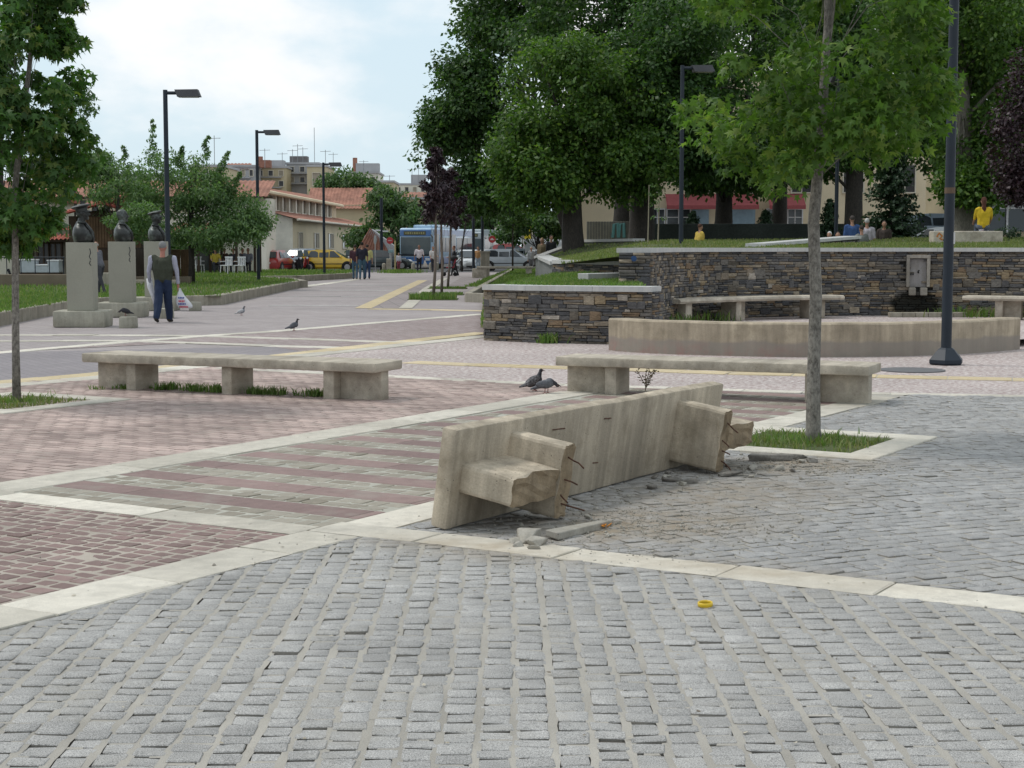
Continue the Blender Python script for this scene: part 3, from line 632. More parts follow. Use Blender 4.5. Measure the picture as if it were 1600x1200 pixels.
# ------------------------------------------------------------------ concrete benches
def wobble(o, amt, scale=2.0):
    from mathutils import noise as mn
    for v in o.data.vertices:
        v.co += Vector((mn.noise(v.co * scale), mn.noise(v.co * scale + Vector((9, 3, 1))), mn.noise(v.co * scale + Vector((4, 8, 2))))) * amt
def slab_mesh(L, w, z0, z1, m, parent, cut=18):
    bm = bmesh.new(); bmesh.ops.create_cube(bm, size=1)
    for v in bm.verts: v.co = Vector((v.co.x * L, v.co.y * w, v.co.z * (z1 - z0) + (z0 + z1) / 2))
    bmesh.ops.bevel(bm, geom=list(bm.edges), offset=.016, segments=2, profile=.5, affect='EDGES')
    for i in range(1, cut * 2):
        x = -L / 2 + L * i / (cut * 2)
        bmesh.ops.bisect_plane(bm, geom=bm.verts[:] + bm.edges[:] + bm.faces[:], plane_co=(x, 0, 0), plane_no=(1, 0, 0))
    me = bpy.data.meshes.new('seat'); bm.to_mesh(me); bm.free(); me.materials.append(m)
    me.polygons.foreach_set('use_smooth', [True] * len(me.polygons)); me.set_sharp_from_angle(angle=R(35))
    o = link('seat', me, parent); wobble(o, .006, 1.7); wobble(o, .004, 9); return o
def leg_mesh(x, side, m, parent, z0=0.0, z1=.315, fd=.43, ft=.135, web=.5, wt=.165):
    b = MB(); b.box((x, 0, (z0 + z1) / 2), (ft, fd, z1 - z0), bev=.018)
    o = b.build('leg', m, parent, auto=40)
    if side:
        b = MB(); b.box((x + side * (ft / 2 + web / 2 - .004), 0, (z0 + z1) / 2 - .001), (web, wt, z1 - z0 - .002), bev=.016)
        b.build('web', m, o, auto=40)
    return o
def bench(label, x, y, rot, L, legs):
    g = thing('concrete_bench', label, 'bench', (x, y, 0), rot, 'straight concrete benches on the square')
    slab_mesh(L, .6, .31, .41, CONC, g)
    for lx, sd in legs: leg_mesh(lx, sd, CONC, g)
    return g
ub = R(-24.6); ud = Vector((math.cos(ub), math.sin(ub))); un = Vector((-ud.y, ud.x))
c = Vector((-3.09, 17.26)) + un * .21
bench('long concrete bench on three stout legs with weeds growing under it', c.x, c.y, ub, 3.78, ((-1.28, -1), (0, 0), (1.28, 1)))
c = (Vector((1.06, 17.25)) + Vector((3.07, 16.34))) / 2 + un * .21
bench('intact concrete bench on two legs standing behind the toppled bench', c.x, c.y, ub, 3.42, ((-1.1, -1), (1.1, 1)))
# the toppled bench
u = Vector((.522, .853, 0)); n_ = Vector((.853, -.522, 0)); phi = R(9)
Yd = -(Vector((0, 0, 1)) * math.cos(phi) + n_ * math.sin(phi)); Zd = u.cross(Yd)
Mf = Matrix((u, Yd, Zd)).transposed().to_4x4()
Lf = 3.61; corner = Vector((-Lf / 2, .29, .31))           # lowest edge of the underside, near end
Mf.translation = Vector((-.378, 8.87, .016)) - (Mf.to_3x3() @ corner)
fb = thing('toppled_bench', 'toppled concrete bench lying on its side with torn off legs and rusty bars', 'bench')
fb.matrix_world = Mf
seat = slab_mesh(Lf, .58, .31, .415, CONCF, fb, 30)
def broken_leg(x, side, seed):
    r = random.Random(seed)
    def chunk(cx, sx, sy, name, par, zend):
        bm = bmesh.new(); bmesh.ops.create_cube(bm, size=1)
        for v in bm.verts: v.co = Vector((v.co.x * sx + cx, v.co.y * sy, .312 if v.co.z > 0 else zend))
        bmesh.ops.bevel(bm, geom=[e for e in bm.edges if abs(e.verts[0].co.z - e.verts[1].co.z) > .1], offset=.022, segments=2, profile=.5, affect='EDGES')
        bmesh.ops.subdivide_edges(bm, edges=[e for e in bm.edges if abs(e.verts[0].co.z - e.verts[1].co.z) > .1], cuts=5)
        fs = [f for f in bm.faces if f.calc_center_median().z < zend + .001]
        for f in fs: f.material_index = 1
        q = bmesh.ops.triangulate(bm, faces=fs); ed = list({e for f in q['faces'] for e in f.edges})
        bmesh.ops.subdivide_edges(bm, edges=ed, cuts=4, use_grid_fill=True)
        from mathutils import noise as mn
        for v in bm.verts:
            k = max(0, 1 - (v.co.z - zend) / .10)
            if k > 0:
                p = Vector((v.co.x * 9 + seed, v.co.y * 9, 3.1)); v.co.z += k * (mn.noise(p) * .018 + mn.noise(p * 3) * .015 + mn.noise(p * 7) * .010)
                if v.co.z < zend + .07: v.co.x += k * mn.noise(p + Vector((5, 5, 5))) * .014; v.co.y += k * mn.noise(p + Vector((1, 7, 5))) * .02
        bm.normal_update()
        for f in bm.faces:
            if abs(f.normal.z) > .55 and f.calc_center_median().z < zend + .09: f.material_index = 1
        me = bpy.data.meshes.new(name); bm.to_mesh(me); bm.free(); me.materials.append(CONCF); me.materials.append(CONCB)
        return link(name, me, par)
    leg = chunk(x, .135, .44, 'leg', fb, -.055)
    chunk(x + side * (.0655 + .245), .49, .17, 'web', leg, -.045 if side < 0 else -.03)
    for k, (dx, dy, l) in enumerate(((.02, -.15, .09), (-.02, -.02, .06), (.01, .14, .10), (-.03, .05, .05))):
        b = MB(); p0 = Vector((x + dx, dy, .02)); pts = [p0]; d = Vector((r.uniform(-.12, .12), r.uniform(-.05, .25), -1))
        for q in range(4): pts.append(pts[-1] + d.normalized() * (l / 3 + .02)); d += Vector((r.uniform(-.3, .3), r.uniform(-.1, .3), 0))
        b.tube(pts, .0048, 6); b.build('steel_bar', RUST, leg, smooth=True)
broken_leg(-1.158, -1, 3); broken_leg(1.105, 1, 8)
for k in range(6):      # bare reinforcement showing through the underside
    x = random.uniform(-1.5, 1.5); y = random.choice((-.2, -.05, .12)) + random.uniform(-.03, .03)
    if abs(abs(x) - 1.13) < .2: continue
    MB().tube([(x, y, .309), (x + random.uniform(.06, .16), y + .006, .309)], .004, 5).build('exposed_bar', RUST, fb)
# ------------------------------------------------------------------ rubble around it
CHIP = mat_concrete('rubble_concrete', (.34, .32, .28), .1, kind='W'); DARKR = mat('loose_asphalt', (.20, .185, .165), .9, .25, 12, .2, 60, bmp=.5)
def chunk_mesh(name, size, seed, m, parent=None):
    r = random.Random(seed); bm = bmesh.new()
    for _ in range(15): bm.verts.new((r.uniform(-.55, .55) * size[0], r.uniform(-.55, .55) * size[1], r.choice((0, 0, r.uniform(.3, 1), r.uniform(.6, 1.05))) * size[2]))
    q = bmesh.ops.convex_hull(bm, input=bm.verts); bmesh.ops.delete(bm, geom=list({e for e in q['geom_interior'] if isinstance(e, bmesh.types.BMVert)}), context='VERTS')
    bmesh.ops.bevel(bm, geom=list(bm.edges), offset=.004, segments=1, affect='EDGES')
    me = bpy.data.meshes.new(name); bm.to_mesh(me); bm.free(); me.materials.append(m); return link(name, me, parent)
def rubble(px, py, size, m, label, rot=0, seed=1):
    x, y = W(px, py); o = chunk_mesh('rubble_piece', size, seed, m); o.location = (x, y, .012); o.rotation_euler = (0, 0, rot); tag(o, label, 'rubble', 'broken lumps around the toppled bench')
rubble(822, 852, (.22, .15, .075), CHIP, 'pale lump of broken concrete in front of the near bench end', .3, 2)
rubble(838, 856, (.13, .10, .05), CHIP, 'small pale concrete lump beside the larger one before the near leg', 1.0, 3)
rubble(806, 857, (.10, .07, .04), CHIP, 'smallest pale concrete crumb left of the pale lumps', 2.0, 4)
rubble(1205, 722, (.36, .16, .05), DARKR, 'flat dark slab of broken paving beside the grass pit', .1, 5)
rubble(1240, 719, (.24, .12, .04), DARKR, 'flat dark paving scrap at the pit border right of the larger slab', -.2, 6)
rubble(1144, 746, (.24, .10, .04), DARKR, 'dark broken paving piece just below the far bench leg', .2, 7)
rubble(1050, 755, (.17, .07, .035), DARKR, 'dark paving shard below the middle of the toppled bench', .1, 8)
rubble(1078, 757, (.11, .07, .03), DARKR, 'small dark paving shard next to the middle shard', .5, 9)
rubble(1270, 725, (.09, .07, .04), DARKR, 'small dark stone lying just off the pit corner', .5, 10)
rr = random.Random(77)
for k in range(26):
    px, py = rr.choice(((rr.gauss(1190, 45), rr.gauss(732, 9)), (rr.gauss(830, 25), rr.gauss(852, 6)), (rr.gauss(905, 40), rr.gauss(795, 14)), (rr.gauss(1080, 40), rr.gauss(756, 8)))); s_ = rr.uniform(.03, .075)
    x, y = W(px, py); o = chunk_mesh('rubble_piece', (s_ * 1.4, s_, s_ * .55), 100 + k, DARKR if rr.random() < .5 else CHIP); o.location = (x, y, .011); o.rotation_euler = (0, 0, rr.uniform(0, 6)); tag(o, 'thumb sized crumb of broken concrete on the dirty setts around the torn off legs', 'rubble', 'small crumbs around the toppled bench')
a = Vector((*W(862, 846), .03)); b_ = Vector((*W(945, 825), .03)); mid = (a + b_) / 2
o = MB().box((0, 0, 0), ((b_ - a).length, .075, .04), bev=.006).build('broken_curb_strip', CHIP); wobble(o, .022, 9); o.location = mid; o.rotation_euler = (0, 0, math.atan2((b_ - a).y, (b_ - a).x))
tag(o, 'narrow strip of broken concrete lying in front of the near leg', 'rubble', 'broken lumps around the toppled bench')
x, y = W(947, 829); b = MB()
for k in range(5): b.ell((random.uniform(-.02, .02), random.uniform(-.02, .02), .018), (.022, .010, .004), (random.uniform(-.6, .6), random.uniform(-.6, .6), random.uniform(0, 6)), 8, 5)
o = b.build('orange_peel', flat('orange_peel', (.50, .20, .03))); o.location = (x, y, .012); tag(o, 'scrap of orange peel lying near the concrete strip', 'peel')
pts = []
for (cx, cy, sx, sy, nn) in ((.75, 9.0, .55, .35, 500), (1.9, 11.4, .6, .3, 420), (1.3, 10.1, .7, .5, 350), (.2, 8.2, .9, .3, 350), (.5, 7.3, 1.6, .9, 260), (.8, 9.2, .5, .4, 900), (2.0, 11.5, .5, .3, 700)):
    pts += [(random.gauss(cx, sx), random.gauss(cy, sy)) for _ in range(nn)]
ico = np.array([(1, 0, 0), (-1, 0, 0), (0, 1, 0), (0, -1, 0), (0, 0, 1), (0, 0, -1)]) * .5; icf = np.array([(0, 2, 4), (2, 1, 4), (1, 3, 4), (3, 0, 4), (2, 0, 5), (1, 2, 5), (3, 1, 5), (0, 3, 5)])
p = np.array(pts); s_ = np.exp(RNG.normal(-4.75, .5, (len(p), 1, 1))); V = ico[None] * s_ * RNG.uniform(.5, 1.3, (len(p), 6, 3)); V[:, :, :2] += p[:, None, :]; V[:, :, 2] += .014
npmesh('gravel_crumbs', V.reshape(-1, 3), (icf[None] + (np.arange(len(p)) * 6)[:, None, None]).reshape(-1, 3), CHIP, None, 'stuff')
# ------------------------------------------------------------------ yellow ring
x, y = W(1102, 953); b = MB(); b.lathe([(.030, 0), (.034, .003), (.0345, .012), (.033, .019), (.030, .020), (.027, .018), (.0265, .004), (.030, .001)], (0, 0, 0), 28)
b.f = b.f[:-2]; b.m = b.m[:-2]
o = b.build('plastic_ring', mat_paint('yellow_plastic', (.62, .42, .01), .35, .2), smooth=True); o.location = (x, y, .017); o.rotation_euler = (.05, -.04, 0); tag(o, 'yellow plastic bottle ring lying on the grey setts', 'bottle ring')

# ------------------------------------------------------------------ stone walls
def resample(path, step):
    P_ = [Vector((*p, 0)) for p in path]; out = [P_[0]]; 
    for i in range(len(P_) - 1):
        L = (P_[i + 1] - P_[i]).length; n = max(1, int(round(L / step)))
        for k in range(1, n + 1): out.append(P_[i].lerp(P_[i + 1], k / n))
    return out
def smooth_path(pts, n=12):
    out = []; P_ = [Vector((*p, 0)) for p in pts]; P_ = [2 * P_[0] - P_[1]] + P_ + [2 * P_[-1] - P_[-2]]
    for i in range(1, len(P_) - 2):
        for k in range(n):
            t = k / n; a, b, c, d = P_[i - 1:i + 3]
            q = .5 * ((2 * b) + (c - a) * t + (2 * a - 5 * b + 4 * c - d) * t * t + (3 * b - a - 3 * c + d) * t ** 3); out.append((q.x, q.y))
    out.append((P_[-2].x, P_[-2].y)); return out
class Path:
    def __init__(s, pts):
        s.p = [Vector((x, y, 0)) for x, y in pts]; s.L = [0]
        for i in range(len(pts) - 1): s.L.append(s.L[-1] + (s.p[i + 1] - s.p[i]).length)
        s.len = s.L[-1]
    def at(s, d):
        d = max(0, min(s.len - 1e-6, d)); i = 0
        while i < len(s.L) - 2 and s.L[i + 1] < d: i += 1
        a, b = s.p[i], s.p[i + 1]; t = (d - s.L[i]) / max(1e-6, s.L[i + 1] - s.L[i]); return a.lerp(b, t), (b - a).normalized()
    def off(s, d, n): p, t = s.at(d); return p + Vector((t.y, -t.x, 0)) * n     # n > 0: towards the right of travel (the viewer side when travelling left to right)
def ribbon(path, prof, step=.3, closed=True):
    """sweep a profile [(offset, z)] along a path"""
    n = max(2, int(path.len / step)); vs = []; fs = []; k = len(prof)
    for i in range(n + 1):
        for o_, z in prof: q = path.off(path.len * i / n, o_); vs.append((q.x, q.y, z))
    for i in range(n):
        for j in range(k):
            a, b2 = i * k + j, i * k + (j + 1) % k; fs.append([a, b2, b2 + k, a + k])
    fs.append(list(range(k))); fs.append([n * k + j for j in range(k)][::-1]); return vs, fs
STV = []
for k in range(10):
    r = random.Random(50 + k); vs, fs = cbox((1, 1, 1, 0), 1); q = []
    bm = bmesh.new(); bmesh.ops.create_cube(bm, size=1); bmesh.ops.bevel(bm, geom=[e for e in bm.edges if sum(1 for v in e.verts if v.co.y < 0) == 2], offset=.07, segments=1, affect='EDGES')
    for v in bm.verts: v.co += Vector((r.uniform(-.03, .03), r.uniform(-.05, .05), r.uniform(-.07, .07)))
    bmesh.ops.triangulate(bm, faces=bm.faces); bm.verts.index_update()
    STV.append((np.array([v.co[:] for v in bm.verts]), np.array([[v.index for v in f.verts] for f in bm.faces]))); bm.free()
STM = []
for k in range(10):
    me = bpy.data.meshes.new('stone'); me.from_pydata([tuple(v) for v in STV[k][0]], [], [list(map(int, f)) for f in STV[k][1]]); me.materials.append(STONE); STM.append(me)
def stones(path, z0, z1, parent, nind=300, skip=None, d0=0.0, d1=None, seed=1, hmin=.035, hmax=.075, big=.12):
    """dry stone facing: courses that break and rise, every stone a piece of its own"""
    r = random.Random(seed); d1 = d1 or path.len; out = []; z = z0
    while z < z1 - .02:
        h = r.uniform(hmin, hmax)
        if z1 - z - h < .025: h = z1 - z
        d = d0 - r.uniform(0, .1)
        while d < d1:
            tall = r.random() < big
            l = r.uniform(.09, .38) if not tall else r.uniform(.14, .3); l = min(l, d1 - d + .01)
            a, b = max(d, d0), min(d + l, d1)
            if b - a > .03 and not (skip and skip((a + b) / 2, z + h / 2)):
                hh = h * (2.0 if tall and z + 2 * h < z1 else 1)
                if hh == h and h > .06 and r.random() < .4:   # split into two thin stones
                    k = r.uniform(.4, .6) * h; out.append(((a + b) / 2, z + k / 2, b - a - .008, k - .006, r.uniform(.0, .02))); out.append(((a + b) / 2, z + k + (h - k) / 2, b - a - .008, h - k - .006, r.uniform(.0, .022)))
                else: out.append(((a + b) / 2, z + hh / 2, b - a - .008, hh - .007, r.uniform(.0, .022) + (.012 if hh > h else 0)))
            d += l
        z += h
    out.sort(key=lambda q: -(q[2] * q[3]) / path.at(q[0])[0].y ** 2)
    Vs = []; Fs = []; off = 0
    for i, (d, zc, l, h, pr) in enumerate(out):
        p = path.off(d, pr - .03); t = path.at(d)[1]; k = r.randrange(10); a = math.atan2(t.y, t.x)
        if i < nind:
            o = bpy.data.objects.new('stone', STM[k]); COL.objects.link(o); o.parent = parent; o.location = (p.x, p.y, zc); o.scale = (l, .10, h); o.rotation_euler = (r.uniform(-.03, .03), r.uniform(-.02, .02), a + r.uniform(-.02, .02))
        else:
            v, f = STV[k]; v = v * np.array([l, .10, h]); c, s = math.cos(a), math.sin(a)
            Vs.append(np.stack([p.x + v[:, 0] * c - v[:, 1] * s, p.y + v[:, 0] * s + v[:, 1] * c, zc + v[:, 2]], -1)); Fs.append(f + off); off += len(v)
    if Vs: npmesh('small_stones', np.concatenate(Vs), np.concatenate(Fs), STONE, parent, 'stuff')
def coping(path, z0, z1, front, back, parent, m=MARBLE, lens=(.9, 1.4), d0=None, d1=None):
    d = 0.0 if d0 is None else d0; d1 = path.len if d1 is None else d1
    while d < d1 - .02:
        l = min(random.uniform(*lens), d1 - d)
        if d1 - d - l < .3: l = d1 - d
        b = MB(); a0, a1 = d + .003, d + l - .003; k = max(1, int(l / .4)); vs = []; fs = []
        for i in range(k + 1):
            q = a0 + (a1 - a0) * i / k; f_, r_ = path.off(q, front), path.off(q, -back); e = random.uniform(-.002, .002) if i in (0, k) else 0
            vs += [(f_.x, f_.y, z0), (f_.x, f_.y, z1 + e), (r_.x, r_.y, z1 + e), (r_.x, r_.y, z0)]
        for i in range(k):
            for j in range(4): fs.append([i * 4 + j, i * 4 + (j + 1) % 4, i * 4 + 4 + (j + 1) % 4, i * 4 + 4 + j][::-1])
        fs.append([0, 1, 2, 3][::-1]); fs.append([k * 4 + j for j in range(4)]); b.add(vs, fs); b.build('coping_slab', m, parent); d += l
# low wall
lw = Path([(-.47, 27.46), (.37, 26.78), (2.28, 26.02)])
g = thing('stone_wall', 'low dry stone wall with pale marble top standing left of the curved concrete wall', 'stone wall')
vs, fs = ribbon(lw, [(-.06, 0), (-.06, .86), (-.5, .86), (-.5, 0)]); MB().add(vs, fs).build('wall_core', MORTAR, g)
stones(lw, 0.0, .87, g, 300, seed=3)
def ends(pth, d, z0, z1, g, k, w_=.5):
    a, b = pth.off(d, -w_), pth.off(d, 0)
    if k > 0: a, b = b, a
    stones(Path([(a.x, a.y), (b.x, b.y)]), z0, z1, g, 0, seed=int(d * 7) + 4)
ends(lw, 0, 0, .87, g, -1); ends(lw, lw.len, 0, .87, g, 1)
coping(lw, .872, .958, .07, .52, g)
lw2 = Path([(-.25, 27.7), (1.1, 32.5), (.95, 34.0)]); vs, fs = ribbon(lw2, [(-.0, .5), (-.0, .95), (-.45, .95), (-.45, .5)])
# high wall round the fountain
hwp = smooth_path([(2.42, 28.0), (2.68, 29.4), (3.2, 31.2), (4.2, 33.0), (5.8, 34.1), (7.4, 34.65), (8.9, 34.65), (10.5, 34.05), (12.2, 32.6), (13.2, 31.0)], 6)
hw = Path(hwp)
g2 = thing('stone_wall', 'tall curved dry stone wall with white marble top and a fountain niche in it', 'stone wall')
vs, fs = ribbon(hw, [(-.06, 0), (-.06, 1.5), (-.55, 1.5), (-.55, 0)]); MB().add(vs, fs).build('wall_core', MORTAR, g2)
dn = min((abs(hw.at(i * .02)[0].x / hw.at(i * .02)[0].y - .2528), i * .02) for i in range(int(hw.len / .02)))[1]
FC, FT = hw.at(dn)
stones(hw, .06, 1.5, g2, 300, skip=lambda d, z: (abs(d - dn) < .24 and .74 < z < 1.36) or (abs(d - dn) < .2 and .55 < z <= .74), seed=5, hmin=.045, hmax=.085, big=.14)
ends(hw, 0, .06, 1.5, g2, -1, .56)
coping(hw, 1.502, 1.585, .09, .6, g2, MARBLE, (1.0, 1.7))
MB().lathe([(.0, 0), (.05, .001), (.05, .02), (0, .021)], n=14).build('blue_disc', flat('blue_sign', (.03, .07, .17)), g2).matrix_local = Matrix.Translation((2.12, 27.93, 1.40)) @ Matrix.Rotation(R(90), 4, 'X')
# fountain niche and spout
fa = math.atan2(FT.y, FT.x)
fo = thing('wall_fountain', 'concrete fountain niche with spout and dark wet stain on the tall stone wall', 'fountain', (FC.x, FC.y, 0), fa)
NC = mat_concrete('niche_concrete', (.28, .255, .22), .15)
for bx in ((-.215, 1.05, .07, .62), (.215, 1.05, .07, .62)): MB().box((bx[0], -.03, bx[1]), (bx[2], .16, bx[3]), bev=.008).build('niche_side', NC, fo)
MB().box((0, -.03, 1.395), (.50, .17, .075), bev=.008).build('niche_lintel', NC, fo)
MB().box((0, .02, 1.04), (.356, .06, .60)).build('niche_back', mat_concrete('niche_back_concrete', (.27, .255, .25), .1), fo)
MB().tube([(0, -.01, 1.06), (0, -.06, 1.07), (.01, -.085, 1.04)], .016, 8).build('tap', flat('dark_tap', (.02, .02, .02)), fo, smooth=True)
MB().tube([(0, -.012, 1.075), (.03, -.02, 1.10)], .012, 6).build('tap_lever', MATS['dark_tap'], fo)
for k in (-1, 1): MB().box((k * .12, -.06, .645), (.15, .22, .17), bev=.02).build('basin_block', NC, fo)
MB().box((0, -.05, .60), (.09, .19, .08), bev=.01).build('basin_channel', flat('wet_concrete', (.02, .018, .014), .3), fo)
kx = Path([(FC.x - 1.0 + .2, FC.y - .95), (FC.x + .95, FC.y - .95)]); d = 0; g3 = thing('gutter_kerb', 'short row of grey kerb stones on the floor under the fountain', 'kerb')
for i in range(6): MB().box((FC.x - .65 + i * .27, FC.y - .75, .17), (.262, .22, .10 + .004 * (i % 3)), bev=.01).build('stone', CONCK, g3)
# raised floor of the recess and the curved concrete wall
cwp = smooth_path([(1.50, 24.8), (1.95, 24.18), (2.85, 23.62), (4.45, 23.2), (6.45, 23.72), (7.95, 25.0)], 6); cw = Path(cwp)
sheet('recess_floor', [(q.x, q.y) for q in [cw.off(cw.len * i / 20, -.35) for i in range(21)]] + [(9.5, 27), (13.6, 30.6)] + [(q.x, q.y) for q in [hw.off(hw.len * (1 - i / 30), -.2) for i in range(31)]], .12, AGG)
vs, fs = ribbon(cw, [(0, 0), (0, .475), (-.025, .5), (-.335, .5), (-.36, .475), (-.36, 0)], .2)
g4 = thing('curved_concrete_wall', 'low curved concrete wall with rough reddish foot in front of the fountain', 'low wall'); o = MB().add(vs, fs).build('wall', CONCW, g4, auto=35); wobble(o, .012, 1.5)
# curved benches inside
def curved_bench(pts, label, legs, z=.60):
    p = Path(smooth_path(pts, 6)); g = thing('curved_bench', label, 'bench', group='curved concrete benches by the fountain')
    vs, fs = ribbon(p, [(0.0, z - .09), (.02, z - .05), (0.0, z - .01), (-.03, z), (-.55, z), (-.55, z - .09)], .2); MB().add(vs, fs).build('seat', CONC, g, auto=40)
    for d, w_ in legs:
        q = p.off(d, -.29); t = p.at(d)[1]; MB().box((q.x, q.y, (.12 + z - .092) / 2), (w_, .42, z - .092 - .12), rot=math.atan2(t.y, t.x), bev=.012).build('leg', CONC, g)
        q2 = p.off(d + .22, -.33); MB().box((q2.x, q2.y, (.12 + z - .094) / 2), (.34, .14, z - .096 - .12), rot=math.atan2(t.y, t.x)).build('web', CONC, g)
    return p
lp = [(3.22, 30.7), (3.95, 31.55), (5.3, 32.7), (6.92, 33.35)]
curved_bench(lp, 'curved concrete bench behind the thin tree trunk left of the fountain', ((.45, .22), (2.05, .16), (3.95, .16)))
curved_bench([(9.28, 33.0), (10.4, 32.3), (11.7, 30.9)], 'curved concrete bench right of the fountain, behind the tall lamp post', ((.72, .16), (2.2, .16)))
# weeds at the foot of walls
def weeds(label, pts, h, n, spread, group='weeds at the foot of walls and benches', w=.006):
    q = np.array([(x + random.gauss(0, spread), y + random.gauss(0, spread * .6), z) for (x, y, z) in pts for _ in range(n)])
    o = blades('weed_clump', q, h, GRASS, None, None, w, .9); tag(o, label, 'weeds', group, 'thing' if len(pts) == 1 else 'stuff'); return o
weeds('small green weed tuft at the foot of the low stone wall', [(.62, 26.62, 0)], .17, 170, .10, w=.014)
weeds('green weeds in the dark corner left of the curved bench', [(2.9, 30.6, .12), (3.3, 31.2, .12), (4.0, 32.1, .12)], .22, 80, .25, w=.012)
weeds('green weeds at the wall foot right of the fountain', [(9.3, 34.1, .12), (9.7, 34.0, .12), (10.1, 33.8, .12), (10.6, 33.6, .12)], .22, 70, .24, w=.012)
lb = []
for k in range(40):
    d = random.choice((random.uniform(-1.0, -.15), random.uniform(.15, 1.1))); c_ = Vector((-3.09, 17.26)) + ud * d + un * random.uniform(.12, .3); lb.append((c_.x, c_.y, .01))
weeds('ragged grass growing under the long three legged bench', lb, .085, 26, .05)
lb = [(random.gauss(-4.4, .25), random.gauss(17.9, .06), .01) for _ in range(10)]
weeds('thin dry weeds at the left foot of the long bench', lb, .05, 20, .05)
b = MB(); x, y = W(1008, 612)
for k in range(5):
    p0 = Vector((x, y, 0)); pts = [p0]; d = Vector((random.uniform(-.25, .35), random.uniform(-.2, .2), 1))
    for q in range(6): pts.append(pts[-1] + d.normalized() * .045); d += Vector((random.uniform(-.5, .5), 0, random.uniform(-.1, .2)))
    b.tube(pts, .004, 4)
    for q in pts[2:]:
        for _ in range(3): b.ell(q + Vector((random.uniform(-.03, .03), random.uniform(-.02, .02), random.uniform(-.01, .02))), (.012, .008, .006), (0, random.uniform(-1, 1), 0), 5, 4)
o = b.build('dry_weed', flat('dry_weed', (.16, .13, .08))); tag(o, 'tall dry weed sprig standing between the toppled bench and the intact bench', 'weed')
x, y = W(1425, 579.5); o = MB().lathe([(.0, 0), (.42, .0), (.42, .012), (.0, .0125)], n=28).build('manhole_cover', flat('manhole_iron', (.12, .12, .125))); o.location = (x, y, .005); tag(o, 'dark round manhole cover left of the lamp post foot', 'manhole cover')

# scattered litter and dry leaf bits on the paving
q = np.array([(random.uniform(-.32, .34) * yy, yy) for yy in (5 + 13 * random.random() ** 1.3 for _ in range(150))]); A = RNG.uniform(0, 6.28, len(q)); S = RNG.uniform(.006, .016, len(q)); V = np.zeros((len(q), 4, 3))
for k, (a_, r_) in enumerate(((0, 1), (1.7, .5), (3.1, .9), (4.5, .6))): V[:, k, 0] = q[:, 0] + np.cos(A + a_) * S * r_; V[:, k, 1] = q[:, 1] + np.sin(A + a_) * S * r_; V[:, k, 2] = .018 + RNG.uniform(0, .006, len(q))
LIT = mat_granite('dry_leaf_bits', (.06, .04, .025), (.42, .38, .30), False); npmesh('litter_bits', V.reshape(-1, 3), np.array([(0, 1, 2), (0, 2, 3)])[None].repeat(len(q), 0).reshape(len(q), 2, 3).__add__((np.arange(len(q)) * 4)[:, None, None]).reshape(-1, 3), LIT, None, 'stuff')
# ------------------------------------------------------------------ lamp posts
def lamp(label, x, y, z=0, H=6.1, head_rot=0, base='hex', r=.075, grp='street lamps with flat heads'):
    g = thing('street_lamp', label, 'street lamp', (x, y, z), 0, grp)
    MB().tube([(0, 0, .02), (0, 0, H)], [r * 1.08, r * .92], 14).build('post', POLE, g, auto=40)
    if base:
        MB().lathe([(.23, .01), (.245, .03), (.245, .075), (.125, .21), (.09, .235), (r * 1.1, .24)], n=6, ang=.2).build('foot', POLE, g)
    a = MB(); c, s = math.cos(head_rot), math.sin(head_rot)
    a.tube([(0, 0, H - .08), (.30 * c, .30 * s, H - .08)], .045, 8); a.build('arm', POLE, g)
    h = MB(); h.M = Matrix.Translation((0, 0, H - .08)) @ Matrix.Rotation(head_rot, 4, 'Z')
    h.add([(.26, -.11, .08), (.26, .11, .08), (.86, .11, .09), (.86, -.11, .09), (.34, -.16, -.11), (.34, .16, -.11), (.93, .16, -.10), (.93, -.16, -.10)], [[0, 3, 2, 1], [4, 5, 6, 7], [0, 1, 5, 4], [1, 2, 6, 5], [2, 3, 7, 6], [3, 0, 4, 7]])
    hd = h.build('lamp_head', POLED, g); h = MB(); h.M = Matrix.Translation((0, 0, H - .08)) @ Matrix.Rotation(head_rot, 4, 'Z'); h.box((.64, 0, -.107), (.46, .24, .02)); h.build('lens', flat('lamp_lens', (.3, .3, .28), .3), hd)
    return g
x, y = W(1481, 571); near = lamp('tall dark lamp post on a faceted foot in front of the fountain wall', x, y + .1, 0, 6.3, R(200), r=.066)
MB().tube([(0, 0, 2.32), (0, 0, 2.40)], .0715, 14).build('tape_band', flat('brown_tape', (.11, .075, .05)), near)
MB().box((.062, -.03, 1.72), (.035, .02, .16), rot=R(60)).build('sticker', flat('torn_paper', (.5, .5, .5)), near)
def at_px(px, Y): return (px - 800) / FPX * Y
lamp('lamp post rising from the lawn behind the three busts', at_px(264.5, 42.5), 42.5, .28, 5.43, 0, None, .064)
lamp('lamp post on the lawn near the corner of the concrete kerb', at_px(405, 63.5), 63.5, .28, 5.9, R(3), None, .066)
lamp('lamp post standing in front of the pale building windows', at_px(507.5, 79.5), 79.5, 0, 5.75, R(4), 'hex', .068)
lamp('lamp post rising behind the marble top of the tall stone wall', at_px(1063, 47), 47, 1.5, 5.35, R(8), None, .062)
lamp('dark lamp post behind the thin trunk, among the park trees', at_px(1304, 56), 56, 1.6, 5.9, R(100), None, .066)
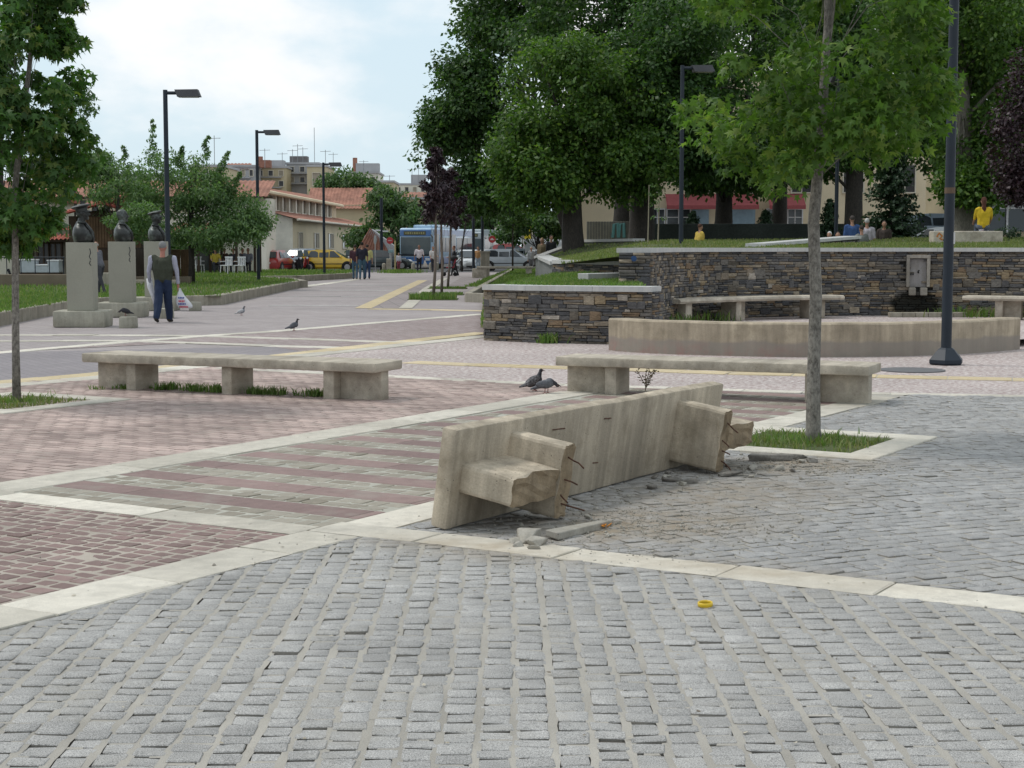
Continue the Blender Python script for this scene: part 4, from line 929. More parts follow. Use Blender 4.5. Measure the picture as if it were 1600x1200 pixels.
# pair of dark posts near the crossing and small lamps with globes
def post(label, px, Y, H, r=.05, globe=False, g_=None):
    g = thing('lamp_post', label, 'lamp post', (at_px(px, Y), Y, 0), 0, g_); MB().tube([(0, 0, 0), (0, 0, H)], r, 8).build('post', POLE, g)
    if globe: MB().ell((0, 0, H + .2), (.24, .24, .24), n=14, m=10).build('globe', flat('globe_glass', (.75, .75, .75), .2), g, smooth=True)
    return g
post('slim dark post left of the woman in the orange top', 740, 92, 4.5, .085, g_='slim dark posts by the crossing')
post('slim dark post right of the woman in the orange top', 754, 92, 4.3, .085, g_='slim dark posts by the crossing')
for px, py, Y, lb_ in ((652, 358, 140, 'white globe lamp above the front corner of the blue bus'), (707, 362, 138, 'white globe lamp over the rear of the blue bus'), (716, 355, 150, 'white globe lamp just right of the bus roof end'), (780, 363, 136, 'white globe lamp right of the round red sign')):
    post(lb_, px, Y, EYE + (386 - py) * Y / FPX - .2, .06, True, 'white globe lamps')
g = thing('cross_arm_lamp', 'dark street pole with two white lamp arms left of the no entry sign', 'street lamp', (at_px(597, 112), 112, 0))
MB().tube([(0, 0, 0), (0, 0, 5.0)], .11, 8).build('post', POLE, g)
for s in (-1, 1): MB().box((s * .25, 0, 2.72 - s * .03), (.42, .16, .10), bev=.02).build('lamp_arm', WHITEP, g)
# signs
def disc_sign(label, px, py, Y, rad, m, symbol, H0):
    z = EYE + (386 - py) * Y / FPX; g = thing('road_sign', label, 'road sign', (at_px(px, Y), Y, 0)); MB().tube([(0, .05, 0), (0, .05, z + rad)], .035, 8).build('post', flat('sign_post', (.35, .35, .35)), g)
    o = MB().lathe([(0, 0), (rad, 0), (rad, .02), (0, .02)], n=24).build('disc', m, g); o.matrix_local = Matrix.Translation((0, 0, z)) @ Matrix.Rotation(R(90), 4, 'X')
    symbol(g, z); return g
REDS_ = flat('sign_red', (.42, .045, .05), .5)
disc_sign('round red no entry sign in front of the dark green tree', 610, 376, 108, .23, REDS_, lambda g, z: MB().box((0, -.03, z), (.28, .012, .07)).build('white_bar', flat('sign_white', (.5, .3, .3)), g), 0)
def carsym(g, z):
    b = MB(); b.box((0, -.03, z - .02), (.26, .012, .07)); b.box((-.01, -.031, z + .04), (.14, .012, .06)); b.build('car_symbol', flat('sign_pale', (.6, .5, .5)), g)
disc_sign('round red sign with a pale car symbol near the silver car', 769, 374, 108, .24, REDS_, carsym, 0)
g = thing('road_sign', 'narrow grey sign seen edge on beside the parked cars', 'road sign', (at_px(587, 104), 104, 0)); MB().tube([(0, 0, 0), (0, 0, 2.4)], .03, 6).build('post', MATS['sign_post'], g); MB().ell((0, 0, 2.05), (.1, .03, .3)).build('plate', flat('sign_back', (.3, .33, .34)), g)
g = thing('hanging_box', 'grey litter box on a post below the no entry sign', 'litter bin', (at_px(611.5, 107), 107, 0)); MB().box((0, 0, 1.32), (.34, .2, .2), bev=.02).build('box', flat('box_teal', (.22, .33, .36)), g); MB().tube([(0, .2, 0), (0, .2, 1.3)], .04, 6).build('post', MATS['sign_post'], g)
for px, py, lb_ in ((645.5, 423, 'small pale bollard left of the man in the white shirt'), (673.5, 422.5, 'small pale bollard right of the man in the white shirt'), (600, 424, 'small pale bollard under the cross armed pole'), (683, 422, 'small pale bollard before the middle of the bus'), (736, 414, 'dark thin bollard in front of the pale car')):
    x, y = W(px, py); g = thing('bollard', lb_, 'bollard', (x, y, 0), 0, 'bollards along the street'); MB().lathe([(.13, 0), (.13, .42), (.11, .5), (.05, .54)], n=10).build('body', CONCK, g, auto=40)
x, y = W(604, 424); g = thing('concrete_block', 'pale upright concrete block beside the parked dark car', 'concrete block', (x + .15, y, 0)); MB().box((0, 0, .42), (.3, .3, .84), bev=.03).build('body', CONC, g); 
# ------------------------------------------------------------------ kerbed lawns on the left
def kerb_run(label, pts, h, th):
    p = Path(pts); g = thing('lawn_kerb', label, 'kerb', group='concrete kerbs round the lawns'); d = 0
    while d < p.len - .05:
        l = min(random.uniform(2.2, 3.0), p.len - d); 
        if p.len - d - l < .5: l = p.len - d
        n = max(1, int(l / .6)); vs = []; fs = []
        for i in range(n + 1):
            q = d + .004 + (l - .008) * i / n
            for o_, z in ((0, 0), (0, h - .015), (-.015, h), (-th + .015, h), (-th, h - .015), (-th, 0)):
                w = p.off(q, o_); vs.append((w.x, w.y, z))
        for i in range(n):
            for j in range(6): fs.append([i * 6 + j, i * 6 + (j + 1) % 6, i * 6 + 6 + (j + 1) % 6, i * 6 + 6 + j])
        fs += [list(range(6)), [n * 6 + j for j in range(6)][::-1]]
        MB().add(vs, fs).build('kerb_block', CONCK, g); d += l
    return p
k1 = [(-14, 30.6), (-10.4, 32.4), (-10.75, 36), (-10.75, 44.3)]
kp = [(-9.6, 24.0), W(0, 510), W(62, 497), W(110, 488), W(165, 481), W(345, 477), W(470, 449.5)]
kerb_run('long concrete kerb of the lawn behind the busts', kp, .28, .28)
x2, y2 = kp[-1]; kerb_run('concrete kerb end of the front lawn turning away', [(x2 - 3, y2 + 8.5), (x2 - 1.2, y2 + 5), (x2, y2)], .28, .28)
lawn1 = [kp[0], kp[1], kp[2], kp[3], kp[4], kp[5], kp[6], (x2 - 1.2, y2 + 5), (x2 - 3, y2 + 8.5), (-30, 76), (-30, 34)]
sheet('lawn', lawn1, .25, GRASSB)
blades('lawn_grass', np.concatenate([scatter(lawn1, 42000, .25), scatter([kp[0], kp[1], kp[2], kp[3], kp[4], kp[5], (-14, 46), (-16, 34)], 16000, .25)]), .10, GRASS, None, 'stuff', .014, .6)
kq = [W(400, 441), W(470, 440), W(552, 435), W(556, 431)]
kerb_run('concrete kerb of the second lawn near the yellow car', kq, .28, .28)
lawn2 = [kq[0], kq[1], kq[2], kq[3], (-9.3, 92), (-26, 95), (-30, 70)]
sheet('lawn', lawn2, .25, GRASSB); blades('lawn_grass', scatter(lawn2, 14000, .25), .12, GRASS, None, 'stuff', .022, .6)
g = thing('low_wall', 'low pale kerb strip lying across the left lawn', 'kerb'); p0, p1 = W(240, 441), W(392, 436); MB().box(((p0[0] + p1[0]) / 2, 58.5, .33), (5.2, .35, .16), bev=.02).build('strip', CONC, g)
# ------------------------------------------------------------------ mound and terraces on the right
def tin(name, pts, m, cut=None):
    from mathutils.geometry import delaunay_2d_cdt
    P2 = [Vector((p[0], p[1])) for p in pts]; r = delaunay_2d_cdt(P2, [], [], 0, 1e-4)
    Z = {(round(p[0], 3), round(p[1], 3)): p[2] for p in pts}
    vs = [(v.x, v.y, Z.get((round(v.x, 3), round(v.y, 3)), 1)) for v in r[0]]; F_ = [list(f) for f in r[2]]
    if cut: F_ = [f for f in F_ if not inside(cut, np.array([sum(vs[i][0] for i in f) / 3]), np.array([sum(vs[i][1] for i in f) / 3]))[0]]
    b = MB(); b.add(vs, F_); o = b.build(name, m, kind='structure', smooth=True)
    return o, vs, F_
def tin_scatter(vs, fs, n, yb=2.0):
    V = np.array(vs); T = np.array([f for f in fs if len(f) == 3]); A, B, C_ = V[T[:, 0]], V[T[:, 1]], V[T[:, 2]]
    ar = np.abs((B - A)[:, 0] * (C_ - A)[:, 1] - (B - A)[:, 1] * (C_ - A)[:, 0]) / 2; w = ar / np.mean([A, B, C_], 0)[:, 1] ** yb; idx = RNG.choice(len(T), n, p=w / w.sum())
    u = RNG.uniform(0, 1, (n, 1)); v = RNG.uniform(0, 1, (n, 1)); k = (u + v) > 1; u = np.where(k, 1 - u, u); v = np.where(k, 1 - v, v)
    return A[idx] + (B - A)[idx] * u + (C_ - A)[idx] * v
up = [P(865, 411, 34), P(925, 408, 32.5), P(982, 404, 31.2)]
MPTS = [(a, b, c - .04) for a, b, c in up] + [(2.45, 30.4, 1.42), (2.3, 29.0, 1.48)]
for i in range(13):
    q = hw.off(hw.len * (.12 + .88 * i / 12), -.45); MPTS.append((q.x, q.y, 1.53))
MPTS += [P(850, 412, 45), P(846, 408, 56), P(843, 404, 66), P(885, 391, 64), P(918, 379.5, 62), P(990, 378, 58), P(1040, 376, 56), P(1150, 375, 57), P(1245, 379, 54), P(1250, 381, 46), P(1330, 385, 48), P(1450, 381, 48), P(1490, 374, 50), P(1600, 371, 52), P(1700, 371, 52), (17, 33, 1.55), (20, 40, 1.7), P(940, 394, 45), P(1000, 383, 46), P(905, 402, 40), P(1100, 380, 46), P(1180, 383, 42)]
MPTS += [(6, 70, 1.75), (14, 72, 1.75), (24, 70, 1.75), (2.6, 76, 1.3)]
apse = [(q.x, q.y) for q in [hw.off(hw.len * (.12 + .88 * i / 48), -.40) for i in range(49)]] + [(14.5, 20), (1.8, 20), (1.95, 28.2)]
for i in range(37):
    q = hw.off(hw.len * (.12 + .88 * i / 36), -.46); MPTS.append((q.x, q.y, 1.53))
o, vs, fs = tin('grass_mound', MPTS, GRASSB, apse); 
tp = tin_scatter(vs, fs, 60000, 3.0)
blades('mound_grass', tp, .07, GRASSD, None, 'stuff', .013, .7)
TB = [(-.1, 27.55, .93), (.5, 27.1, .93), (2.2, 26.5, .93), (2.0, 28.2, .95), (2.3, 30.4, .97), P(866, 430, 33.7), P(930, 428, 32), P(870, 439, 30.5), (.1, 30, .93)]
o, vs, fs = tin('terrace_grass_ground', TB, GRASSB); blades('terrace_grass', tin_scatter(vs, fs, 9000, 0), .075, GRASS, None, 'stuff', .011, .8)
LL = [W(757, 457), W(726, 457), W(800, 424), W(836, 420), (1.0, 33.8), (.2, 31), (-.1, 28.1), (-.55, 27.9)]
ls = [(x, y, .2) for x, y in LL]; sheet('lawn', [(x, y) for x, y, z in ls], .2, GRASSB); blades('lawn_grass', scatter(LL, 12000, .2), .09, GRASS, None, 'stuff', .014, .7)
kerb_run('concrete kerb beside the small lawn left of the low stone wall', [W(802, 424), W(726, 472), W(757, 473)], .27, .2)
# second terrace wall
t2 = Path([(up[0][0], up[0][1]), (up[1][0], up[1][1]), (up[2][0] + .05, up[2][1])]); g = thing('stone_wall', 'small dry stone terrace wall with marble top in the grass above the low wall', 'stone wall')
vs, fs = ribbon(t2, [(-.06, .6), (-.06, 1.2), (-.4, 1.2), (-.4, .6)]); MB().add(vs, fs).build('wall_core', MORTAR, g); stones(t2, .88, 1.25, g, 120, seed=9); coping(t2, 1.25, 1.325, .05, .42, g)
t3 = Path([(1.05, 66), (.86, 50), (up[0][0] - .02, up[0][1] + .05)]); vs, fs = ribbon(t3, [(-.02, .0), (-.02, 1.22), (-.4, 1.22), (-.4, .0)], .8)
g = thing('retaining_wall', 'grey retaining wall with pale coping running back along the lawn', 'retaining wall'); MB().add(vs, fs).build('wall', mat('grey_wall', (.15, .155, .15), .9, .2, 1.5, .15, 20), g); coping(t3, 1.221, 1.30, .05, .45, g, MARBLEG, (2, 3))
g = thing('marble_kerb', 'white marble kerb strip lying in the terrace grass', 'kerb'); q0, q1 = P(911, 433, 29.5), P(978, 427, 30.5); 
a = Vector(q0); b_ = Vector(q1); MB().box((a + b_) / 2 + Vector((0, 0, -.1)), ((b_ - a).length, .25, .28), rot=math.atan2((b_ - a).y, (b_ - a).x), bev=.01).build('slab', MARBLE, g)
# ramp wall rising to the right at the back of the slope
g = thing('ramp_wall', 'dark sloping ramp wall with thin grey coping behind the grass slope', 'ramp wall')
ra, rb, rc = Vector(P(843, 404, 66)), Vector(P(914, 378.5, 62)), Vector(P(998, 377, 58))
for a, b_ in ((ra, rb), (rb, rc)):
    d = (b_ - a).normalized(); n2 = Vector((d.y, -d.x, 0)).normalized() * .18
    MB().add([a - n2 + Vector((0, 0, -1.4)), a + n2 + Vector((0, 0, -1.4)), b_ + n2 + Vector((0, 0, -1.4)), b_ - n2 + Vector((0, 0, -1.4)), a - n2, a + n2, b_ + n2, b_ - n2], [[0, 1, 2, 3][::-1], [4, 5, 6, 7], [0, 1, 5, 4], [1, 2, 6, 5], [2, 3, 7, 6], [3, 0, 4, 7]]).build('wall', MATS['grey_wall'], g)
    n2 *= 1.4; h = Vector((0, 0, .1)); MB().add([a - n2, a + n2, b_ + n2, b_ - n2, a - n2 + h, a + n2 + h, b_ + n2 + h, b_ - n2 + h], [[0, 1, 2, 3][::-1], [4, 5, 6, 7], [0, 1, 5, 4], [1, 2, 6, 5], [2, 3, 7, 6], [3, 0, 4, 7]]).build('coping_slab', MARBLEG, g)
# white sloping wall on top of the mound
g = thing('stone_wall', 'short stone ramp wall with sloping white top on the mound', 'stone wall'); a, b_ = Vector(P(1180, 385.5, 39)), Vector(P(1332, 373, 45)); d = (b_ - a).normalized(); n2 = Vector((d.y, -d.x, 0)).normalized() * .2
MB().add([a - n2 + Vector((0, 0, -.6)), a + n2 + Vector((0, 0, -.6)), b_ + n2 + Vector((0, 0, -.8)), b_ - n2 + Vector((0, 0, -.8)), a - n2, a + n2, b_ + n2, b_ - n2], [[0, 1, 2, 3][::-1], [4, 5, 6, 7], [0, 1, 5, 4], [1, 2, 6, 5], [2, 3, 7, 6], [3, 0, 4, 7]]).build('wall_core', MORTAR, g)
tq = Path([(a.x + .06, a.y), (b_.x + .06, b_.y)]); q = Path([(a.lerp(b_, .5).x, a.lerp(b_, .5).y), (b_.x, b_.y)])
for i in range(26):
    t = random.uniform(.35, .98); c_ = a.lerp(b_, t) + Vector((n2.x, n2.y, -random.uniform(.04, .22))); o = bpy.data.objects.new('stone', STM[i % 10]); COL.objects.link(o); o.parent = g; o.location = c_; o.scale = (random.uniform(.15, .35), .08, .06); o.rotation_euler = (0, 0, math.atan2(d.y, d.x))
n2 *= 1.3; h = Vector((0, 0, .08)); MB().add([a - n2, a + n2, b_ + n2, b_ - n2, a - n2 + h, a + n2 + h, b_ + n2 + h, b_ - n2 + h], [[0, 1, 2, 3][::-1], [4, 5, 6, 7], [0, 1, 5, 4], [1, 2, 6, 5], [2, 3, 7, 6], [3, 0, 4, 7]]).build('coping_slab', MARBLE, g)
# dark long wall and bench block on the mound
g = thing('dark_wall', 'long dark park wall behind the grass mound', 'wall'); MB().box((at_px(1225, 66), 66, 1.9), (66 * 430 / FPX, .35, 1.3), bev=.02).build('wall', mat('dark_wall', (.035, .042, .04), .9, .3, .8, .2, 12), g)
g = thing('concrete_block_bench', 'low concrete block seat with orange and black graffiti on the mound', 'bench'); x, y, z = P(1509, 376, 44)
MB().box((x, y, z + .08), (1.9, .5, .36), bev=.03).build('seat', CONC, g)
GRO = flat('graffiti_orange', (.45, .17, .05)); GRB = flat('graffiti_black', (.03, .03, .035))
def scribble(parent, name, m, pts, r=.018):
    MB().tube(pts, r, 5, flat_=.25).build(name, m, parent)
fy = y - .255
scribble(g, 'graffiti', GRO, [(x - .86, fy, z + .1), (x - .8, fy, z + .2), (x - .72, fy, z + .12), (x - .78, fy, z + .06), (x - .7, fy, z + .02)], .03); scribble(g, 'graffiti', GRO, [(x - .66, fy, z + .2), (x - .6, fy, z + .1), (x - .55, fy, z + .2), (x - .58, fy, z + .04)], .03); scribble(g, 'graffiti', GRB, [(x - .68, fy - .003, z + .0), (x - .6, fy - .003, z + .12), (x - .55, fy - .003, z - .02)], .02)
# ------------------------------------------------------------------ trees
def leaf_shape(kind):
    if kind == 'star':
        pts = [(-.35, 0)]
        for a, r in ((-150, .42), (-118, .62), (-92, .34), (-58, .92), (-30, .40), (0, 1.1), (30, .40), (58, .92), (92, .34), (118, .62), (150, .42)): pts.append((r * math.cos(R(a)), r * math.sin(R(a))))
        V = [(0, 0, .05)] + [(x, y, -.16 * abs(y) - .12 * x * x) for x, y in pts]; n = len(pts); F = [(0, 1 + i, 1 + (i + 1) % n) for i in range(n)]
    elif kind == 'oval':
        V = [(-.7, 0, 0), (0, .38, -.05), (0, -.38, -.05), (.9, 0, -.2), (.05, 0, .06)]; F = [(0, 4, 1), (0, 2, 4), (4, 3, 1), (4, 2, 3)]
    else:
        V = [(-.6, 0, 0), (.05, .5, -.08), (.05, -.5, -.08), (.8, 0, -.12)]; F = [(0, 2, 1), (1, 2, 3)]
    return np.array(V, float), np.array(F)
def frames(n, out, droop, spread):
    a = out * (1 - droop) + np.array([0, 0, -1.0]) * droop + RNG.normal(0, spread, (n, 3)); a /= np.linalg.norm(a, axis=1, keepdims=True) + 1e-9
    nn = out * .45 + np.array([0, 0, .9]) + RNG.normal(0, .5, (n, 3)); nn -= a * (nn * a).sum(1, keepdims=True); nn /= np.linalg.norm(nn, axis=1, keepdims=True) + 1e-9
    return a, np.cross(nn, a), nn
def clump_points(clumps, per, shell=.55, base=1.0):
    """clumps: rows (x,y,z,r) -> leaf points and outward directions, thicker towards the rim of each clump"""
    c = np.repeat(np.array(clumps), per, 0); n = len(c); d = RNG.normal(0, 1, (n, 3)); d /= np.linalg.norm(d, axis=1, keepdims=True)
    r = c[:, 3:4] * (shell + (1 - shell) * RNG.uniform(0, 1, (n, 1)) ** .7) * RNG.uniform(.75, 1.15, (n, 1)); d2 = d * np.array([1, 1, .72])
    return c[:, :3] + d2 * r, d
def leaves_mesh(name, pts, out, size, shape, m, parent, droop=.45, spread=.5, kind='stuff', nind=0):
    n = len(pts); V, F = leaf_shape(shape); a, b, c = frames(n, out, droop, spread); s = size * RNG.uniform(.6, 1.25, (n, 1, 1))
    if nind:
        order = np.argsort(pts[:, 1] + RNG.uniform(0, .5, n)); pts, a, b, c, s = pts[order], a[order], b[order], c[order], s[order]
        me = bpy.data.meshes.new('leaf'); me.from_pydata([tuple(v) for v in V], [], [tuple(map(int, f)) for f in F]); me.materials.append(m)
        for i in range(nind):
            M_ = Matrix([[*x] for x in np.stack([a[i], b[i], c[i]], 1)]).to_4x4(); o = bpy.data.objects.new('leaf', me); COL.objects.link(o); o.parent = parent
            M_.translation = Vector(pts[i]); o.matrix_local = M_ @ Matrix.Diagonal((*[float(s[i, 0, 0])] * 3, 1))
        pts, a, b, c, s = pts[nind:], a[nind:], b[nind:], c[nind:], s[nind:]; n = len(pts)
    W_ = pts[:, None, :] + s * (V[None, :, 0:1] * a[:, None, :] + V[None, :, 1:2] * b[:, None, :] + V[None, :, 2:3] * c[:, None, :])
    FF = (F[None] + (np.arange(n) * len(V))[:, None, None]).reshape(-1, 3)
    return npmesh(name, W_.reshape(-1, 3), FF, m, parent, kind)
def limbs(trunk_pts, trunk_r, clumps, nb, m, parent, seed=1, r0=.24, z_lo=.45, n=10, name='trunk'):
    rr = random.Random(seed); b = MB(); b.tube(trunk_pts, trunk_r, n); tp = [Vector(p) for p in trunk_pts]; top = tp[-1]
    o = b.build(name, m, parent, smooth=True); b = MB()
    for cx, cy, cz, cr in rr.sample(list(clumps), min(nb, len(clumps))):
        e = Vector((cx, cy, cz)); f = rr.uniform(max(z_lo, .62 if trunk_r[0] < .1 else z_lo), .98); k = f * (len(tp) - 1); i = min(int(k), len(tp) - 2); s = tp[i].lerp(tp[i + 1], k - i)
        if s.z > e.z - .1: s = tp[max(0, i - 1)].lerp(tp[i], .5)
        mid = s.lerp(e, .5) + Vector((0, 0, .12 * (e - s).length)) + Vector((rr.uniform(-1, 1), rr.uniform(-1, 1), 0)) * .06 * (e - s).length; rb = trunk_r[i] * r0 * (.6 if trunk_r[0] < .1 else 1)
        b.tube([s, s.lerp(mid, .55), mid, mid.lerp(e, .6), e], [rb, rb * .8, rb * .6, rb * .4, rb * .2], 6)
    if nb: b.build('branch', m, parent, smooth=True, kind='stuff')
    return o
def crown_clumps(c, r, n, cr, seed, hollow=.35, flat_bottom=None, top=None):
    rr = random.Random(seed); out = []; tries = 0
    while len(out) < n and tries < 9000:
        tries += 1; x, y, z = (rr.uniform(-1, 1) for _ in range(3)); q = x * x + y * y + z * z
        if q > 1 or q < hollow ** 2: continue
        out.append((c[0] + x * r[0], c[1] + y * r[1], c[2] + z * r[2], cr * rr.uniform(.7, 1.3)))
    return out
def tree(name, label, base, crowns, trunk, trunk_r, lm, bm_, size, per, shape='dia', group=None, nb=14, droop=.4, shell=.5, seed=1, nind=0, spread=.5, cat='tree'):
    """crowns: list of clumps in world coordinates; trunk: world points"""
    g = thing(name, label, cat, base, 0, group); B = Vector(base if len(base) == 3 else (*base, 0))
    cl = [(x - B.x, y - B.y, z - B.z, r) for x, y, z, r in crowns]; tp = [Vector(p) - B for p in trunk]
    limbs(tp, trunk_r, cl, nb, bm_, g, seed)
    pts, out = clump_points(cl, per, shell)
    leaves_mesh('crown', pts, out, size, shape, lm, g, droop, spread, 'stuff', nind)
    return g
# near tree on the right: slender sweetgum beside the toppled bench
bx, by = 2.49, 13.12
cl = []; rr = random.Random(11)
def env(z):  # crown radius at height
    return max(.15, 1.0 * math.sin(max(0, min(1, (z - 1.95) / 5.2)) ** .62 * math.pi) ** .55)
lowl = [(-.35, -.3, 2.12, .24), (-.62, .1, 2.30, .26), (-.9, -.2, 2.52, .24), (-.25, -.55, 2.28, .26), (.35, -.25, 2.34, .26), (.62, .2, 2.45, .26), (.9, -.1, 2.62, .22), (1.02, .15, 2.78, .18), (-1.0, .2, 2.72, .2), (-.15, .35, 2.4, .25), (.1, -.6, 2.52, .3), (.55, -.5, 2.6, .28), (-.6, -.5, 2.58, .28), (-.4, .1, 2.2, .2)]
cl += [(bx + x, by + y, z, r) for x, y, z, r in lowl]
for i in range(150):
    z = 2.35 + 3.6 * rr.random() ** 1.25; e = env(z) * (.25 + .8 * rr.random() ** .6); a = rr.uniform(0, 2 * math.pi)
    cl.append((bx + e * math.cos(a), by + e * math.sin(a), z, rr.uniform(.17, .30)))
tree('young_tree', 'young green sweetgum with spotted grey trunk beside the toppled bench', (bx, by, 0), cl, [(bx + .0, by, -.02), (bx - .005, by, .1), (bx - .01, by, .6), (bx + .0, by, 1.2), (bx - .03, by, 1.8), (bx + .02, by, 2.5), (bx + .06, by, 3.4), (bx + .05, by, 4.6), (bx + .06, by, 5.8)], [.074, .062, .053, .050, .047, .042, .032, .021, .009], LEAF1, BARKG, .058, 82, 'star', 'young street trees in grass pits', 30, .5, .4, 2, 300, .45)
bx, by = -5.1, 16.4; cl = []; rr = random.Random(5)
for i in range(150):
    z = 1.62 + 3.3 * rr.random(); k = (z - 1.5) / 3.3; e = (.73 * (1 - k ** 2.2) + .10) * min(1, .42 + max(0, z - 1.75) * .95) * (.3 + .72 * rr.random() ** .6); a = rr.uniform(0, 2 * math.pi)
    lx = .38 * max(0, k - .3) / .7
    cl.append((bx + lx + e * math.cos(a), by + e * math.sin(a), z, rr.uniform(.15, .27) * (1 - .35 * k)))
for i in range(8): cl.append((bx + .33 + .02 * i, by + .0, 3.7 + i * .085, .12))
tree('young_tree', 'dark leafy young tree with a thin trunk in the grass pit by the long bench', (bx, by, 0), cl, [(bx, by, -.02), (bx + .005, by, .6), (bx + .02, by, 1.3), (bx + .04, by, 2.2), (bx + .2, by, 3.3), (bx + .36, by, 4.3)], [.046, .039, .036, .032, .025, .010], LEAF2, BARKG, .066, 72, 'star', 'young street trees in grass pits', 26, .62, .4, 3, 300, .4)
# big park trees
def lobes(spec, n, cr, seed, hollow=.45):
    out = []
    for i, (px, py, Y, rx, ry, rz) in enumerate(spec):
        c = P(px, py, Y); out += crown_clumps(c, (rx * Y / FPX, ry * Y / FPX, rz * Y / FPX), n, cr, seed + i, hollow)
    return out
def btree(name, label, px, pyb, Y, lobes_, nper, cr, per, lm, bm_, size_, tr, seed, tpx=None, ttop=None, shape='dia', nb=16, group='large plane trees in the park', bend=None, droop=.35):
    x, y, z = P(px, pyb, Y); z -= .3; cl = lobes(lobes_, nper, cr, seed)
    tx, ty, tz = P(tpx if tpx is not None else px, ttop if ttop is not None else 150, Y)
    pts = [(x, y, z), (x + (tx - x) * .03, y, z + .4)] + [(x + (tx - x) * k + (bend or 0) * math.sin(k * math.pi), y, z + (tz - z) * k) for k in (.2, .4, .6, .8, 1)]
    return tree(name, label, (x, y, z), cl, pts, [tr * 1.35, tr * 1.05, tr * .95, tr * .85, tr * .7, tr * .5, tr * .25], lm, bm_, size_ * .66, int(per * 2.1), shape, group, nb, droop, .45, seed)
G1 = 'large plane trees in the park'
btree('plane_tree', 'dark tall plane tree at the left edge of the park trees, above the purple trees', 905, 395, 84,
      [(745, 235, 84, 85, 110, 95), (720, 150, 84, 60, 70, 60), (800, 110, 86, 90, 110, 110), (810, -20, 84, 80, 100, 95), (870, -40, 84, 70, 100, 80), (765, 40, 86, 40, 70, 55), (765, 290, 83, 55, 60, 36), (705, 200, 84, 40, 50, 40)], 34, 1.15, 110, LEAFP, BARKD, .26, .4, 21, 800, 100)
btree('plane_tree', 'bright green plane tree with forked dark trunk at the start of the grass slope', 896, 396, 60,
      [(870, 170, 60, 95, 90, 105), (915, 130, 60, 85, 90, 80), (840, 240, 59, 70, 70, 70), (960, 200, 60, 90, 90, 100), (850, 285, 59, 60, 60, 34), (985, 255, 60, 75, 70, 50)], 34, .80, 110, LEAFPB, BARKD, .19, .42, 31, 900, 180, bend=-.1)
b = MB(); a0 = Vector(P(893, 330, 60)); b.tube([a0, Vector(P(876, 300, 60)), Vector(P(866, 270, 60)), Vector(P(862, 235, 60))], [.24, .2, .16, .1], 10); t_ = COL.objects['plane_tree.001'] if 'plane_tree.001' in COL.objects else None
if t_:
    bpy.context.view_layer.update(); o = b.build('fork', BARKD, None, smooth=True); o.parent = t_; o.location = -Vector(t_.location)
btree('plane_tree', 'tall dark plane tree behind, reaching the top edge above the bright green one', 968, 388, 70,
      [(900, 30, 72, 110, 110, 90), (1000, 60, 72, 110, 110, 110), (1050, -40, 72, 120, 120, 90), (940, -80, 72, 120, 110, 80), (1020, 160, 72, 90, 90, 80)], 36, 1.0, 110, LEAFP, BARKD, .23, .36, 41, 985, 60)
btree('plane_tree', 'tall straight dark trunked plane tree behind the sapling stakes', 1002, 384, 62,
      [(1010, 120, 62, 90, 90, 90), (1060, 60, 62, 80, 80, 80), (1080, 180, 62, 80, 80, 90), (1000, 225, 62, 60, 60, 40), (1090, 235, 62, 55, 55, 40)], 32, .85, 100, LEAFP, BARKD, .20, .5, 51, 1008, 80)
btree('plane_tree', 'leaning old tree with a split trunk in front of the pale blue shop panels', 1128, 372, 72,
      [(1150, 60, 74, 110, 100, 110), (1130, 200, 73, 100, 90, 90), (1180, 236, 72, 90, 80, 55), (1110, 255, 70, 60, 60, 30), (1200, -60, 74, 120, 120, 90)], 34, 1.0, 105, LEAFP, BARKD, .23, .42, 61, 1112, 200, bend=.3)
btree('plane_tree', 'shaded park tree behind the crown of the thin grey trunk', 1217, 374, 75,
      [(1240, 100, 78, 110, 110, 120), (1230, 220, 77, 90, 80, 55), (1290, 20, 78, 120, 110, 110), (1280, 200, 78, 80, 80, 90)], 34, 1.05, 100, LEAFP, BARKD, .24, .36, 71, 1225, 90)
btree('plane_tree', 'park tree with straight dark trunk just right of the slim lamp post', 1333, 382, 62,
      [(1330, 140, 62, 110, 100, 110), (1370, 40, 62, 120, 110, 100), (1300, 220, 62, 70, 70, 50), (1390, 200, 63, 80, 80, 70), (1290, 60, 62, 90, 90, 90)], 36, .85, 105, LEAFP, BARKD, .20, .36, 81, 1338, 90)
btree('plane_tree', 'pale trunked plane tree right of the tall lamp post', 1508, 366, 52,
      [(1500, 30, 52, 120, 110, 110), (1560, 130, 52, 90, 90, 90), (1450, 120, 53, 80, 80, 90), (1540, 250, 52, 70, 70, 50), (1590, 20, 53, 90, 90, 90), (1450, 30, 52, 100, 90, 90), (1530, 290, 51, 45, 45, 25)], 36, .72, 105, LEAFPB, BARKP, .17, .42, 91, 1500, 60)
btree('plane_tree', 'dark tree filling the upper right corner behind the pale trunk', 1620, 366, 66,
      [(1620, 60, 66, 120, 110, 120), (1560, -40, 66, 120, 110, 90), (1450, -60, 68, 120, 110, 80), (1640, 220, 66, 90, 80, 90), (1480, 190, 68, 60, 70, 80)], 34, .95, 100, LEAFP, BARKD, .22, .4, 95, 1610, 100)
btree('purple_tree', 'dark purple leaved tree at the right edge of the photo', 1610, 366, 46,
      [(1605, 210, 46, 50, 60, 95), (1625, 130, 46, 46, 50, 60), (1598, 285, 46, 34, 45, 34)], 34, .45, 60, LEAFV, BARKD, .13, .14, 97, 1605, 120, group='purple leaved trees')
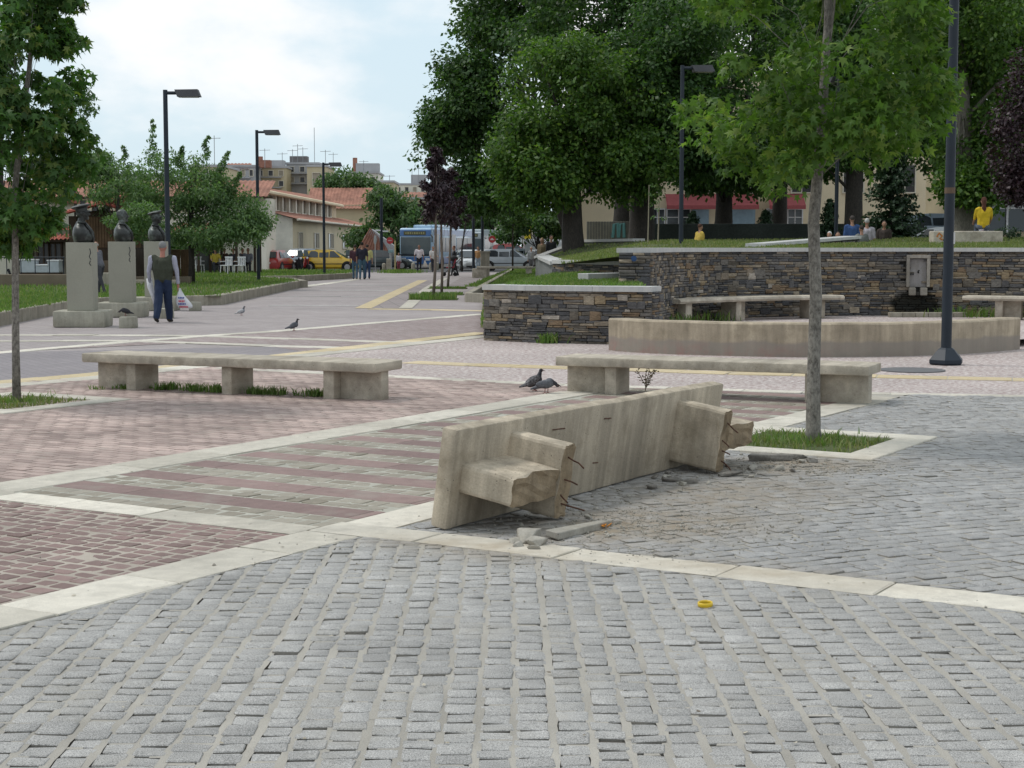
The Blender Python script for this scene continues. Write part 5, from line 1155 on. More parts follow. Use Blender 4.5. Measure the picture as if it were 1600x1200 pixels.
btree('plane_tree', 'hazy farther tree filling the sky between the crowns along the top edge', 1250, 374, 98,
      [(1150, 20, 98, 110, 120, 90), (1270, 40, 98, 110, 120, 110), (1390, 20, 98, 110, 120, 90), (1050, 80, 98, 80, 120, 90), (1480, 60, 98, 80, 120, 110), (1560, 150, 98, 70, 100, 90)], 34, 1.5, 60, LEAFP, BARKD, .36, .4, 99, 1250, 60)
# spruces
def spruce(label, px, pyb, Y, top, half, seed, n=26, m=LEAFN):
    x, y, z = P(px, pyb, Y); H = (pyb - top) * Y / FPX; g = thing('spruce_tree', label, 'spruce', (x, y, z - .2), 0, 'spruces in the park')
    MB().tube([(0, 0, 0), (0, 0, H * .97)], [.05 * H / 3 + .03, .01], 8).build('trunk', BARKD, g); r_ = half * Y / FPX; pts = []; out = []
    rr = random.Random(seed)
    for i in range(n):
        k = i / n; zz = H * (.06 + .92 * k); L = r_ * (1 - k) ** .8 + .06
        for j in range(9):
            a = rr.uniform(0, 6.28); L2 = L * rr.uniform(.55, 1.1); d = np.array([math.cos(a), math.sin(a), -.28])
            for q in np.linspace(.15, 1, 12):
                for _ in range(3): pts.append(d * L2 * q + np.array([rr.gauss(0, .05 * L2 + .02), rr.gauss(0, .05 * L2 + .02), zz + .18 * L2 * q * q + rr.gauss(0, .03)])); out.append(d)
    leaves_mesh('crown', np.array(pts), np.array(out), max(.05, .055 * H / 3 + .03), 'dia', m, g, .25, .5, 'stuff'); return g
spruce('large dark spruce standing behind the two old men on the mound', 1392, 380, 58, 205, 62, 1, 30)
spruce('small spruce seedling in front of the white framed windows', 1083, 352, 68, 322, 17, 2, 14)
spruce('small spruce beside the slim lamp post behind the thin trunk', 1296, 372, 60, 300, 22, 3, 16)
spruce('bluish small spruce left of the shaded park tree', 1196, 354, 70, 320, 20, 4, 14)
x, y, z = P(1575, 366, 48); g = thing('shrub', 'low round dark shrub right of the woman in yellow', 'shrub', (x, y, z - .1)); p_, o_ = clump_points([(0, 0, .2, .28), (.2, 0, .15, .22), (-.2, .1, .15, .2)], 160); leaves_mesh('foliage', p_, o_, .05, 'dia', LEAFN, g)
# saplings tied to stakes on the mound
for px, py, top, lb_ in ((1012, 384, 285, 'bare sapling on a stake left of the pair on the mound'), (1028, 375, 298, 'pale stake sapling right of the pair on the mound')):
    x, y, z = P(px, py, 50); g = thing('sapling', lb_, 'sapling', (x, y, z - .1), 0, 'saplings on the mound'); H = (py - top) * 50 / FPX
    MB().tube([(0, 0, 0), (.02, 0, H * .5), (0.03, 0, H)], [.022, .018, .012], 6).build('stem', flat('stake_wood', (.25, .22, .16)), g)
    p_, o_ = clump_points([(.05 + random.uniform(-.12, .15), 0, H * k, .10) for k in (.5, .7, .85, 1.0)], 14); leaves_mesh('foliage', p_, o_, .05, 'oval', LEAFM, g)
# mulberry-like trees behind the busts
def mtree(label, px, Y, zb, lobes_, n, cr, per, size, seed, lm=LEAFM, shoots=True, tr=.12, name='mulberry_tree', group='green trees by the cafe'):
    x = at_px(px, Y); cl = lobes(lobes_, n, cr, seed, .3); rr = random.Random(seed)
    if shoots:
        for k in range(16):
            q = cl[rr.randrange(len(cl))]
            if q[2] < 3.4: continue
            dx = rr.uniform(-.35, .45)
            for j in range(6): cl.append((q[0] + dx * j * .35, q[1], q[2] + j * .24, .17))
    tz = max(c[2] for c in cl) * .75
    return tree(name, label, (x, Y, zb), cl, [(x, Y, zb - .1), (x + .03, Y, zb + .8), (x, Y, zb + 1.8), (x + .1, Y, tz)], [tr * 1.2, tr, tr * .85, tr * .4], lm, BARKD, size, per, 'oval', group, 18, .45, .35, seed)
mtree('spreading light green tree behind the lamp post and busts', 300, 60, .2, [(300, 325, 60, 100, 80, 60), (235, 325, 60, 80, 60, 55), (365, 340, 60, 62, 50, 34), (275, 285, 60, 85, 60, 50), (320, 300, 60, 46, 45, 36), (330, 368, 59, 75, 45, 22), (392, 352, 60, 26, 30, 15)], 40, .5, 105, .085, 101, shoots=False)
g = COL.objects['mulberry_tree']; sh = []
for (px, py0, py1, lean_) in ((241, 250, 192, .2), (318, 262, 216, .9), (205, 275, 232, -.5), (180, 285, 248, -.8), (285, 262, 232, .3), (345, 275, 240, 1.2), (362, 305, 272, 1.3)):
    for k in range(9):
        t = k / 8; sh += [(at_px(px + lean_ * 12 * t + random.uniform(-9, 9) * (1 - t), 60) - g.location.x, random.uniform(-.2, .2), EYE + (386 - (py0 + (py1 - py0) * t)) * 60 / FPX - g.location.z, .26 - .17 * t)]
p_, o_ = clump_points(sh, 40, .3); leaves_mesh('top_shoots', p_, o_, .085, 'oval', LEAFM, g)
mtree('green tree left of the light green tree, behind the second bust', 185, 57, .2, [(180, 290, 57, 55, 60, 35), (210, 345, 56, 40, 40, 30), (150, 260, 58, 30, 30, 20)], 34, .42, 90, .085, 105, shoots=False, tr=.09)
G2 = 'street trees far behind the square'
mtree('bushy green tree right of the pale building, behind the red signs', 612, 122, 0, [(610, 350, 122, 50, 50, 45), (575, 370, 122, 30, 40, 28), (635, 335, 124, 35, 40, 30), (605, 385, 121, 45, 40, 25), (598, 318, 122, 25, 30, 20)], 30, .85, 70, .24, 111, LEAFF, False, .2, 'street_tree', G2)
mtree('round green treetop rising behind the tiled roof', 545, 175, 0, [(540, 285, 175, 36, 40, 20), (515, 295, 175, 22, 30, 14), (575, 300, 175, 35, 30, 14)], 26, 1.0, 60, .32, 113, LEAFF, False, .25, 'street_tree', G2)
mtree('far green tree seen between the blue bus and the big trees', 770, 150, 0, [(770, 345, 150, 40, 40, 28), (735, 350, 152, 40, 40, 26), (810, 350, 148, 40, 40, 26), (690, 350, 155, 30, 40, 22)], 26, 1.0, 60, .3, 115, LEAFF, False, .2, 'street_tree', G2)
mtree('low green tree in front of the pink shop by the white van', 840, 118, 0, [(825, 345, 118, 38, 40, 24), (860, 350, 116, 30, 30, 22), (800, 365, 120, 25, 30, 14)], 24, .8, 60, .24, 117, LEAFP, False, .16, 'street_tree', G2)
mtree('dark treetop at the left edge behind the near leafy tree', 5, 70, 0, [(0, 110, 70, 30, 40, 50), (-30, 200, 70, 60, 60, 70)], 26, .8, 70, .2, 119, LEAFP, False, .2, 'street_tree', G2)
mtree('greyish tree showing past the right side of the near leafy tree', 118, 75, 0, [(118, 175, 75, 24, 30, 45), (100, 240, 75, 35, 40, 40)], 20, .5, 50, .13, 121, LEAFF, False, .14, 'street_tree', G2)
x_ = -13; mtree('green shrubby trees behind the cafe pergola', 255, 72, .2, [(220, 370, 72, 40, 40, 25), (290, 380, 72, 60, 40, 18)], 20, .6, 60, .14, 123, LEAFP, False, .1, 'street_tree', G2)
# young purple trees in small pits along the path
for px, pyb, cx, ctop, cbot, hw_, lb_ in ((677, 468, 683, 236, 345, 30, 'purple leaved young tree nearest in the path row'), (690, 460.5, 690, 262, 350, 34, 'middle purple leaved young tree of the path row'), (699.5, 451, 706, 265, 352, 28, 'farthest thin purple leaved young tree of the path row')):
    x, Y = W(px, pyb); cl = []; rr = random.Random(px)
    zt = EYE + (386 - ctop) * Y / FPX; zb_ = EYE + (386 - cbot) * Y / FPX; cxx = at_px(cx, Y)
    for k in range(46):
        q = rr.random(); e = hw_ * Y / FPX * (.25 + .9 * (1 - q) ** .8) * min(1, q * 6 + .4) * rr.uniform(.2, .9); a = rr.uniform(0, 6.28); cl.append((cxx + e * math.cos(a), Y + e * math.sin(a), zb_ + (zt - zb_) * q, .24 * (1.1 - q * .6)))
    tree('purple_tree', lb_, (x, Y, 0), cl, [(x, Y, 0), (x + (cxx - x) * .3 + .03, Y, zb_ * .4), (x + (cxx - x) * .7, Y, zb_ * .8), (cxx, Y, zt * .9)], [.05, .045, .04, .012], LEAFV, flat('thin_bark', (.15, .12, .10)), .10, 70, 'oval', 'purple leaved young trees along the path', 12, .4, .4, int(px))
    gp = thing('tree_pit', 'small grassy tree pit under the ' + lb_.replace('purple leaved young tree', 'purple tree').replace('farthest thin', 'farthest'), 'tree pit', (x, Y, 0), 0, 'small tree pits on the path')
    MB().box((0, 0, .01), (1.5, 1.5, .02)).build('soil', GRASSB, gp); q = RNG.uniform(-.7, .7, (700, 2)); blades('grass', np.concatenate([q, np.full((700, 1), .015)], 1), .2 if px < 680 else .08, GRASS, gp, w=.012)
Y = 105; x = at_px(722, Y); cl = crown_clumps((at_px(735, Y), Y, EYE + 66 * Y / FPX), (1.3, 1.2, 1.2), 30, .5, 5, .2); tree('purple_tree', 'dark purple tree behind the path row, left of the slim dark posts', (x, Y, 0), cl, [(x, Y, 0), (x, Y, 1.5), (x + .3, Y, 3.5)], [.07, .06, .03], LEAFV, BARKD, .15, 80, 'oval', 'purple leaved young trees along the path', 10, .4, .4, 9)
Y = 92; x = at_px(801, Y); tree('young_tree', 'slim young tree in front of the silver car', (x, Y, 0), crown_clumps((x, Y, 3.4), (.7, .7, .9), 20, .4, 6, .1), [(x, Y, 0), (x, Y, 1.6), (x, Y, 3.2)], [.06, .05, .02], LEAFP, BARKD, .14, 60, 'oval', None, 8)
x, Y = at_px(618, 100), 100; g = thing('wooden_stake', 'pale wooden stake standing in a grass patch by the bus', 'stake', (x, Y, 0)); MB().tube([(0, 0, 0), (0, 0, 2.0)], .05, 6).build('post', flat('pale_wood', (.36, .30, .16)), g)
q = np.concatenate([RNG.normal(0, 1, (1200, 2)) * np.array([.55, .9]) + np.array([at_px(626, 100), 100]), np.full((1200, 1), .0)], 1); o = blades('grass_patch', q, .22, GRASS, None, 'stuff', .02)
# ------------------------------------------------------------------ buildings
def tile_roof(name, a, b, c, d, m, parent, rib=.24, amp=.05, nv=6):
    """corrugated tile roof; a-b is the eave, d-c the ridge"""
    a, b, c, d = map(Vector, (a, b, c, d)); L = (b - a).length; n = max(4, int(L / rib)) * 4; nrm = (b - a).cross(d - a).normalized(); vs = []; fs = []
    for j in range(nv + 1):
        for i in range(n + 1):
            u = i / n; v = j / nv; p = a.lerp(b, u).lerp(d.lerp(c, u), v) + nrm * (amp * math.sin(u * n / 4 * 2 * math.pi) + random.uniform(-.006, .006) - (.03 if j else 0) * 0); vs.append(p)
    for j in range(nv):
        for i in range(n): k = j * (n + 1) + i; fs.append([k, k + 1, k + n + 2, k + n + 1])
    return MB().add(vs, fs).build(name, m, parent, smooth=True)
def wallbox(name, poly, z0, z1, m, parent): return MB().prism(poly, z0, z1).build(name, m, parent)
def win(parent, c, t, w, h, depth=.12, frame=WFRAME, pane=GLASS, mull=1, trans=0, shut=None):
    """window at c on a wall whose tangent is t (viewer on the right-hand side of t)"""
    t = Vector(t).normalized(); n = Vector((t.y, -t.x, 0)); rot = math.atan2(t.y, t.x); c = Vector(c); b = MB()
    for s in (-1, 1): b.box(c + t * s * (w / 2 + .03) + n * .03, (.07, depth, h + .14), rot)
    for s in (-1, 1): b.box(c + Vector((0, 0, s * (h / 2 + .03))) + n * .03, (w, depth - .01, .07), rot)
    for k in range(mull): b.box(c + t * (w * ((k + 1) / (mull + 1) - .5)) + n * .035, (.05, .06, h), rot)
    if trans: b.box(c + n * .03, (w, .05, .05), rot)
    f = b.build('window', frame, parent); p = MB().box(c + n * .012, (w, .02, h), rot).build('pane', pane, f)
    if shut: MB().box(c + n * .03 + t * (w * .25) + Vector((0, 0, 0)), (w * .44, .02, h), rot).build('blind', shut, f)
    return f
# long hall with tiled roofs and a row of high windows
hall = thing('tiled_hall', 'long pale yellow hall with tiled roofs behind the yellow car', 'building', (-16.1, 118, 0)); HO = Vector((16.1, -118, 0))
def L(p): return Vector(p) + HO
c0 = Vector((-16.1, 118, 0)); c1 = Vector((-14.55, 166, 0)); ft = (c1 - c0).normalized(); fn = Vector((ft.y, -ft.x, 0)); wl = -fn * 2.6
wallbox('wall', [tuple(L(c0)[:2]), tuple(L(c1)[:2]), tuple(L(c1 + wl)[:2]), tuple(L(c0 + wl)[:2])], 0, 3.72, CREAM, hall)
# gable end wall towards the square
ge = [c0 + Vector((-.0, -.02, 0)), c0 + Vector((-9.0, -.02, 0))]
MB().add([L((-16.1, 117.97, 0)), L((-25, 117.97, 0)), L((-25, 117.97, 4.4)), L((-18.3, 117.97, 4.3)), L((-16.1, 117.97, 3.7))] + [L((-16.1, 118.3, 0)), L((-25, 118.3, 0)), L((-25, 118.3, 4.4)), L((-18.3, 118.3, 4.3)), L((-16.1, 118.3, 3.7))], [[0, 1, 2, 3, 4][::-1], [5, 6, 7, 8, 9]] + [[i, (i + 1) % 5, 5 + (i + 1) % 5, 5 + i] for i in range(5)]).build('gable_wall', WHITEW, hall)
e0 = c0 + fn * .45 + Vector((0, -.5, 3.66)); e1 = c1 + fn * .45 + Vector((0, 0, 3.66)); r0_ = c0 + wl + Vector((0, -.5, 4.45)); r1_ = c1 + wl + Vector((0, 0, 4.45))
tile_roof('lower_roof', L(e0), L(e1), L(r1_), L(r0_), TILE, hall, .3, .03, 3)
MB().tube([L(e0 + Vector((0, 0, -.06))), L(e1 + Vector((0, 0, -.06)))], .09, 6).build('gutter', WFRAME, hall)
for k, px in enumerate((470, 495, 517.5, 539.5, 556.5, 570)):
    # intersect view column with the facade
    tx = (px - 800) / FPX; y = (c0.x - tx * 118 + (tx * 118)) ; s = (c0.x - tx * c0.y) / (tx * ft.y - ft.x); q = c0 + ft * s
    win(hall, L((q.x, q.y, 2.1)), ft, 1.9 + .45 * k, 1.15 + .02 * k, .12, WFRAME, GLASS, 1, 0, SHUT)
# clerestory
k0 = c0 + wl * .95; k1 = c0 + wl * .95 + ft * 40
wallbox('clerestory_wall', [tuple(L(k0)[:2]), tuple(L(k1)[:2]), tuple(L(k1 - fn * 8)[:2]), tuple(L(k0 - fn * 8)[:2])], 3.8, 5.75, CREAM, hall)
for k in range(10):
    px = 421 + 11.2 * k - .10 * k * k; tx = (px - 800) / FPX; s = (k0.x - tx * k0.y) / (tx * ft.y - ft.x); q = k0 + ft * s
    win(hall, L((q.x, q.y, 5.02)), ft, 1.7 + .12 * k, 1.15, .3, WHITEW, flat('brown_blind', (.15, .125, .095)), 0); q2 = q - ft * (1.35 + .1 * k); MB().box(L((q2.x + fn.x * .16, q2.y + fn.y * .16, 4.98)), (.5, .36, 1.5), rot=math.atan2(ft.y, ft.x)).build('pier', WHITEW, hall)
u0 = k0 + fn * .6 + Vector((0, -.6, 5.72)); u1 = k1 + fn * .6 + Vector((0, .4, 5.72)); v0 = k0 - fn * 5 + Vector((0, -.6, 6.75)); v1 = k1 - fn * 3 + Vector((0, .4, 6.75))
tile_roof('upper_roof', L(u0), L(u1), L(v1), L(v0), TILE, hall, .3, .03, 3); MB().tube([L(u0 + Vector((0, 0, -.1))), L(u1 + Vector((0, 0, -.1)))], .16, 6).build('eave', CREAM, hall)
f0 = Vector((-16.5, 176, 0)); wallbox('end_wing_wall', [tuple(L((-21, 168, 0))[:2]), tuple(L((-14.4, 168, 0))[:2]), tuple(L((-14.4, 178, 0))[:2]), tuple(L((-21, 178, 0))[:2])], 0, 6.0, YELW, hall)
tile_roof('end_wing_roof', L((-21.5, 167.4, 5.6)), L((-14, 167.4, 5.6)), L((-14, 172, 7.9)), L((-21.5, 172, 7.9)), TILE, hall, .35, .035, 3)
MB().box(L((-23.5, 117.6, 1.9)), (.4, .12, .2)).build('wall_lamp', flat('wall_lamp', (.1, .1, .1)), hall)
gx = at_px(412, 117.9)
for k in range(9): scribble(hall, 'graffiti', GRB, [L((gx + k * .22, 117.93, 1.0 + .2 * (k % 2))), L((gx + k * .22 + .1, 117.93, 1.3)), L((gx + k * .22 + .16, 117.93, 1.05))], .025)
# wing facing the square with white piers between its high windows
wing = thing('pale_wing', 'pale building wing with square high windows above the busts', 'building', (-22, 98, 0)); WO = Vector((22, -98, 0))
MB().box(Vector((-31, 100, 2.3)) + WO, (32, 4, 4.6)).build('wall', WHITEW, wing)
for k in range(14):
    x = at_px(62 + 18.2 * k, 98); win(wing, Vector((x, 97.99, 4.08)) + WO, (1, 0, 0), .42, .72, .16, CREAM, WINB, 0)
tile_roof('roof', Vector((-47.5, 97.3, 4.65)) + WO, Vector((-14.8, 97.3, 4.65)) + WO, Vector((-14.8, 101, 5.75)) + WO, Vector((-47.5, 101, 5.75)) + WO, TILE, wing, .28, .03, 3)
MB().box(Vector((-31, 97.6, 4.6)) + WO, (33, .5, .12)).build('eave', WOODD, wing)
MB().box(Vector((-31, 97.85, 3.5)) + WO, (32, .25, .14)).build('ledge', WHITEW, wing)
# white wall with graffiti at the left edge
g = thing('white_house', 'white rendered house end with black graffiti letters at the left edge', 'building', (-20.6, 62.5, 0)); 
MB().box((0, 2, 1.7), (5.0, 4, 3.4)).build('wall', mat('white_house_render', (.60, .57, .48), .9, .08, .6, .06, 20), g)
MB().box((0, 1.9, 3.45), (5.4, 4.6, .12)).build('roof', TILER, g)
for k, (chh, z) in enumerate((('Θ', 1.72), ('Y', 1.38), ('б', 1.06), ('A', .78))):
    text_mesh('graffiti', chh, .42, g, GRB, Matrix.Translation((at_px(8.5, 60.5) + 20.6 + .2, -.012, z)) @ Matrix.Rotation(R(90), 4, 'X'), .006)
scribble(g, 'graffiti', GRB, [(.96, -.01, .75), (1.05, -.01, .5), (.95, -.01, .35)], .06)
# kiosk with tiled roof and wooden walls
g = thing('tavern_kiosk', 'brown wooden tavern kiosk with red tiled roof behind the busts', 'kiosk', (-14.6, 60, .25))
x0, x1 = at_px(106, 60) + 14.6, at_px(206, 60) + 14.6
MB().box(((x0 + x1) / 2 + .25, 1.5, 1.45), (x1 - x0 - .5, 3, 2.5)).build('wall', WOODD, g)
for k in range(22):
    MB().box((x0 + .56 + k * .105, -.03, 1.9), (.095, .05, 1.15), bev=.01, seg=1).build('plank', WOOD, g)
MB().box((x0 + .25, .2, 1.35), (.3, .3, 2.3)).build('post', WOODD, g); MB().box(((x0 + x1) / 2, -.05, .45), (x1 - x0, .1, .8)).build('lower_wall', mat('brown_wall', (.14, .105, .075), .9, .2, 1), g)
tile_roof('roof', (x0 - .05, -.5, 2.60), (x0 + 1.5, -.5, 3.02), (x0 + 2.3, 2.4, 3.55), (x0 + .4, 2.4, 3.1), TILER, g, .16, .035, 4)
tile_roof('roof_slope', (x0 + 1.5, -.5, 3.02), (x1 + .1, -.5, 2.72), (x1 - .1, 2.4, 3.2), (x0 + 2.3, 2.4, 3.55), TILER, g, .16, .035, 4)
for p, q in (((x0 - .05, -.5, 2.55), (x0 + 1.5, -.5, 2.97)), ((x0 + 1.5, -.5, 2.97), (x1 + .1, -.5, 2.67))): MB().tube([p, q], .06, 4).build('fascia', flat('red_fascia', (.24, .05, .035)), g)
g = thing('tavern_annex', 'dark fronted annex with low red tiled roof left of the busts', 'kiosk', (at_px(72, 61), 61, .25))
MB().box((0, 1.6, 1.0), (2.1, 2.6, 2.0)).build('wall', mat('annex_wall', (.20, .18, .14), .9, .15, 1), g)
tile_roof('roof', (-1.1, -.3, 1.62), (1.0, -.3, 1.66), (1.0, 1.4, 2.15), (-1.1, 1.4, 2.15), TILER, g, .16, .035, 3)
for xx in (-.75, -.1, .35): win(g, (xx, .27, 1.1), (1, 0, 0), .42, .75, .1, WOODD, WINB, 1)
MB().box((-1.0, -.1, .9), (.1, .1, 1.5)).build('post', WOODD, g); MB().box((0, -.15, 1.6), (2.1, .08, .1)).build('beam', WOODD, g)
for k, (px, w_, h_, lb_) in enumerate(((48, .55, .45, 'larger pale grey storage crate by the tavern annex'), (70, .45, .26, 'flat pale grey crate in the middle by the tavern annex'), (88, .42, .42, 'pale grey crate next to the first pedestal'))):
    x = at_px(px, 58.5); o = thing('storage_crate', lb_, 'crate', (x, 58.5, .42), 0, 'pale crates by the annex'); MB().box((0, 0, h_ / 2 + .25), (w_, .5, h_), bev=.03).build('body', flat('pale_blue_plastic', (.40, .44, .47)), o); MB().box((0, 0, h_ + .27), (w_ + .04, .54, .05), bev=.01).build('lid', WHITEP, o)
    MB().box((0, 0, .13), (w_, .5, .24)).build('pallet', WOODD, o)
g = thing('railing', 'thin dark railing in front of the tavern annex', 'railing', (at_px(48, 56.5), 56.5, .62))
for k in range(6): MB().tube([(-1.3 + k * .5, 0, 0), (-1.3 + k * .5, 0, .62)], .018, 6).build('post', POLE, g)
MB().tube([(-1.4, 0, .62), (1.25, 0, .62)], .02, 6).build('rail', POLE, g)
g = thing('low_wall', 'low brown wall under the railing at the far side of the left lawn', 'low wall', (at_px(70, 56), 56, .2)); MB().box((0, 0, .22), (4.5, .4, .46), bev=.02).build('wall', mat('brown_low_wall', (.16, .13, .095), .9, .25, 1), g); MB().box((2.1, -.06, .26), (.5, .45, .5), bev=.03).build('end_block', CONCK, g)
g = thing('low_wall', 'low dark kerb wall behind the busts under the cafe', 'low wall', (at_px(215, 59), 59, .2)); MB().box((0, 0, .17), (4.0, .3, .3), bev=.02).build('wall', MATS['brown_low_wall'], g)
for k in range(9):
    g = thing('wooden_wall_panel', 'brown timber fence panel between the kiosk and the cafe posts', 'fence', (at_px(186 + k * 13, 63), 63, .25), 0, 'timber fence panels behind the busts')
    for j in range(4): MB().box((-.12 + j * .08, 0, .62), (.074, .04, 1.25 + .02 * (j % 2)), bev=.005, seg=1).build('plank', WOOD, g)
# cafe pergola
g = thing('cafe_pergola', 'open cafe shelter with dark posts and reddish roof at the edge of the lawn', 'pergola', (at_px(345, 82), 82, .25))
for k, px in enumerate((276, 289, 302, 314, 327, 340, 373, 397, 401)):
    MB().box((at_px(px, 82) - g.location.x, (k % 3) * .9 - .4, 1.0), (.12, .12, 2.0)).build('post', WOODD, g)
xa, xb = at_px(268, 82) - g.location.x, at_px(404, 82) - g.location.x
tile_roof('roof', (xa, -.8, 2.08), (xb + .3, -.8, 2.02), (xb, 2.8, 2.6), (xa, 2.8, 2.6), TILER, g, .2, .03, 3); MB().box(((xa + xb) / 2, -.7, 1.98), (xb - xa, .08, .12)).build('beam', WOODD, g)
MB().box(((xa + xb) / 2 + .35, 4.5, 1.0), (2.4, .2, 2.0)).build('back_wall', WHITEW, g); MB().box(((xa + xb) / 2 - 1.2, 4.4, 1.0), (1.2, .2, 2.0)).build('dark_opening', GLASS, g)
def chair(label, px, Y, rz):
    g = thing('plastic_chair', label, 'chair', (at_px(px, Y), Y, .25), rz, 'white plastic chairs at the cafe')
    MB().box((0, 0, .43), (.46, .44, .04), bev=.012).build('seat', WHITEP, g); b = MB()
    for k in range(5): b.box((-.18 + k * .09, .22, .64), (.05, .03, .40), bev=.006, seg=1)
    b.box((0, .22, .84), (.46, .04, .06), bev=.01); b.build('backrest', WHITEP, g)
    for x in (-.2, .2):
        for y in (-.19, .2): MB().tube([(x, y, .42), (x * 1.12, y * 1.15, 0)], .022, 6).build('leg', WHITEP, g)
        MB().box((x * 1.1, 0, .63), (.04, .40, .03), bev=.005, seg=1).build('armrest', WHITEP, g)
chair('white plastic chair at the cafe, the left one of the front pair', 355, 80.5, R(-25)); chair('white plastic chair at the cafe, the right one of the front pair', 376, 80.5, R(-15)); chair('white plastic chair far inside the cafe beside a dark post', 312, 82.5, R(30))
# far apartment blocks
def block(label, x0, x1, y0, yb, Y, m, storeys=2, cols=4, depth=10, extra=None, grp='apartment blocks on the skyline'):
    X0, X1 = at_px(x0, Y), at_px(x1, Y); zt = EYE + (386 - y0) * Y / FPX; g = thing('apartment_block', label, 'building', ((X0 + X1) / 2, Y + depth / 2, 0), 0, grp); w = X1 - X0
    MB().box((0, 0, zt / 2), (w, depth, zt)).build('wall', m, g); MB().box((0, 0, zt + .12), (w + .3, depth + .3, .26)).build('parapet', GREYW, g)
    zb = EYE + (386 - yb) * Y / FPX; sh = (zt - zb) / max(1, storeys)
    for s in range(storeys):
        for c in range(cols): win(g, (-w / 2 + w * (c + .5) / cols, -depth / 2, zb + sh * (s + .5)), (1, 0, 0), w / cols * .42, sh * .5, .2, WFRAME, WINB if (s + c) % 3 else SHUT, 0)
        MB().box((0, -depth / 2 - .35, zb + sh * s + .15), (w * .7, .7, .12)).build('balcony', GREYW, g)
    return g, zt, w, depth
B1 = block('grey apartment block with red chimney above the tiled hall', 352, 402, 262, 300, 210, GREYW, 2, 4)
MB().tube([(1.9, 0, B1[1]), (1.9, 0, B1[1] + 1.6)], .45, 10).build('chimney', TILE, B1[0]); MB().box((3.0, -2, B1[1] + .5), (1.4, 1.4, 1.0)).build('roof_hut', TILE, B1[0]); tile_roof('roof', (-2.2, -5.2, B1[1] - .3), (1.4, -5.2, B1[1] - .3), (1.2, -2, B1[1] + .6), (-2, -2, B1[1] + .6), TILE, B1[0], .5, .05, 2)
B2 = block('ochre topped apartment block on the skyline left of the aerial mast', 402, 450, 264, 296, 215, YELW, 2, 3); MB().box((0, -1, B2[1] + .6), (2.6, 2, 1.2)).build('roof_hut', GREYW, B2[0])
B3 = block('dark roofed apartment block with rooftop clutter beside the aerial mast', 450, 500, 258, 290, 220, GREYW, 2, 3); MB().box((-.8, -2, B3[1] + .6), (2.4, 2, 1.2)).build('roof_hut', mat('dark_render', (.16, .15, .15), .9, .2, 1), B3[0])
B4 = block('ochre apartment block with a blank end wall under the aerial mast', 482, 512, 262, 300, 212, YELW, 1, 1)
B5 = block('pale apartment block with solar heaters right of the round treetop', 545, 592, 272, 296, 235, WHITEW, 1, 3); MB().box((.5, -2, B5[1] + .8), (3.4, 2, 1.5)).build('roof_hut', GREYW, B5[0]); MB().tube([(-1.4, -2, B5[1] + .2), (-1.4, -2, B5[1] + 2.4)], .35, 8).build('chimney', TILE, B5[0])
B6 = block('low ochre block below the solar heater roof', 555, 616, 286, 300, 205, YELW, 1, 3); B7 = block('distant pale block left of the purple tree', 618, 668, 290, 318, 240, WHITEW, 2, 4); MB().box((1, -2, B7[1] + .8), (2.2, 2, 1.6)).build('roof_hut', GREYW, B7[0])
B8 = block('brown tiled block behind the purple young trees', 625, 690, 312, 330, 190, YELW, 1, 4); tile_roof('roof', (-2.8, -5.6, B8[1] - .5), (2.4, -5.6, B8[1] - .5), (2.2, 0, B8[1] + 1.0), (-2.4, 0, B8[1] + 1.0), TILE, B8[0], .5, .05, 2)
B9 = block('pale block glimpsed below the dark plane tree', 742, 800, 318, 345, 180, WHITEW, 2, 4); B10 = block('pink rendered shop seen left of the forked trunk', 880, 905, 320, 395, 112, mat('pink_render', (.42, .22, .19), .9, .1, .5), 1, 1, 4); B11 = block('grey shop front with yellow sign behind the white van', 815, 882, 335, 395, 124, GREYW, 1, 3, 4)
MB().box((-1.2, -2.2, 2.4), (.5, .25, 2.6)).build('yellow_sign', flat('sign_yellow', (.55, .42, .03)), B11[0])
B12 = block('low rooftops behind the near leafy tree at the left', 100, 250, 276, 300, 190, GREYW, 1, 6, 8); B13 = block('tan block rising behind the light green tree', 300, 352, 262, 290, 180, YELW, 2, 3)
AER = flat('aerial_metal', (.28, .29, .30), .5)
def aerial(label, px, py0, py1, Y, yagi=True):
    z0 = EYE + (386 - py1) * Y / FPX; z1 = EYE + (386 - py0) * Y / FPX; g = thing('roof_aerial', label, 'aerial', (at_px(px, Y), Y, z0), 0, 'television aerials on the rooftops'); h = z1 - z0
    MB().tube([(0, 0, -.2), (0, 0, h)], .04, 5).build('mast', AER, g)
    if yagi:
        b = MB(); b.tube([(-.7, 0, h * .9), (.7, .1, h * .92)], .03, 4)
        for k in range(5): b.tube([(-.6 + .3 * k, -.3, h * .9), (-.6 + .3 * k, .35, h * .92)], .022, 4)
        b.build('antenna', AER, g)
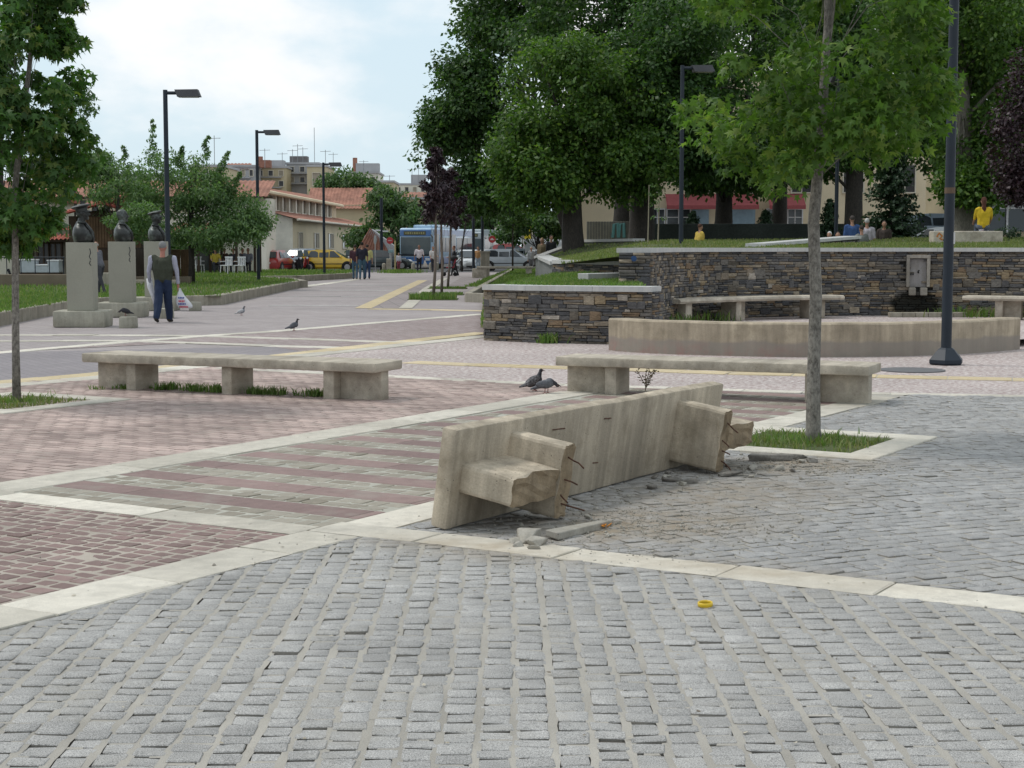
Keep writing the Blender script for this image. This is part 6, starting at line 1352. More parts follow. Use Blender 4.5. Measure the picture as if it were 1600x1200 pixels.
for i, (px, a, b_, Y) in enumerate(((417, 234, 262, 212), (444, 240, 264, 217), (460, 235, 258, 222), (468, 227, 258, 222), (476, 232, 260, 222), (511, 236, 262, 214), (523, 240, 272, 236), (570, 252, 274, 237), (610, 275, 290, 206), (645, 264, 290, 242), (655, 262, 290, 242), (129, 231, 278, 192), (170, 236, 278, 192), (339, 214, 262, 182))):
    aerial(['television aerial above the red chimney block', 'television aerial on the left end of the ochre topped block', 'television aerial left of the dark rooftop hut', 'tallest television aerial over the dark rooftop hut', 'television aerial right of the dark rooftop hut', 'television aerial just right of the tall mast', 'television aerial above the round treetop', 'television aerial on the solar heater block', 'television aerial at the right end of the low ochre block', 'left aerial of the pair beside the purple tree', 'right aerial of the pair beside the purple tree', 'television aerial beside the near leafy tree at left', 'television aerial over the treetops left of the front lamp post', 'television aerial between the two front lamp posts'][i], px, a, b_, Y)
aerial('tall thin aerial mast rising highest above the roofs', 494, 202, 262, 214, False)
# shop building behind the park
g = thing('cream_shop_building', 'cream building with red awning and pale blue panels behind the park trees', 'building', (at_px(1200, 90), 90, 0)); gx_ = g.location.x
MB().box((0, 4, 5.5), (at_px(1500, 90) - at_px(900, 90), 8, 11)).build('wall', CREAM, g)
def gp_(px): return at_px(px, 89.9) - gx_
def gz(py): return EYE + (386 - py) * 90 / FPX
for x0, x1 in ((1038, 1118), (1136, 1180), (1196, 1252)):
    a, b_ = gp_(x0), gp_(x1); MB().add([(a, -.02, gz(304)), (b_, -.02, gz(304)), (b_, -1.0, gz(322)), (a, -1.0, gz(322)), (a, -1.02, gz(328)), (b_, -1.02, gz(328))], [[0, 1, 2, 3], [3, 2, 5, 4]]).build('awning', flat('red_awning', (.29, .075, .08), .8), g)
for x0, x1, kind in ((1014, 1038, 'w'), (1040, 1078, 'w'), (1080, 1106, 'p'), (1138, 1178, 'p'), (1196, 1226, 'w'), (1228, 1252, 'w')):
    a, b_ = gp_(x0), gp_(x1); c_ = (gz(328) + gz(352)) / 2; h = gz(328) - gz(352)
    if kind == 'p': MB().box(((a + b_) / 2, -.06, c_), (b_ - a, .1, h)).build('pale_blue_panel', flat('pale_blue_panel', (.26, .37, .45)), g)
    else: win(g, ((a + b_) / 2, -.03, c_), (1, 0, 0), b_ - a - .1, h, .12, WHITEP, GLASS, 1, 1)
for r_ in range(2):
    for c_ in range(7): win(g, (gp_(930 + c_ * 80), -.02, 5.4 + r_ * 2.9), (1, 0, 0), 1.1, 1.5, .12, WFRAME, WINB, 1)
g = thing('white_framed_shop', 'dark glass shop with white frames and red awning at the right edge', 'building', (at_px(1600, 76), 76, 0)); gx_ = g.location.x
MB().box((0, 3, 3.1), (6.5, 6, 6.2)).build('wall', YELW, g)
def h76(py): return EYE + (386 - py) * 76 / FPX
MB().box((0, -.06, (h76(326) + h76(362)) / 2), (5.0, .1, h76(326) - h76(362))).build('shop_window', GLASS, g)
for px in (1524, 1536, 1569, 1610, 1650): MB().box((at_px(px, 75.9) - gx_, -.16, (h76(305) + h76(366)) / 2), (.09, .09, h76(305) - h76(366))).build('frame_post', WHITEP, g)
MB().box((0, -.14, h76(319)), (5.2, .08, .4)).build('frame_band', flat('pale_frame', (.42, .44, .46)), g); MB().box((0, -.15, h76(326)), (5.2, .08, .07)).build('frame_rail', WHITEP, g)
MB().add([(-2.3, -.1, h76(292)), (3.2, -.1, h76(288)), (3.2, -1.2, h76(304)), (-2.3, -1.2, h76(304))], [[0, 1, 2, 3]]).build('canopy', YELW, g)
for k in range(4): MB().add([(-1.3 + k * 1.1, -.1, h76(232)), (-.3 + k * 1.1, -.1, h76(232)), (-.3 + k * 1.1, -.9, h76(250)), (-1.3 + k * 1.1, -.9, h76(250))], [[0, 1, 2, 3]]).build('awning', MATS['red_awning'], g)
g = thing('graffiti_wall', 'grey corrugated fence with teal graffiti behind the straight trunk', 'fence', (at_px(955, 68), 68, 1.8))
for k in range(18): MB().box((-1.0 + k * .118, 0, .42), (.11, .05, .92), bev=.01, seg=1).build('panel', mat('grey_sheet', (.16, .15, .13), .8, .25, 2), g)
for s in ((.05, .35), (.3, .5)): scribble(g, 'graffiti', flat('graffiti_teal', (.12, .26, .26)), [(s[0], -.05, .2), (s[0] + .05, -.05, .75), (s[0] + .2, -.05, .8), (s[0] + .22, -.05, .2)], .07)
# stone pillar and long bench at the far end of the small lawn
g = thing('concrete_bench', 'far concrete bench at the end of the path beside the stone pillar', 'bench', (at_px(790, 83), 83, 0))
MB().box((0, 0, .55), (3.0, .7, .12), bev=.03).build('seat', CONC, g); MB().box((-1.35, 0, .24), (.75, .6, .5), bev=.02).build('leg', CONC, g); MB().box((1.2, 0, .24), (.3, .6, .5), bev=.02).build('leg', CONC, g)
g = thing('stone_pillar', 'short stone pillar behind the far concrete bench', 'pillar', (at_px(758, 86), 86, 0)); MB().box((0, 0, .66), (.48, .48, 1.32), bev=.03).build('shaft', CONCK, g); MB().box((0, 0, 1.34), (.56, .56, .08), bev=.01).build('cap', CONCK, g)
g = thing('green_bin', 'green waste container beside the red hatchback', 'waste container', (at_px(412, 100), 100, 0)); MB().box((0, 0, .62), (1.0, .9, .9), bev=.06).build('body', flat('bin_green', (.03, .10, .05), .6), g); MB().box((0, 0, 1.12), (1.06, .96, .14), bev=.05).build('lid', MATS['bin_green'], g); MB().tube([(-.45, -.4, .1), (-.38, -.4, .1)], .1, 10).build('wheel', TYRE, g); MB().tube([(.38, -.4, .1), (.45, -.4, .1)], .1, 10).build('wheel', TYRE, g)
g = thing('iron_fence', 'thin dark iron fence in front of the pale hall', 'fence', (at_px(500, 114), 114, 0))
for k in range(44): MB().tube([(-2.2 + k * .13, 0, 0), (-2.2 + k * .13, 0, 1.0)], .015, 4).build('bar', POLE, g)
MB().tube([(-2.3, 0, .95), (3.6, 0, .95)], .02, 4).build('rail', POLE, g); MB().tube([(-2.3, 0, .25), (3.6, 0, .25)], .02, 4).build('rail', POLE, g)
g = thing('brick_mound_wall', 'slanted brick and tile fragment wall behind the walking group', 'wall', (at_px(575, 116), 116, 0))
MB().add([(-1.2, 0, 0), (2.0, 0, 0), (1.9, 0, 1.7), (.3, 0, 2.9), (-.2, 0, 2.4), (-1.2, 1.5, 0), (2.0, 1.5, 0), (1.9, 1.5, 1.7), (.3, 1.5, 2.9), (-.2, 1.5, 2.4)], [[0, 1, 2, 3, 4], [5, 6, 7, 8, 9][::-1]] + [[i, 5 + i, 5 + (i + 1) % 5, (i + 1) % 5] for i in range(5)]).build('wall', GREYW, g)
tile_roof('tile_face', (-1.3, -.3, .4), (2.0, -.3, .4), (1.2, .0, 1.9), (.2, 0, 3.0), TILE, g, .3, .06, 4)
# ------------------------------------------------------------------ vehicles
def loft(secs, mi=0):
    """secs: rows of (x, [(y,z)...]) half rings, mirrored"""
    b = MB(); vs = []; n = 0; fs = []
    for x, ring in secs:
        full = ring + [(-y, z) for y, z in ring[::-1]]; n = len(full); vs += [(x, y, z) for y, z in full]
    for i in range(len(secs) - 1):
        for j in range(n): fs.append([i * n + j, i * n + (j + 1) % n, (i + 1) * n + (j + 1) % n, (i + 1) * n + j])
    fs += [list(range(n))[::-1], [(len(secs) - 1) * n + j for j in range(n)]]
    b.add(vs, fs, mi); return b
def car(label, px, Y, rz, paint, L_=4.1, H=1.46, W_=1.72, style='hatch', group='cars parked along the street', z=0):
    g = thing('car', label, 'car', (at_px(px, Y), Y, z), rz, group); k = L_ / 4.1; hw = W_ / 2; s = H / 1.46
    def ring(w, zl, zs, zt, wt): return [(w * .86, zl), (w, zl + .12), (w, zs), (w * .97, (zs + zt) / 2), (wt, zt)]
    belt = .92 * s
    secs = [(-2.05 * k, ring(hw * .80, .38, .55, .78, hw * .72)), (-1.95 * k, ring(hw * .93, .24, .6, belt, hw * .85)), (-1.3 * k, ring(hw, .2, .62, belt + .02, hw * .93)), (0, ring(hw, .2, .62, belt, hw * .93)), (.95 * k, ring(hw, .2, .6, belt - .02, hw * .92)), (1.55 * k, ring(hw * .97, .2, .55, .82 * s, hw * .86)), (1.95 * k, ring(hw * .86, .22, .5, .70 * s, hw * .72)), (2.06 * k, ring(hw * .72, .32, .46, .58 * s, hw * .6))]
    body = loft(secs).build('body', paint, g, auto=38)
    xr = -1.95 * k if style == 'hatch' else -1.5 * k; xt = -1.55 * k if style == 'hatch' else -.85 * k
    cab = [(xr, [(hw * .80, belt - .06), (hw * .78, belt)]), (xt, [(hw * .90, belt - .06), (hw * .68, 1.36 * s)]), (-.7 * k, [(hw * .92, belt - .06), (hw * .70, H)]), (.0, [(hw * .92, belt - .06), (hw * .70, H - .01)]), (.38 * k, [(hw * .92, belt - .06), (hw * .67, 1.37 * s)]), (1.2 * k, [(hw * .86, belt - .10), (hw * .80, belt - .04)])]
    loft(cab).build('roof', paint, g, auto=38)
    for sd in (-1, 1):     # side windows
        for (xa, xb, ya, yb) in ((-.62 * k, .02 * k, 0, 0), (.08 * k, .85 * k, 0, 1), (xt + .12, -.70 * k, 1, 0)):
            if xb - xa < .2: continue
            zt = 1.36 * s; zb_ = belt + .03; wb, wt = hw * .915 + .012, hw * .71 + .012
            x0t = xa + (.22 * k if ya else 0); x1t = xb - (.50 * k if yb else 0)
            q = [(xa, sd * wb, zb_), (xb, sd * (wb - (.02 if yb else 0)), zb_), (x1t, sd * wt, zt), (x0t, sd * wt, zt)]
            MB().add(q, [[0, 1, 2, 3] if sd < 0 else [3, 2, 1, 0]]).build('side_window', GLASS, g)
        MB().ell((.86 * k, sd * (hw + .06), belt + .08), (.07, .1, .07), n=8, m=6).build('mirror', paint, g, smooth=True)
        MB().box((.0, sd * (hw + .004), .52), (2.0 * k, .02, .05)).build('door_trim', BLACK, g)
        MB().ell((1.86 * k, sd * hw * .66, .66 * s), (.17, .19, .10), (0, .3, 0), 10, 6).build('headlight', flat('lamp_glass', (.6, .62, .65), .15), g, smooth=True)
        MB().ell((-1.97 * k, sd * hw * .74, .80 * s), (.07, .12, .15), n=8, m=6).build('tail_light', flat('tail_red', (.35, .02, .02), .2), g, smooth=True)
        for xx in (-1.27 * k, 1.28 * k):
            wv = MB(); wv.lathe([(.0, -.10), (.20, -.10), (.295, -.09), (.315, -.05), (.315, .05), (.295, .09), (.2, .10), (0, .10)], n=18); w = wv.build('wheel', TYRE, g, smooth=True); w.matrix_local = Matrix.Translation((xx, sd * (hw - .085), .315)) @ Matrix.Rotation(R(90), 4, 'X')
            MB().lathe([(0, -.108), (.18, -.106), (.2, -.09), (.2, .09), (.18, .106), (0, .108)], n=12).build('rim', RIM, w)
            MB().lathe([(0, -.07), (.37, -.07), (.37, .1), (0, .1)], n=18).build('wheel_arch', BLACK, g).matrix_local = Matrix.Translation((xx, sd * (hw - .10), .33)) @ Matrix.Rotation(R(90), 4, 'X')
    a = hw * .76; MB().add([(1.17 * k, -a, belt - .0), (1.17 * k, a, belt - .0), (.40 * k, hw * .63, 1.36 * s), (.40 * k, -hw * .63, 1.36 * s)], [[0, 1, 2, 3]]).build('windscreen', GLASS, g).location = (.025, 0, .02)
    MB().add([(xr, -a, belt + .03), (xr, a, belt + .03), (xt, hw * .62, 1.33 * s), (xt, -hw * .62, 1.33 * s)], [[3, 2, 1, 0]]).build('rear_window', GLASS, g).location = (-.025, 0, .02)
    MB().box((2.05 * k, 0, .42), (.05, .5, .11)).build('front_plate', WHITEP, g); MB().box((-2.06 * k, 0, .62), (.05, .5, .11)).build('rear_plate', WHITEP, g); MB().box((2.04 * k, 0, .30), (.06, W_ * .66, .1), bev=.02).build('grille', BLACK, g)
    return g
car('yellow hatchback passing in front of the pale hall', 516, 104, 0, mat_paint('yellow_car', (.62, .40, .015)), 3.9, 1.44)
car('small red hatchback seen from behind beside the green waste container', 432, 101, R(80), mat_paint('red_car', (.33, .03, .028)), 3.6, 1.42, 1.6)
car('grey blue hatchback half hidden behind the yellow car', 480, 112, R(70), mat_paint('greyblue_car', (.22, .27, .33)), 3.9, 1.5)
car('dark green saloon parked behind the walking group', 597, 112, R(8), mat_paint('dark_car', (.03, .045, .05)), 4.3, 1.4, 1.72, 'sedan')
car('silver hatchback parked beyond the far concrete bench', 796, 108, R(-4), mat_paint('silver_car', (.36, .40, .45)), 4.2, 1.48)
car('pale saloon facing the square right of the bus', 733, 110, R(-78), mat_paint('pale_car', (.50, .52, .53)), 4.2, 1.42)
car('white saloon roof showing behind the silver hatchback', 770, 120, R(-10), mat_paint('white_car', (.62, .63, .64)), 4.2, 1.44, 1.7, 'sedan')
car('pale blue car behind the nose of the silver hatchback', 822, 122, R(-20), mat_paint('paleblue_car', (.40, .46, .52)), 4.1, 1.5)
car('white car below the van behind the seated people', 862, 114, R(5), MATS['white_car'], 4.2, 1.46, 1.72)
car('silver white car nose showing on the mound left of the graffiti seat', 1466, 62, R(150), MATS['white_car'], 4.0, 1.35, 1.65, 'hatch', 'cars parked along the street', 1.02)
car('dark car roof showing between the spruce and the tall lamp post', 1465, 70, R(10), MATS['greyblue_car'], 4.2, 1.5, 1.7, 'hatch', 'cars parked along the street', 1.55)
car('red car glimpsed under the trees beyond the round red sign', 800, 134, R(10), MATS['red_car'], 4.2, 1.9, 1.72)
g = thing('van', 'white delivery van behind the ramp wall under the trees', 'van', (at_px(868, 122), 122, 0), R(4)); VP = MATS['white_car']
loft([(-2.4, [(.9, .3), (.92, 1.0), (.9, 2.0), (.78, 2.2)]), (1.2, [(.9, .3), (.92, 1.0), (.9, 2.0), (.78, 2.2)]), (1.9, [(.9, .3), (.9, .9), (.88, 1.2), (.76, 1.3)]), (2.5, [(.8, .35), (.84, .7), (.8, .95), (.7, 1.0)])]).build('body', VP, g, auto=35)
MB().add([(1.88, -.74, 1.34), (1.88, .74, 1.34), (1.24, .74, 2.1), (1.24, -.74, 2.1)], [[0, 1, 2, 3]]).build('windscreen', GLASS, g).location = (.03, 0, .03)
MB().box((.8, -.925, 1.55), (.7, .02, .5)).build('side_window', GLASS, g)
for xx in (-1.5, 1.7):
    for sd in (-1, 1):
        w = MB().lathe([(0, -.1), (.33, -.1), (.33, .1), (0, .1)], n=16).build('wheel', TYRE, g); w.matrix_local = Matrix.Translation((xx, sd * .82, .33)) @ Matrix.Rotation(R(90), 4, 'X')
# buses: length along local y, front towards -y
def bus(label, px, Y, rz, m1, m2, H=3.0, L_=11.5):
    g = thing('bus', label, 'bus', (at_px(px, Y), Y, 0), rz, 'city buses at the end of the square'); w = 1.25
    MB().box((0, L_ / 2, H / 2 + .16), (2 * w, L_, H - .32), bev=.14, seg=3).build('body', m1, g, auto=40)
    MB().box((0, L_ / 2, .62), (2 * w + .02, L_ + .02, .58), bev=.06).build('skirt', m2, g); MB().box((0, L_ / 2, H - .18), (2 * w - .1, L_ - .2, .5), bev=.1).build('upper_band', m2, g) if 0 else None
    MB().box((0, -.012, 2.62), (2 * w - .12, .05, .46), bev=.02).build('destination_band', m2, g); d = MB().box((-.05, -.045, 2.62), (1.7, .03, .28)).build('destination_sign', flat('bus_display', (.10, .095, .05), .4), g)
    for k in range(9): MB().box((-.72 + k * .17, -.064, 2.62), (.10, .01, .14 if k % 3 else .09)).build('display_letter', flat('bus_display_text', (.34, .32, .16)), d)
    MB().box((0, -.02, 1.72), (2 * w - .2, .06, 1.22), bev=.02).build('windscreen', GLASSB, g)
    MB().box((0, -.022, 1.02), (2 * w - .06, .05, .12)).build('front_trim', BLACK, g)
    for s in (-1, 1):
        MB().box((s * .92, -.03, .70), (.34, .06, .2), bev=.02).build('headlight', MATS['lamp_glass'], g); MB().tube([(s * 1.2, -.1, 2.5), (s * 1.34, -.26, 2.35), (s * 1.34, -.26, 1.95)], .05, 6).build('mirror', BLACK, g)
        MB().box((s * (w + .004), L_ / 2 + .2, 2.66), (.03, L_ - .5, .44), bev=.0).build('side_band', m2, g)
        for k in range(7):
            if s > 0 or 1:
                y0 = .7 + k * (L_ - 1) / 7
                if k == 0 or k == 3: MB().box((s * (w + .006), y0 + .5, 1.5), (.03, 1.15, 2.1)).build('door', GLASS, g)
                else: MB().box((s * (w + .006), y0 + .55, 1.78), (.03, 1.38, 1.05)).build('side_window', GLASS, g)
        for yy in (2.6, L_ - 3): w_ = MB().lathe([(0, -.14), (.47, -.14), (.47, .14), (0, .14)], n=18).build('wheel', TYRE, g); w_.matrix_local = Matrix.Translation((s * (w - .12), yy, .47)) @ Matrix.Rotation(R(90), 4, 'Y')
    MB().box((.2, L_ / 2 - 1, H + .1), (1.9, 6, .3), bev=.1).build('roof_unit', m1, g); MB().box((0, -.03, .5), (.5, .04, .12)).build('number_plate', WHITEP, g)
    return g
LB = mat_paint('bus_light_blue', (.36, .52, .68)); DB = mat_paint('bus_blue', (.06, .16, .38)); GB = mat_paint('bus_grey', (.42, .48, .5))
bus('light blue city bus with a dark windscreen waiting at the end of the square', 650, 118, R(-14), LB, DB)
bus('second grey bus partly hidden behind the light blue bus', 733, 140, R(-12), GB, MATS['bus_grey'], 2.9, 9)
# scooters
def scooter(label, px, Y, rz, m):
    g = thing('scooter', label, 'scooter', (at_px(px, Y), Y, 0), rz, 'scooters parked near the cars')
    for xx in (-.6, .62): w = MB().lathe([(0, -.05), (.2, -.05), (.25, -.03), (.25, .03), (.2, .05), (0, .05)], n=14).build('wheel', TYRE, g); w.matrix_local = Matrix.Translation((xx, 0, .25)) @ Matrix.Rotation(R(90), 4, 'X')
    MB().ell((-.4, 0, .55), (.42, .17, .2), n=10, m=7).build('body', m, g, smooth=True); MB().box((-.3, 0, .78), (.7, .26, .1), bev=.04).build('seat', BLACK, g); MB().box((.1, 0, .32), (.5, .26, .06), bev=.02).build('footboard', BLACK, g)
    MB().add([(.30, -.2, .3), (.30, .2, .3), (.48, .16, .95), (.48, -.16, .95), (.36, -.2, .3), (.36, .2, .3), (.53, .16, .95), (.53, -.16, .95)], [[0, 1, 2, 3], [7, 6, 5, 4], [0, 3, 7, 4], [1, 5, 6, 2], [3, 2, 6, 7], [0, 4, 5, 1]]).build('front_shield', m, g)
    b = MB(); b.tube([(.62, 0, .25), (.46, 0, 1.0)], .03, 6); b.tube([(.44, -.3, 1.02), (.46, 0, 1.0), (.44, .3, 1.02)], .02, 6); b.build('handlebar', BLACK, g); MB().ell((.52, 0, .9), (.06, .09, .08), n=8, m=6).build('headlight', MATS['lamp_glass'], g)
    MB().add([(.46, -.2, 1.0), (.46, .2, 1.0), (.34, .14, 1.4), (.34, -.14, 1.4)], [[0, 1, 2, 3]]).build('windshield', GLASSB, g)
scooter('dark scooter parked left of the yellow hatchback', 468, 101, R(-70), BLACK); scooter('red scooter standing between the parked cars left of the yellow hatchback', 474, 103, R(-50), MATS['red_car'])
scooter('scooter half hidden between the yellow hatchback and the walking group', 541, 110, R(-60), BLACK)

# ------------------------------------------------------------------ people
_pm = {}
def pmat(c, rough=.85):
    k = tuple(round(x, 3) for x in c)
    if k not in _pm: _pm[k] = mat('cloth_%d' % len(_pm), c, rough, .14, 9, .08, 60)
    return _pm[k]
SKIN = (.34, .19, .13)
def figure(name, parts, parent, vox, mats_, smooth_it=4):
    """parts: (label, [(x,y,z,r)...] capsule chain | ('ell', c, r, eul)); merged into one continuous surface"""
    b = MB(); ctr = []; lab = []
    for lb_, p in parts:
        if p[0] == 'ell':
            b.ell(p[1], p[2], p[3] if len(p) > 3 else (0, 0, 0), 14, 10); ctr.append(('e', Vector(p[1]), Vector(p[2]), Euler(p[3] if len(p) > 3 else (0, 0, 0)).to_matrix().transposed())); lab.append(lb_)
        else:
            for i in range(len(p) - 1):
                a, c = p[i], p[i + 1]; A, C_ = Vector(a[:3]), Vector(c[:3])
                b.tube([A.lerp(C_, t) for t in (0, .25, .5, .75, 1)], [a[3] + (c[3] - a[3]) * t for t in (0, .25, .5, .75, 1)], 10); b.ell(A, (a[3],) * 3, n=10, m=8); b.ell(C_, (c[3],) * 3, n=10, m=8)
                ctr.append(('c', A, C_, a[3], c[3])); lab.append(lb_)
    o = b.build(name, [m for _, m in mats_], parent); md = o.modifiers.new('r', 'REMESH'); md.mode = 'VOXEL'; md.voxel_size = vox; md.use_smooth_shade = True
    sm = o.modifiers.new('s', 'SMOOTH'); sm.iterations = smooth_it; sm.factor = .5
    me = bpy.data.meshes.new_from_object(o.evaluated_get(bpy.context.evaluated_depsgraph_get())); o.modifiers.clear(); old = o.data; o.data = me; bpy.data.meshes.remove(old)
    me.materials.clear(); order = [l for l, _ in mats_]
    for _, m in mats_: me.materials.append(m)
    n = len(me.polygons); co = np.zeros(n * 3); me.polygons.foreach_get('center', co); co = co.reshape(-1, 3); best = np.full(n, 1e9); mi = np.zeros(n, int)
    for c, l in zip(ctr, lab):
        if c[0] == 'e': d = (co - np.array(c[1])) @ np.array(c[3]).T; q = np.linalg.norm(d / np.array(c[2]), axis=1); dist = (q - 1) * min(c[2])
        else:
            A, B = np.array(c[1]), np.array(c[2]); ab = B - A; t = np.clip(((co - A) @ ab) / max(1e-9, ab @ ab), 0, 1); dist = np.linalg.norm(co - A - t[:, None] * ab, axis=1) - (c[3] + (c[4] - c[3]) * t)
        k = dist < best; best[k] = dist[k]; mi[k] = order.index(l)
    me.polygons.foreach_set('material_index', mi.astype(np.int32)); me.polygons.foreach_set('use_smooth', np.ones(n, bool)); return o
def person(label, loc, rz, top, legs, hair=(.04, .03, .025), skin=SKIN, H=1.74, stride=.0, arm=(0, 0), elbow=(0.15, .15), sit=False, woman=False, vest=None, sleeve=None, shoe=(.03, .025, .02), vox=.02, longhair=False, bald=False, lean=0.0, group='people on the square', longsleeve=True, fingers=False, armout=.06, wide=1.0):
    """local frame: facing +y"""
    g = thing('person', label, 'person', loc, rz, group); s = H / 1.74; sw = .185 if not woman else .165; P_ = []
    hip = .90 if not sit else .12; dz = hip - .90; by = lean
    sw *= wide
    def pt(x, y, z, r): return (x * s, y * s, z * s, r * s)
    sl = sleeve or top; vst = vest or top
    ch = 1.40 + dz
    P_ += [('top', [pt(0, 0, .98 + dz, .125), pt(0, .015 * wide + by * .5, 1.15 + dz, .125 * wide), pt(0, .0 + by, 1.30 + dz, .13)])]
    for sd in (-1, 1):
        P_ += [('top', [pt(sd * .07 * wide ** 2, 0, .96 + dz, .10), pt(sd * .075 * wide ** 2, by * .5, 1.16 + dz, .105 * wide), pt(sd * .09 * wide, by, 1.32 + dz, .105), pt(sd * sw * .8, by - .005, 1.41 + dz, .068)])]
        P_ += [('skin', [pt(0, by - .01, 1.42 + dz, .058), pt(0, by + .01, 1.54 + dz, .052)])]
    hz = 1.635 + dz; hy = by + .022
    P_ += [('skin', ('ell', (0, hy * s, hz * s), (.076 * s, .095 * s, .112 * s))), ('skin', ('ell', (0, (hy + .035) * s, (hz - .055) * s), (.055 * s, .058 * s, .062 * s))), ('skin', [pt(0, hy + .085, hz + .005, .012), pt(0, hy + .108, hz - .025, .015)])]
    for sd in (-1, 1): P_ += [('skin', ('ell', (sd * .078 * s, (hy - .005) * s, (hz - .01) * s), (.012 * s, .022 * s, .033 * s)))]
    if not bald: P_ += [('hair', ('ell', (0, (hy - .022) * s, (hz + .035) * s), (.083 * s, .092 * s, .093 * s)))]
    else: P_ += [('hair', ('ell', (0, (hy - .06) * s, (hz - .0) * s), (.075 * s, .05 * s, .05 * s)))]
    if longhair: P_ += [('hair', [pt(0, hy - .07, hz, .07), pt(0, hy - .10, hz - .18, .055), pt(0.01, hy - .11, hz - .34, .03)])]
    hands = []
    for i, sd in enumerate((-1, 1)):
        a = arm[i]; e = elbow[i]; sh = Vector((sd * (sw + .025), by - .005, 1.395 + dz)); d1 = Vector((sd * armout * 2.2, math.sin(a), -math.cos(a))).normalized(); el = sh + d1 * .29; d2 = Vector((sd * armout * .3, math.sin(a + e), -math.cos(a + e))).normalized(); wr = el + d2 * .25
        P_ += [('sleeve', [pt(*sh, .060), pt(*el, .047)])]
        P_ += [('sleeve' if longsleeve else 'skin', [pt(*el, .044), pt(*wr, .034 if longsleeve else .030)])]
        hd = wr + d2 * .085; P_ += [('skin', [pt(*wr, .026), pt(*hd, .032)])]; hands.append(hd * s)
        if fingers:
            for f in range(4):
                o_ = Vector((0, (f - 1.5) * .018, 0)); L2 = (.055, .068, .064, .05)[f]; q1 = hd + o_ + d2 * .02; q2 = q1 + d2 * L2 * .6 + Vector((-sd * .008, 0, 0)); q3 = q2 + d2 * L2 * .4 + Vector((-sd * .022, 0, 0)); P_ += [('skin', [pt(*q1, .0095), pt(*q2, .0088), pt(*q3, .0078)])]
            t0 = wr + d2 * .04; P_ += [('skin', [pt(t0.x, t0.y + .022, t0.z, .011), pt(t0.x - sd * .006, t0.y + .048, t0.z - .03, .0095), pt(t0.x - sd * .01, t0.y + .05, t0.z - .055, .0085)])]
    for i, sd in enumerate((-1, 1)):
        hp = Vector((sd * .085, 0, .92 + dz)) if wide == 1 else Vector((sd * .092, 0, .92 + dz))
        if sit: kn = hp + Vector((sd * .05, .42, .02)); an = kn + Vector((0, .02, -.42))
        else:
            a = stride * sd; kn = hp + Vector((sd * (.01 if wide == 1 else -.05), math.sin(a), -math.cos(a))) * .43; b2 = a - abs(stride) * (.9 if a < 0 else .1); an = kn + Vector((0, math.sin(b2), -math.cos(b2))) * .41
        P_ += [('legs', [pt(*hp, .098), pt(*(hp.lerp(kn, .45)), .085 * wide), pt(*kn, .064 * wide ** 2)]), ('legs', [pt(*kn, .064 * wide ** 2), pt(*(kn.lerp(an, .35)), .06 * wide ** 2.2), pt(*an, .052 * wide ** 1.8)])]
        tl = -.3 * abs(stride) if (not sit and stride * sd < 0) else 0
        P_ += [('shoe', [pt(an.x, an.y - .035, an.z - .045, .042), pt(an.x + sd * .01, an.y + .13, an.z - .058 + tl * .4, .034)])]
    mn = min(q[2] - q[3] for _, p in P_ if p[0] != 'ell' for q in p) if not sit else 0
    mats_ = [('top', pmat(vst)), ('sleeve', pmat(sl)), ('legs', pmat(legs)), ('skin', pmat(skin, .6)), ('hair', pmat(hair)), ('shoe', pmat(shoe))]
    o = figure('body', P_, g, vox, mats_); o.location = (0, 0, -mn)
    from mathutils import noise as mn_
    cl_v = set()
    for p in o.data.polygons:
        if p.material_index < 3: cl_v.update(p.vertices)
    nrm_ = [v.normal.copy() for v in o.data.vertices]
    for i in cl_v:      # folds in the cloth
        v = o.data.vertices[i]; q = v.co; k = mn_.noise(Vector((q.x * 9, q.y * 9, q.z * 5.5))) * .011 + mn_.noise(Vector((q.x * 20 + 3, q.y * 20, q.z * 11))) * .006; v.co = q + nrm_[i] * k
    for sd in (-1, 1): MB().ell((sd * .03 * s, (hy + .088) * s, (hz + .012) * s - mn), (.011 * s, .008 * s, .007 * s), n=6, m=4).build('eye', pmat((.02, .015, .012)), g)
    return g, [h - Vector((0, 0, mn)) for h in hands], s
# man with the waistcoat, seen from behind
x, y = W(256, 504)
g, hands, s = person('man in dark green waistcoat, striped shirt and jeans walking away with a white bag', (x, y, .0), R(-4), (.3, .3, .35), (.018, .030, .065), (.19, .19, .19), (.36, .16, .12), 1.72, .26, (-.12, .05), (.5, .12), vest=(.045, .05, .035), sleeve=(.33, .33, .40), vox=.0115, fingers=True, armout=.085, wide=1.2)
for sd in (-1, 1):       # shirt stripes and waistcoat hem
    pass
hb = g.matrix_world if False else None
bpy.context.view_layer.update()
wp = g.matrix_world @ hands[1]
bag = thing('carrier_bag', 'white plastic carrier bag with blue and red print in the walking man\'s right hand', 'bag', (wp.x + .03, wp.y, wp.z - .03), R(-4))
bv = []; bf = []; n = 14; prof = [(0, .015, .0), (-.06, .03, .01), (-.16, .085, .02), (-.28, .14, .06), (-.36, .165, .10), (-.405, .15, .12), (-.42, .10, .13)]
for z, r_, off in prof:
    for k in range(n): t = 2 * math.pi * k / n; bv.append((off + r_ * math.cos(t) * 1.05, r_ * .55 * math.sin(t) + .012 * math.sin(3 * t + z * 20), z + .012 * math.sin(2 * t)))
for i in range(len(prof) - 1):
    for k in range(n): bf.append([i * n + k, i * n + (k + 1) % n, (i + 1) * n + (k + 1) % n, (i + 1) * n + k])
bf.append([(len(prof) - 1) * n + k for k in range(n)])
MB().add(bv, bf).build('bag_body', flat('white_bag', (.62, .62, .65), .45), bag, smooth=True)
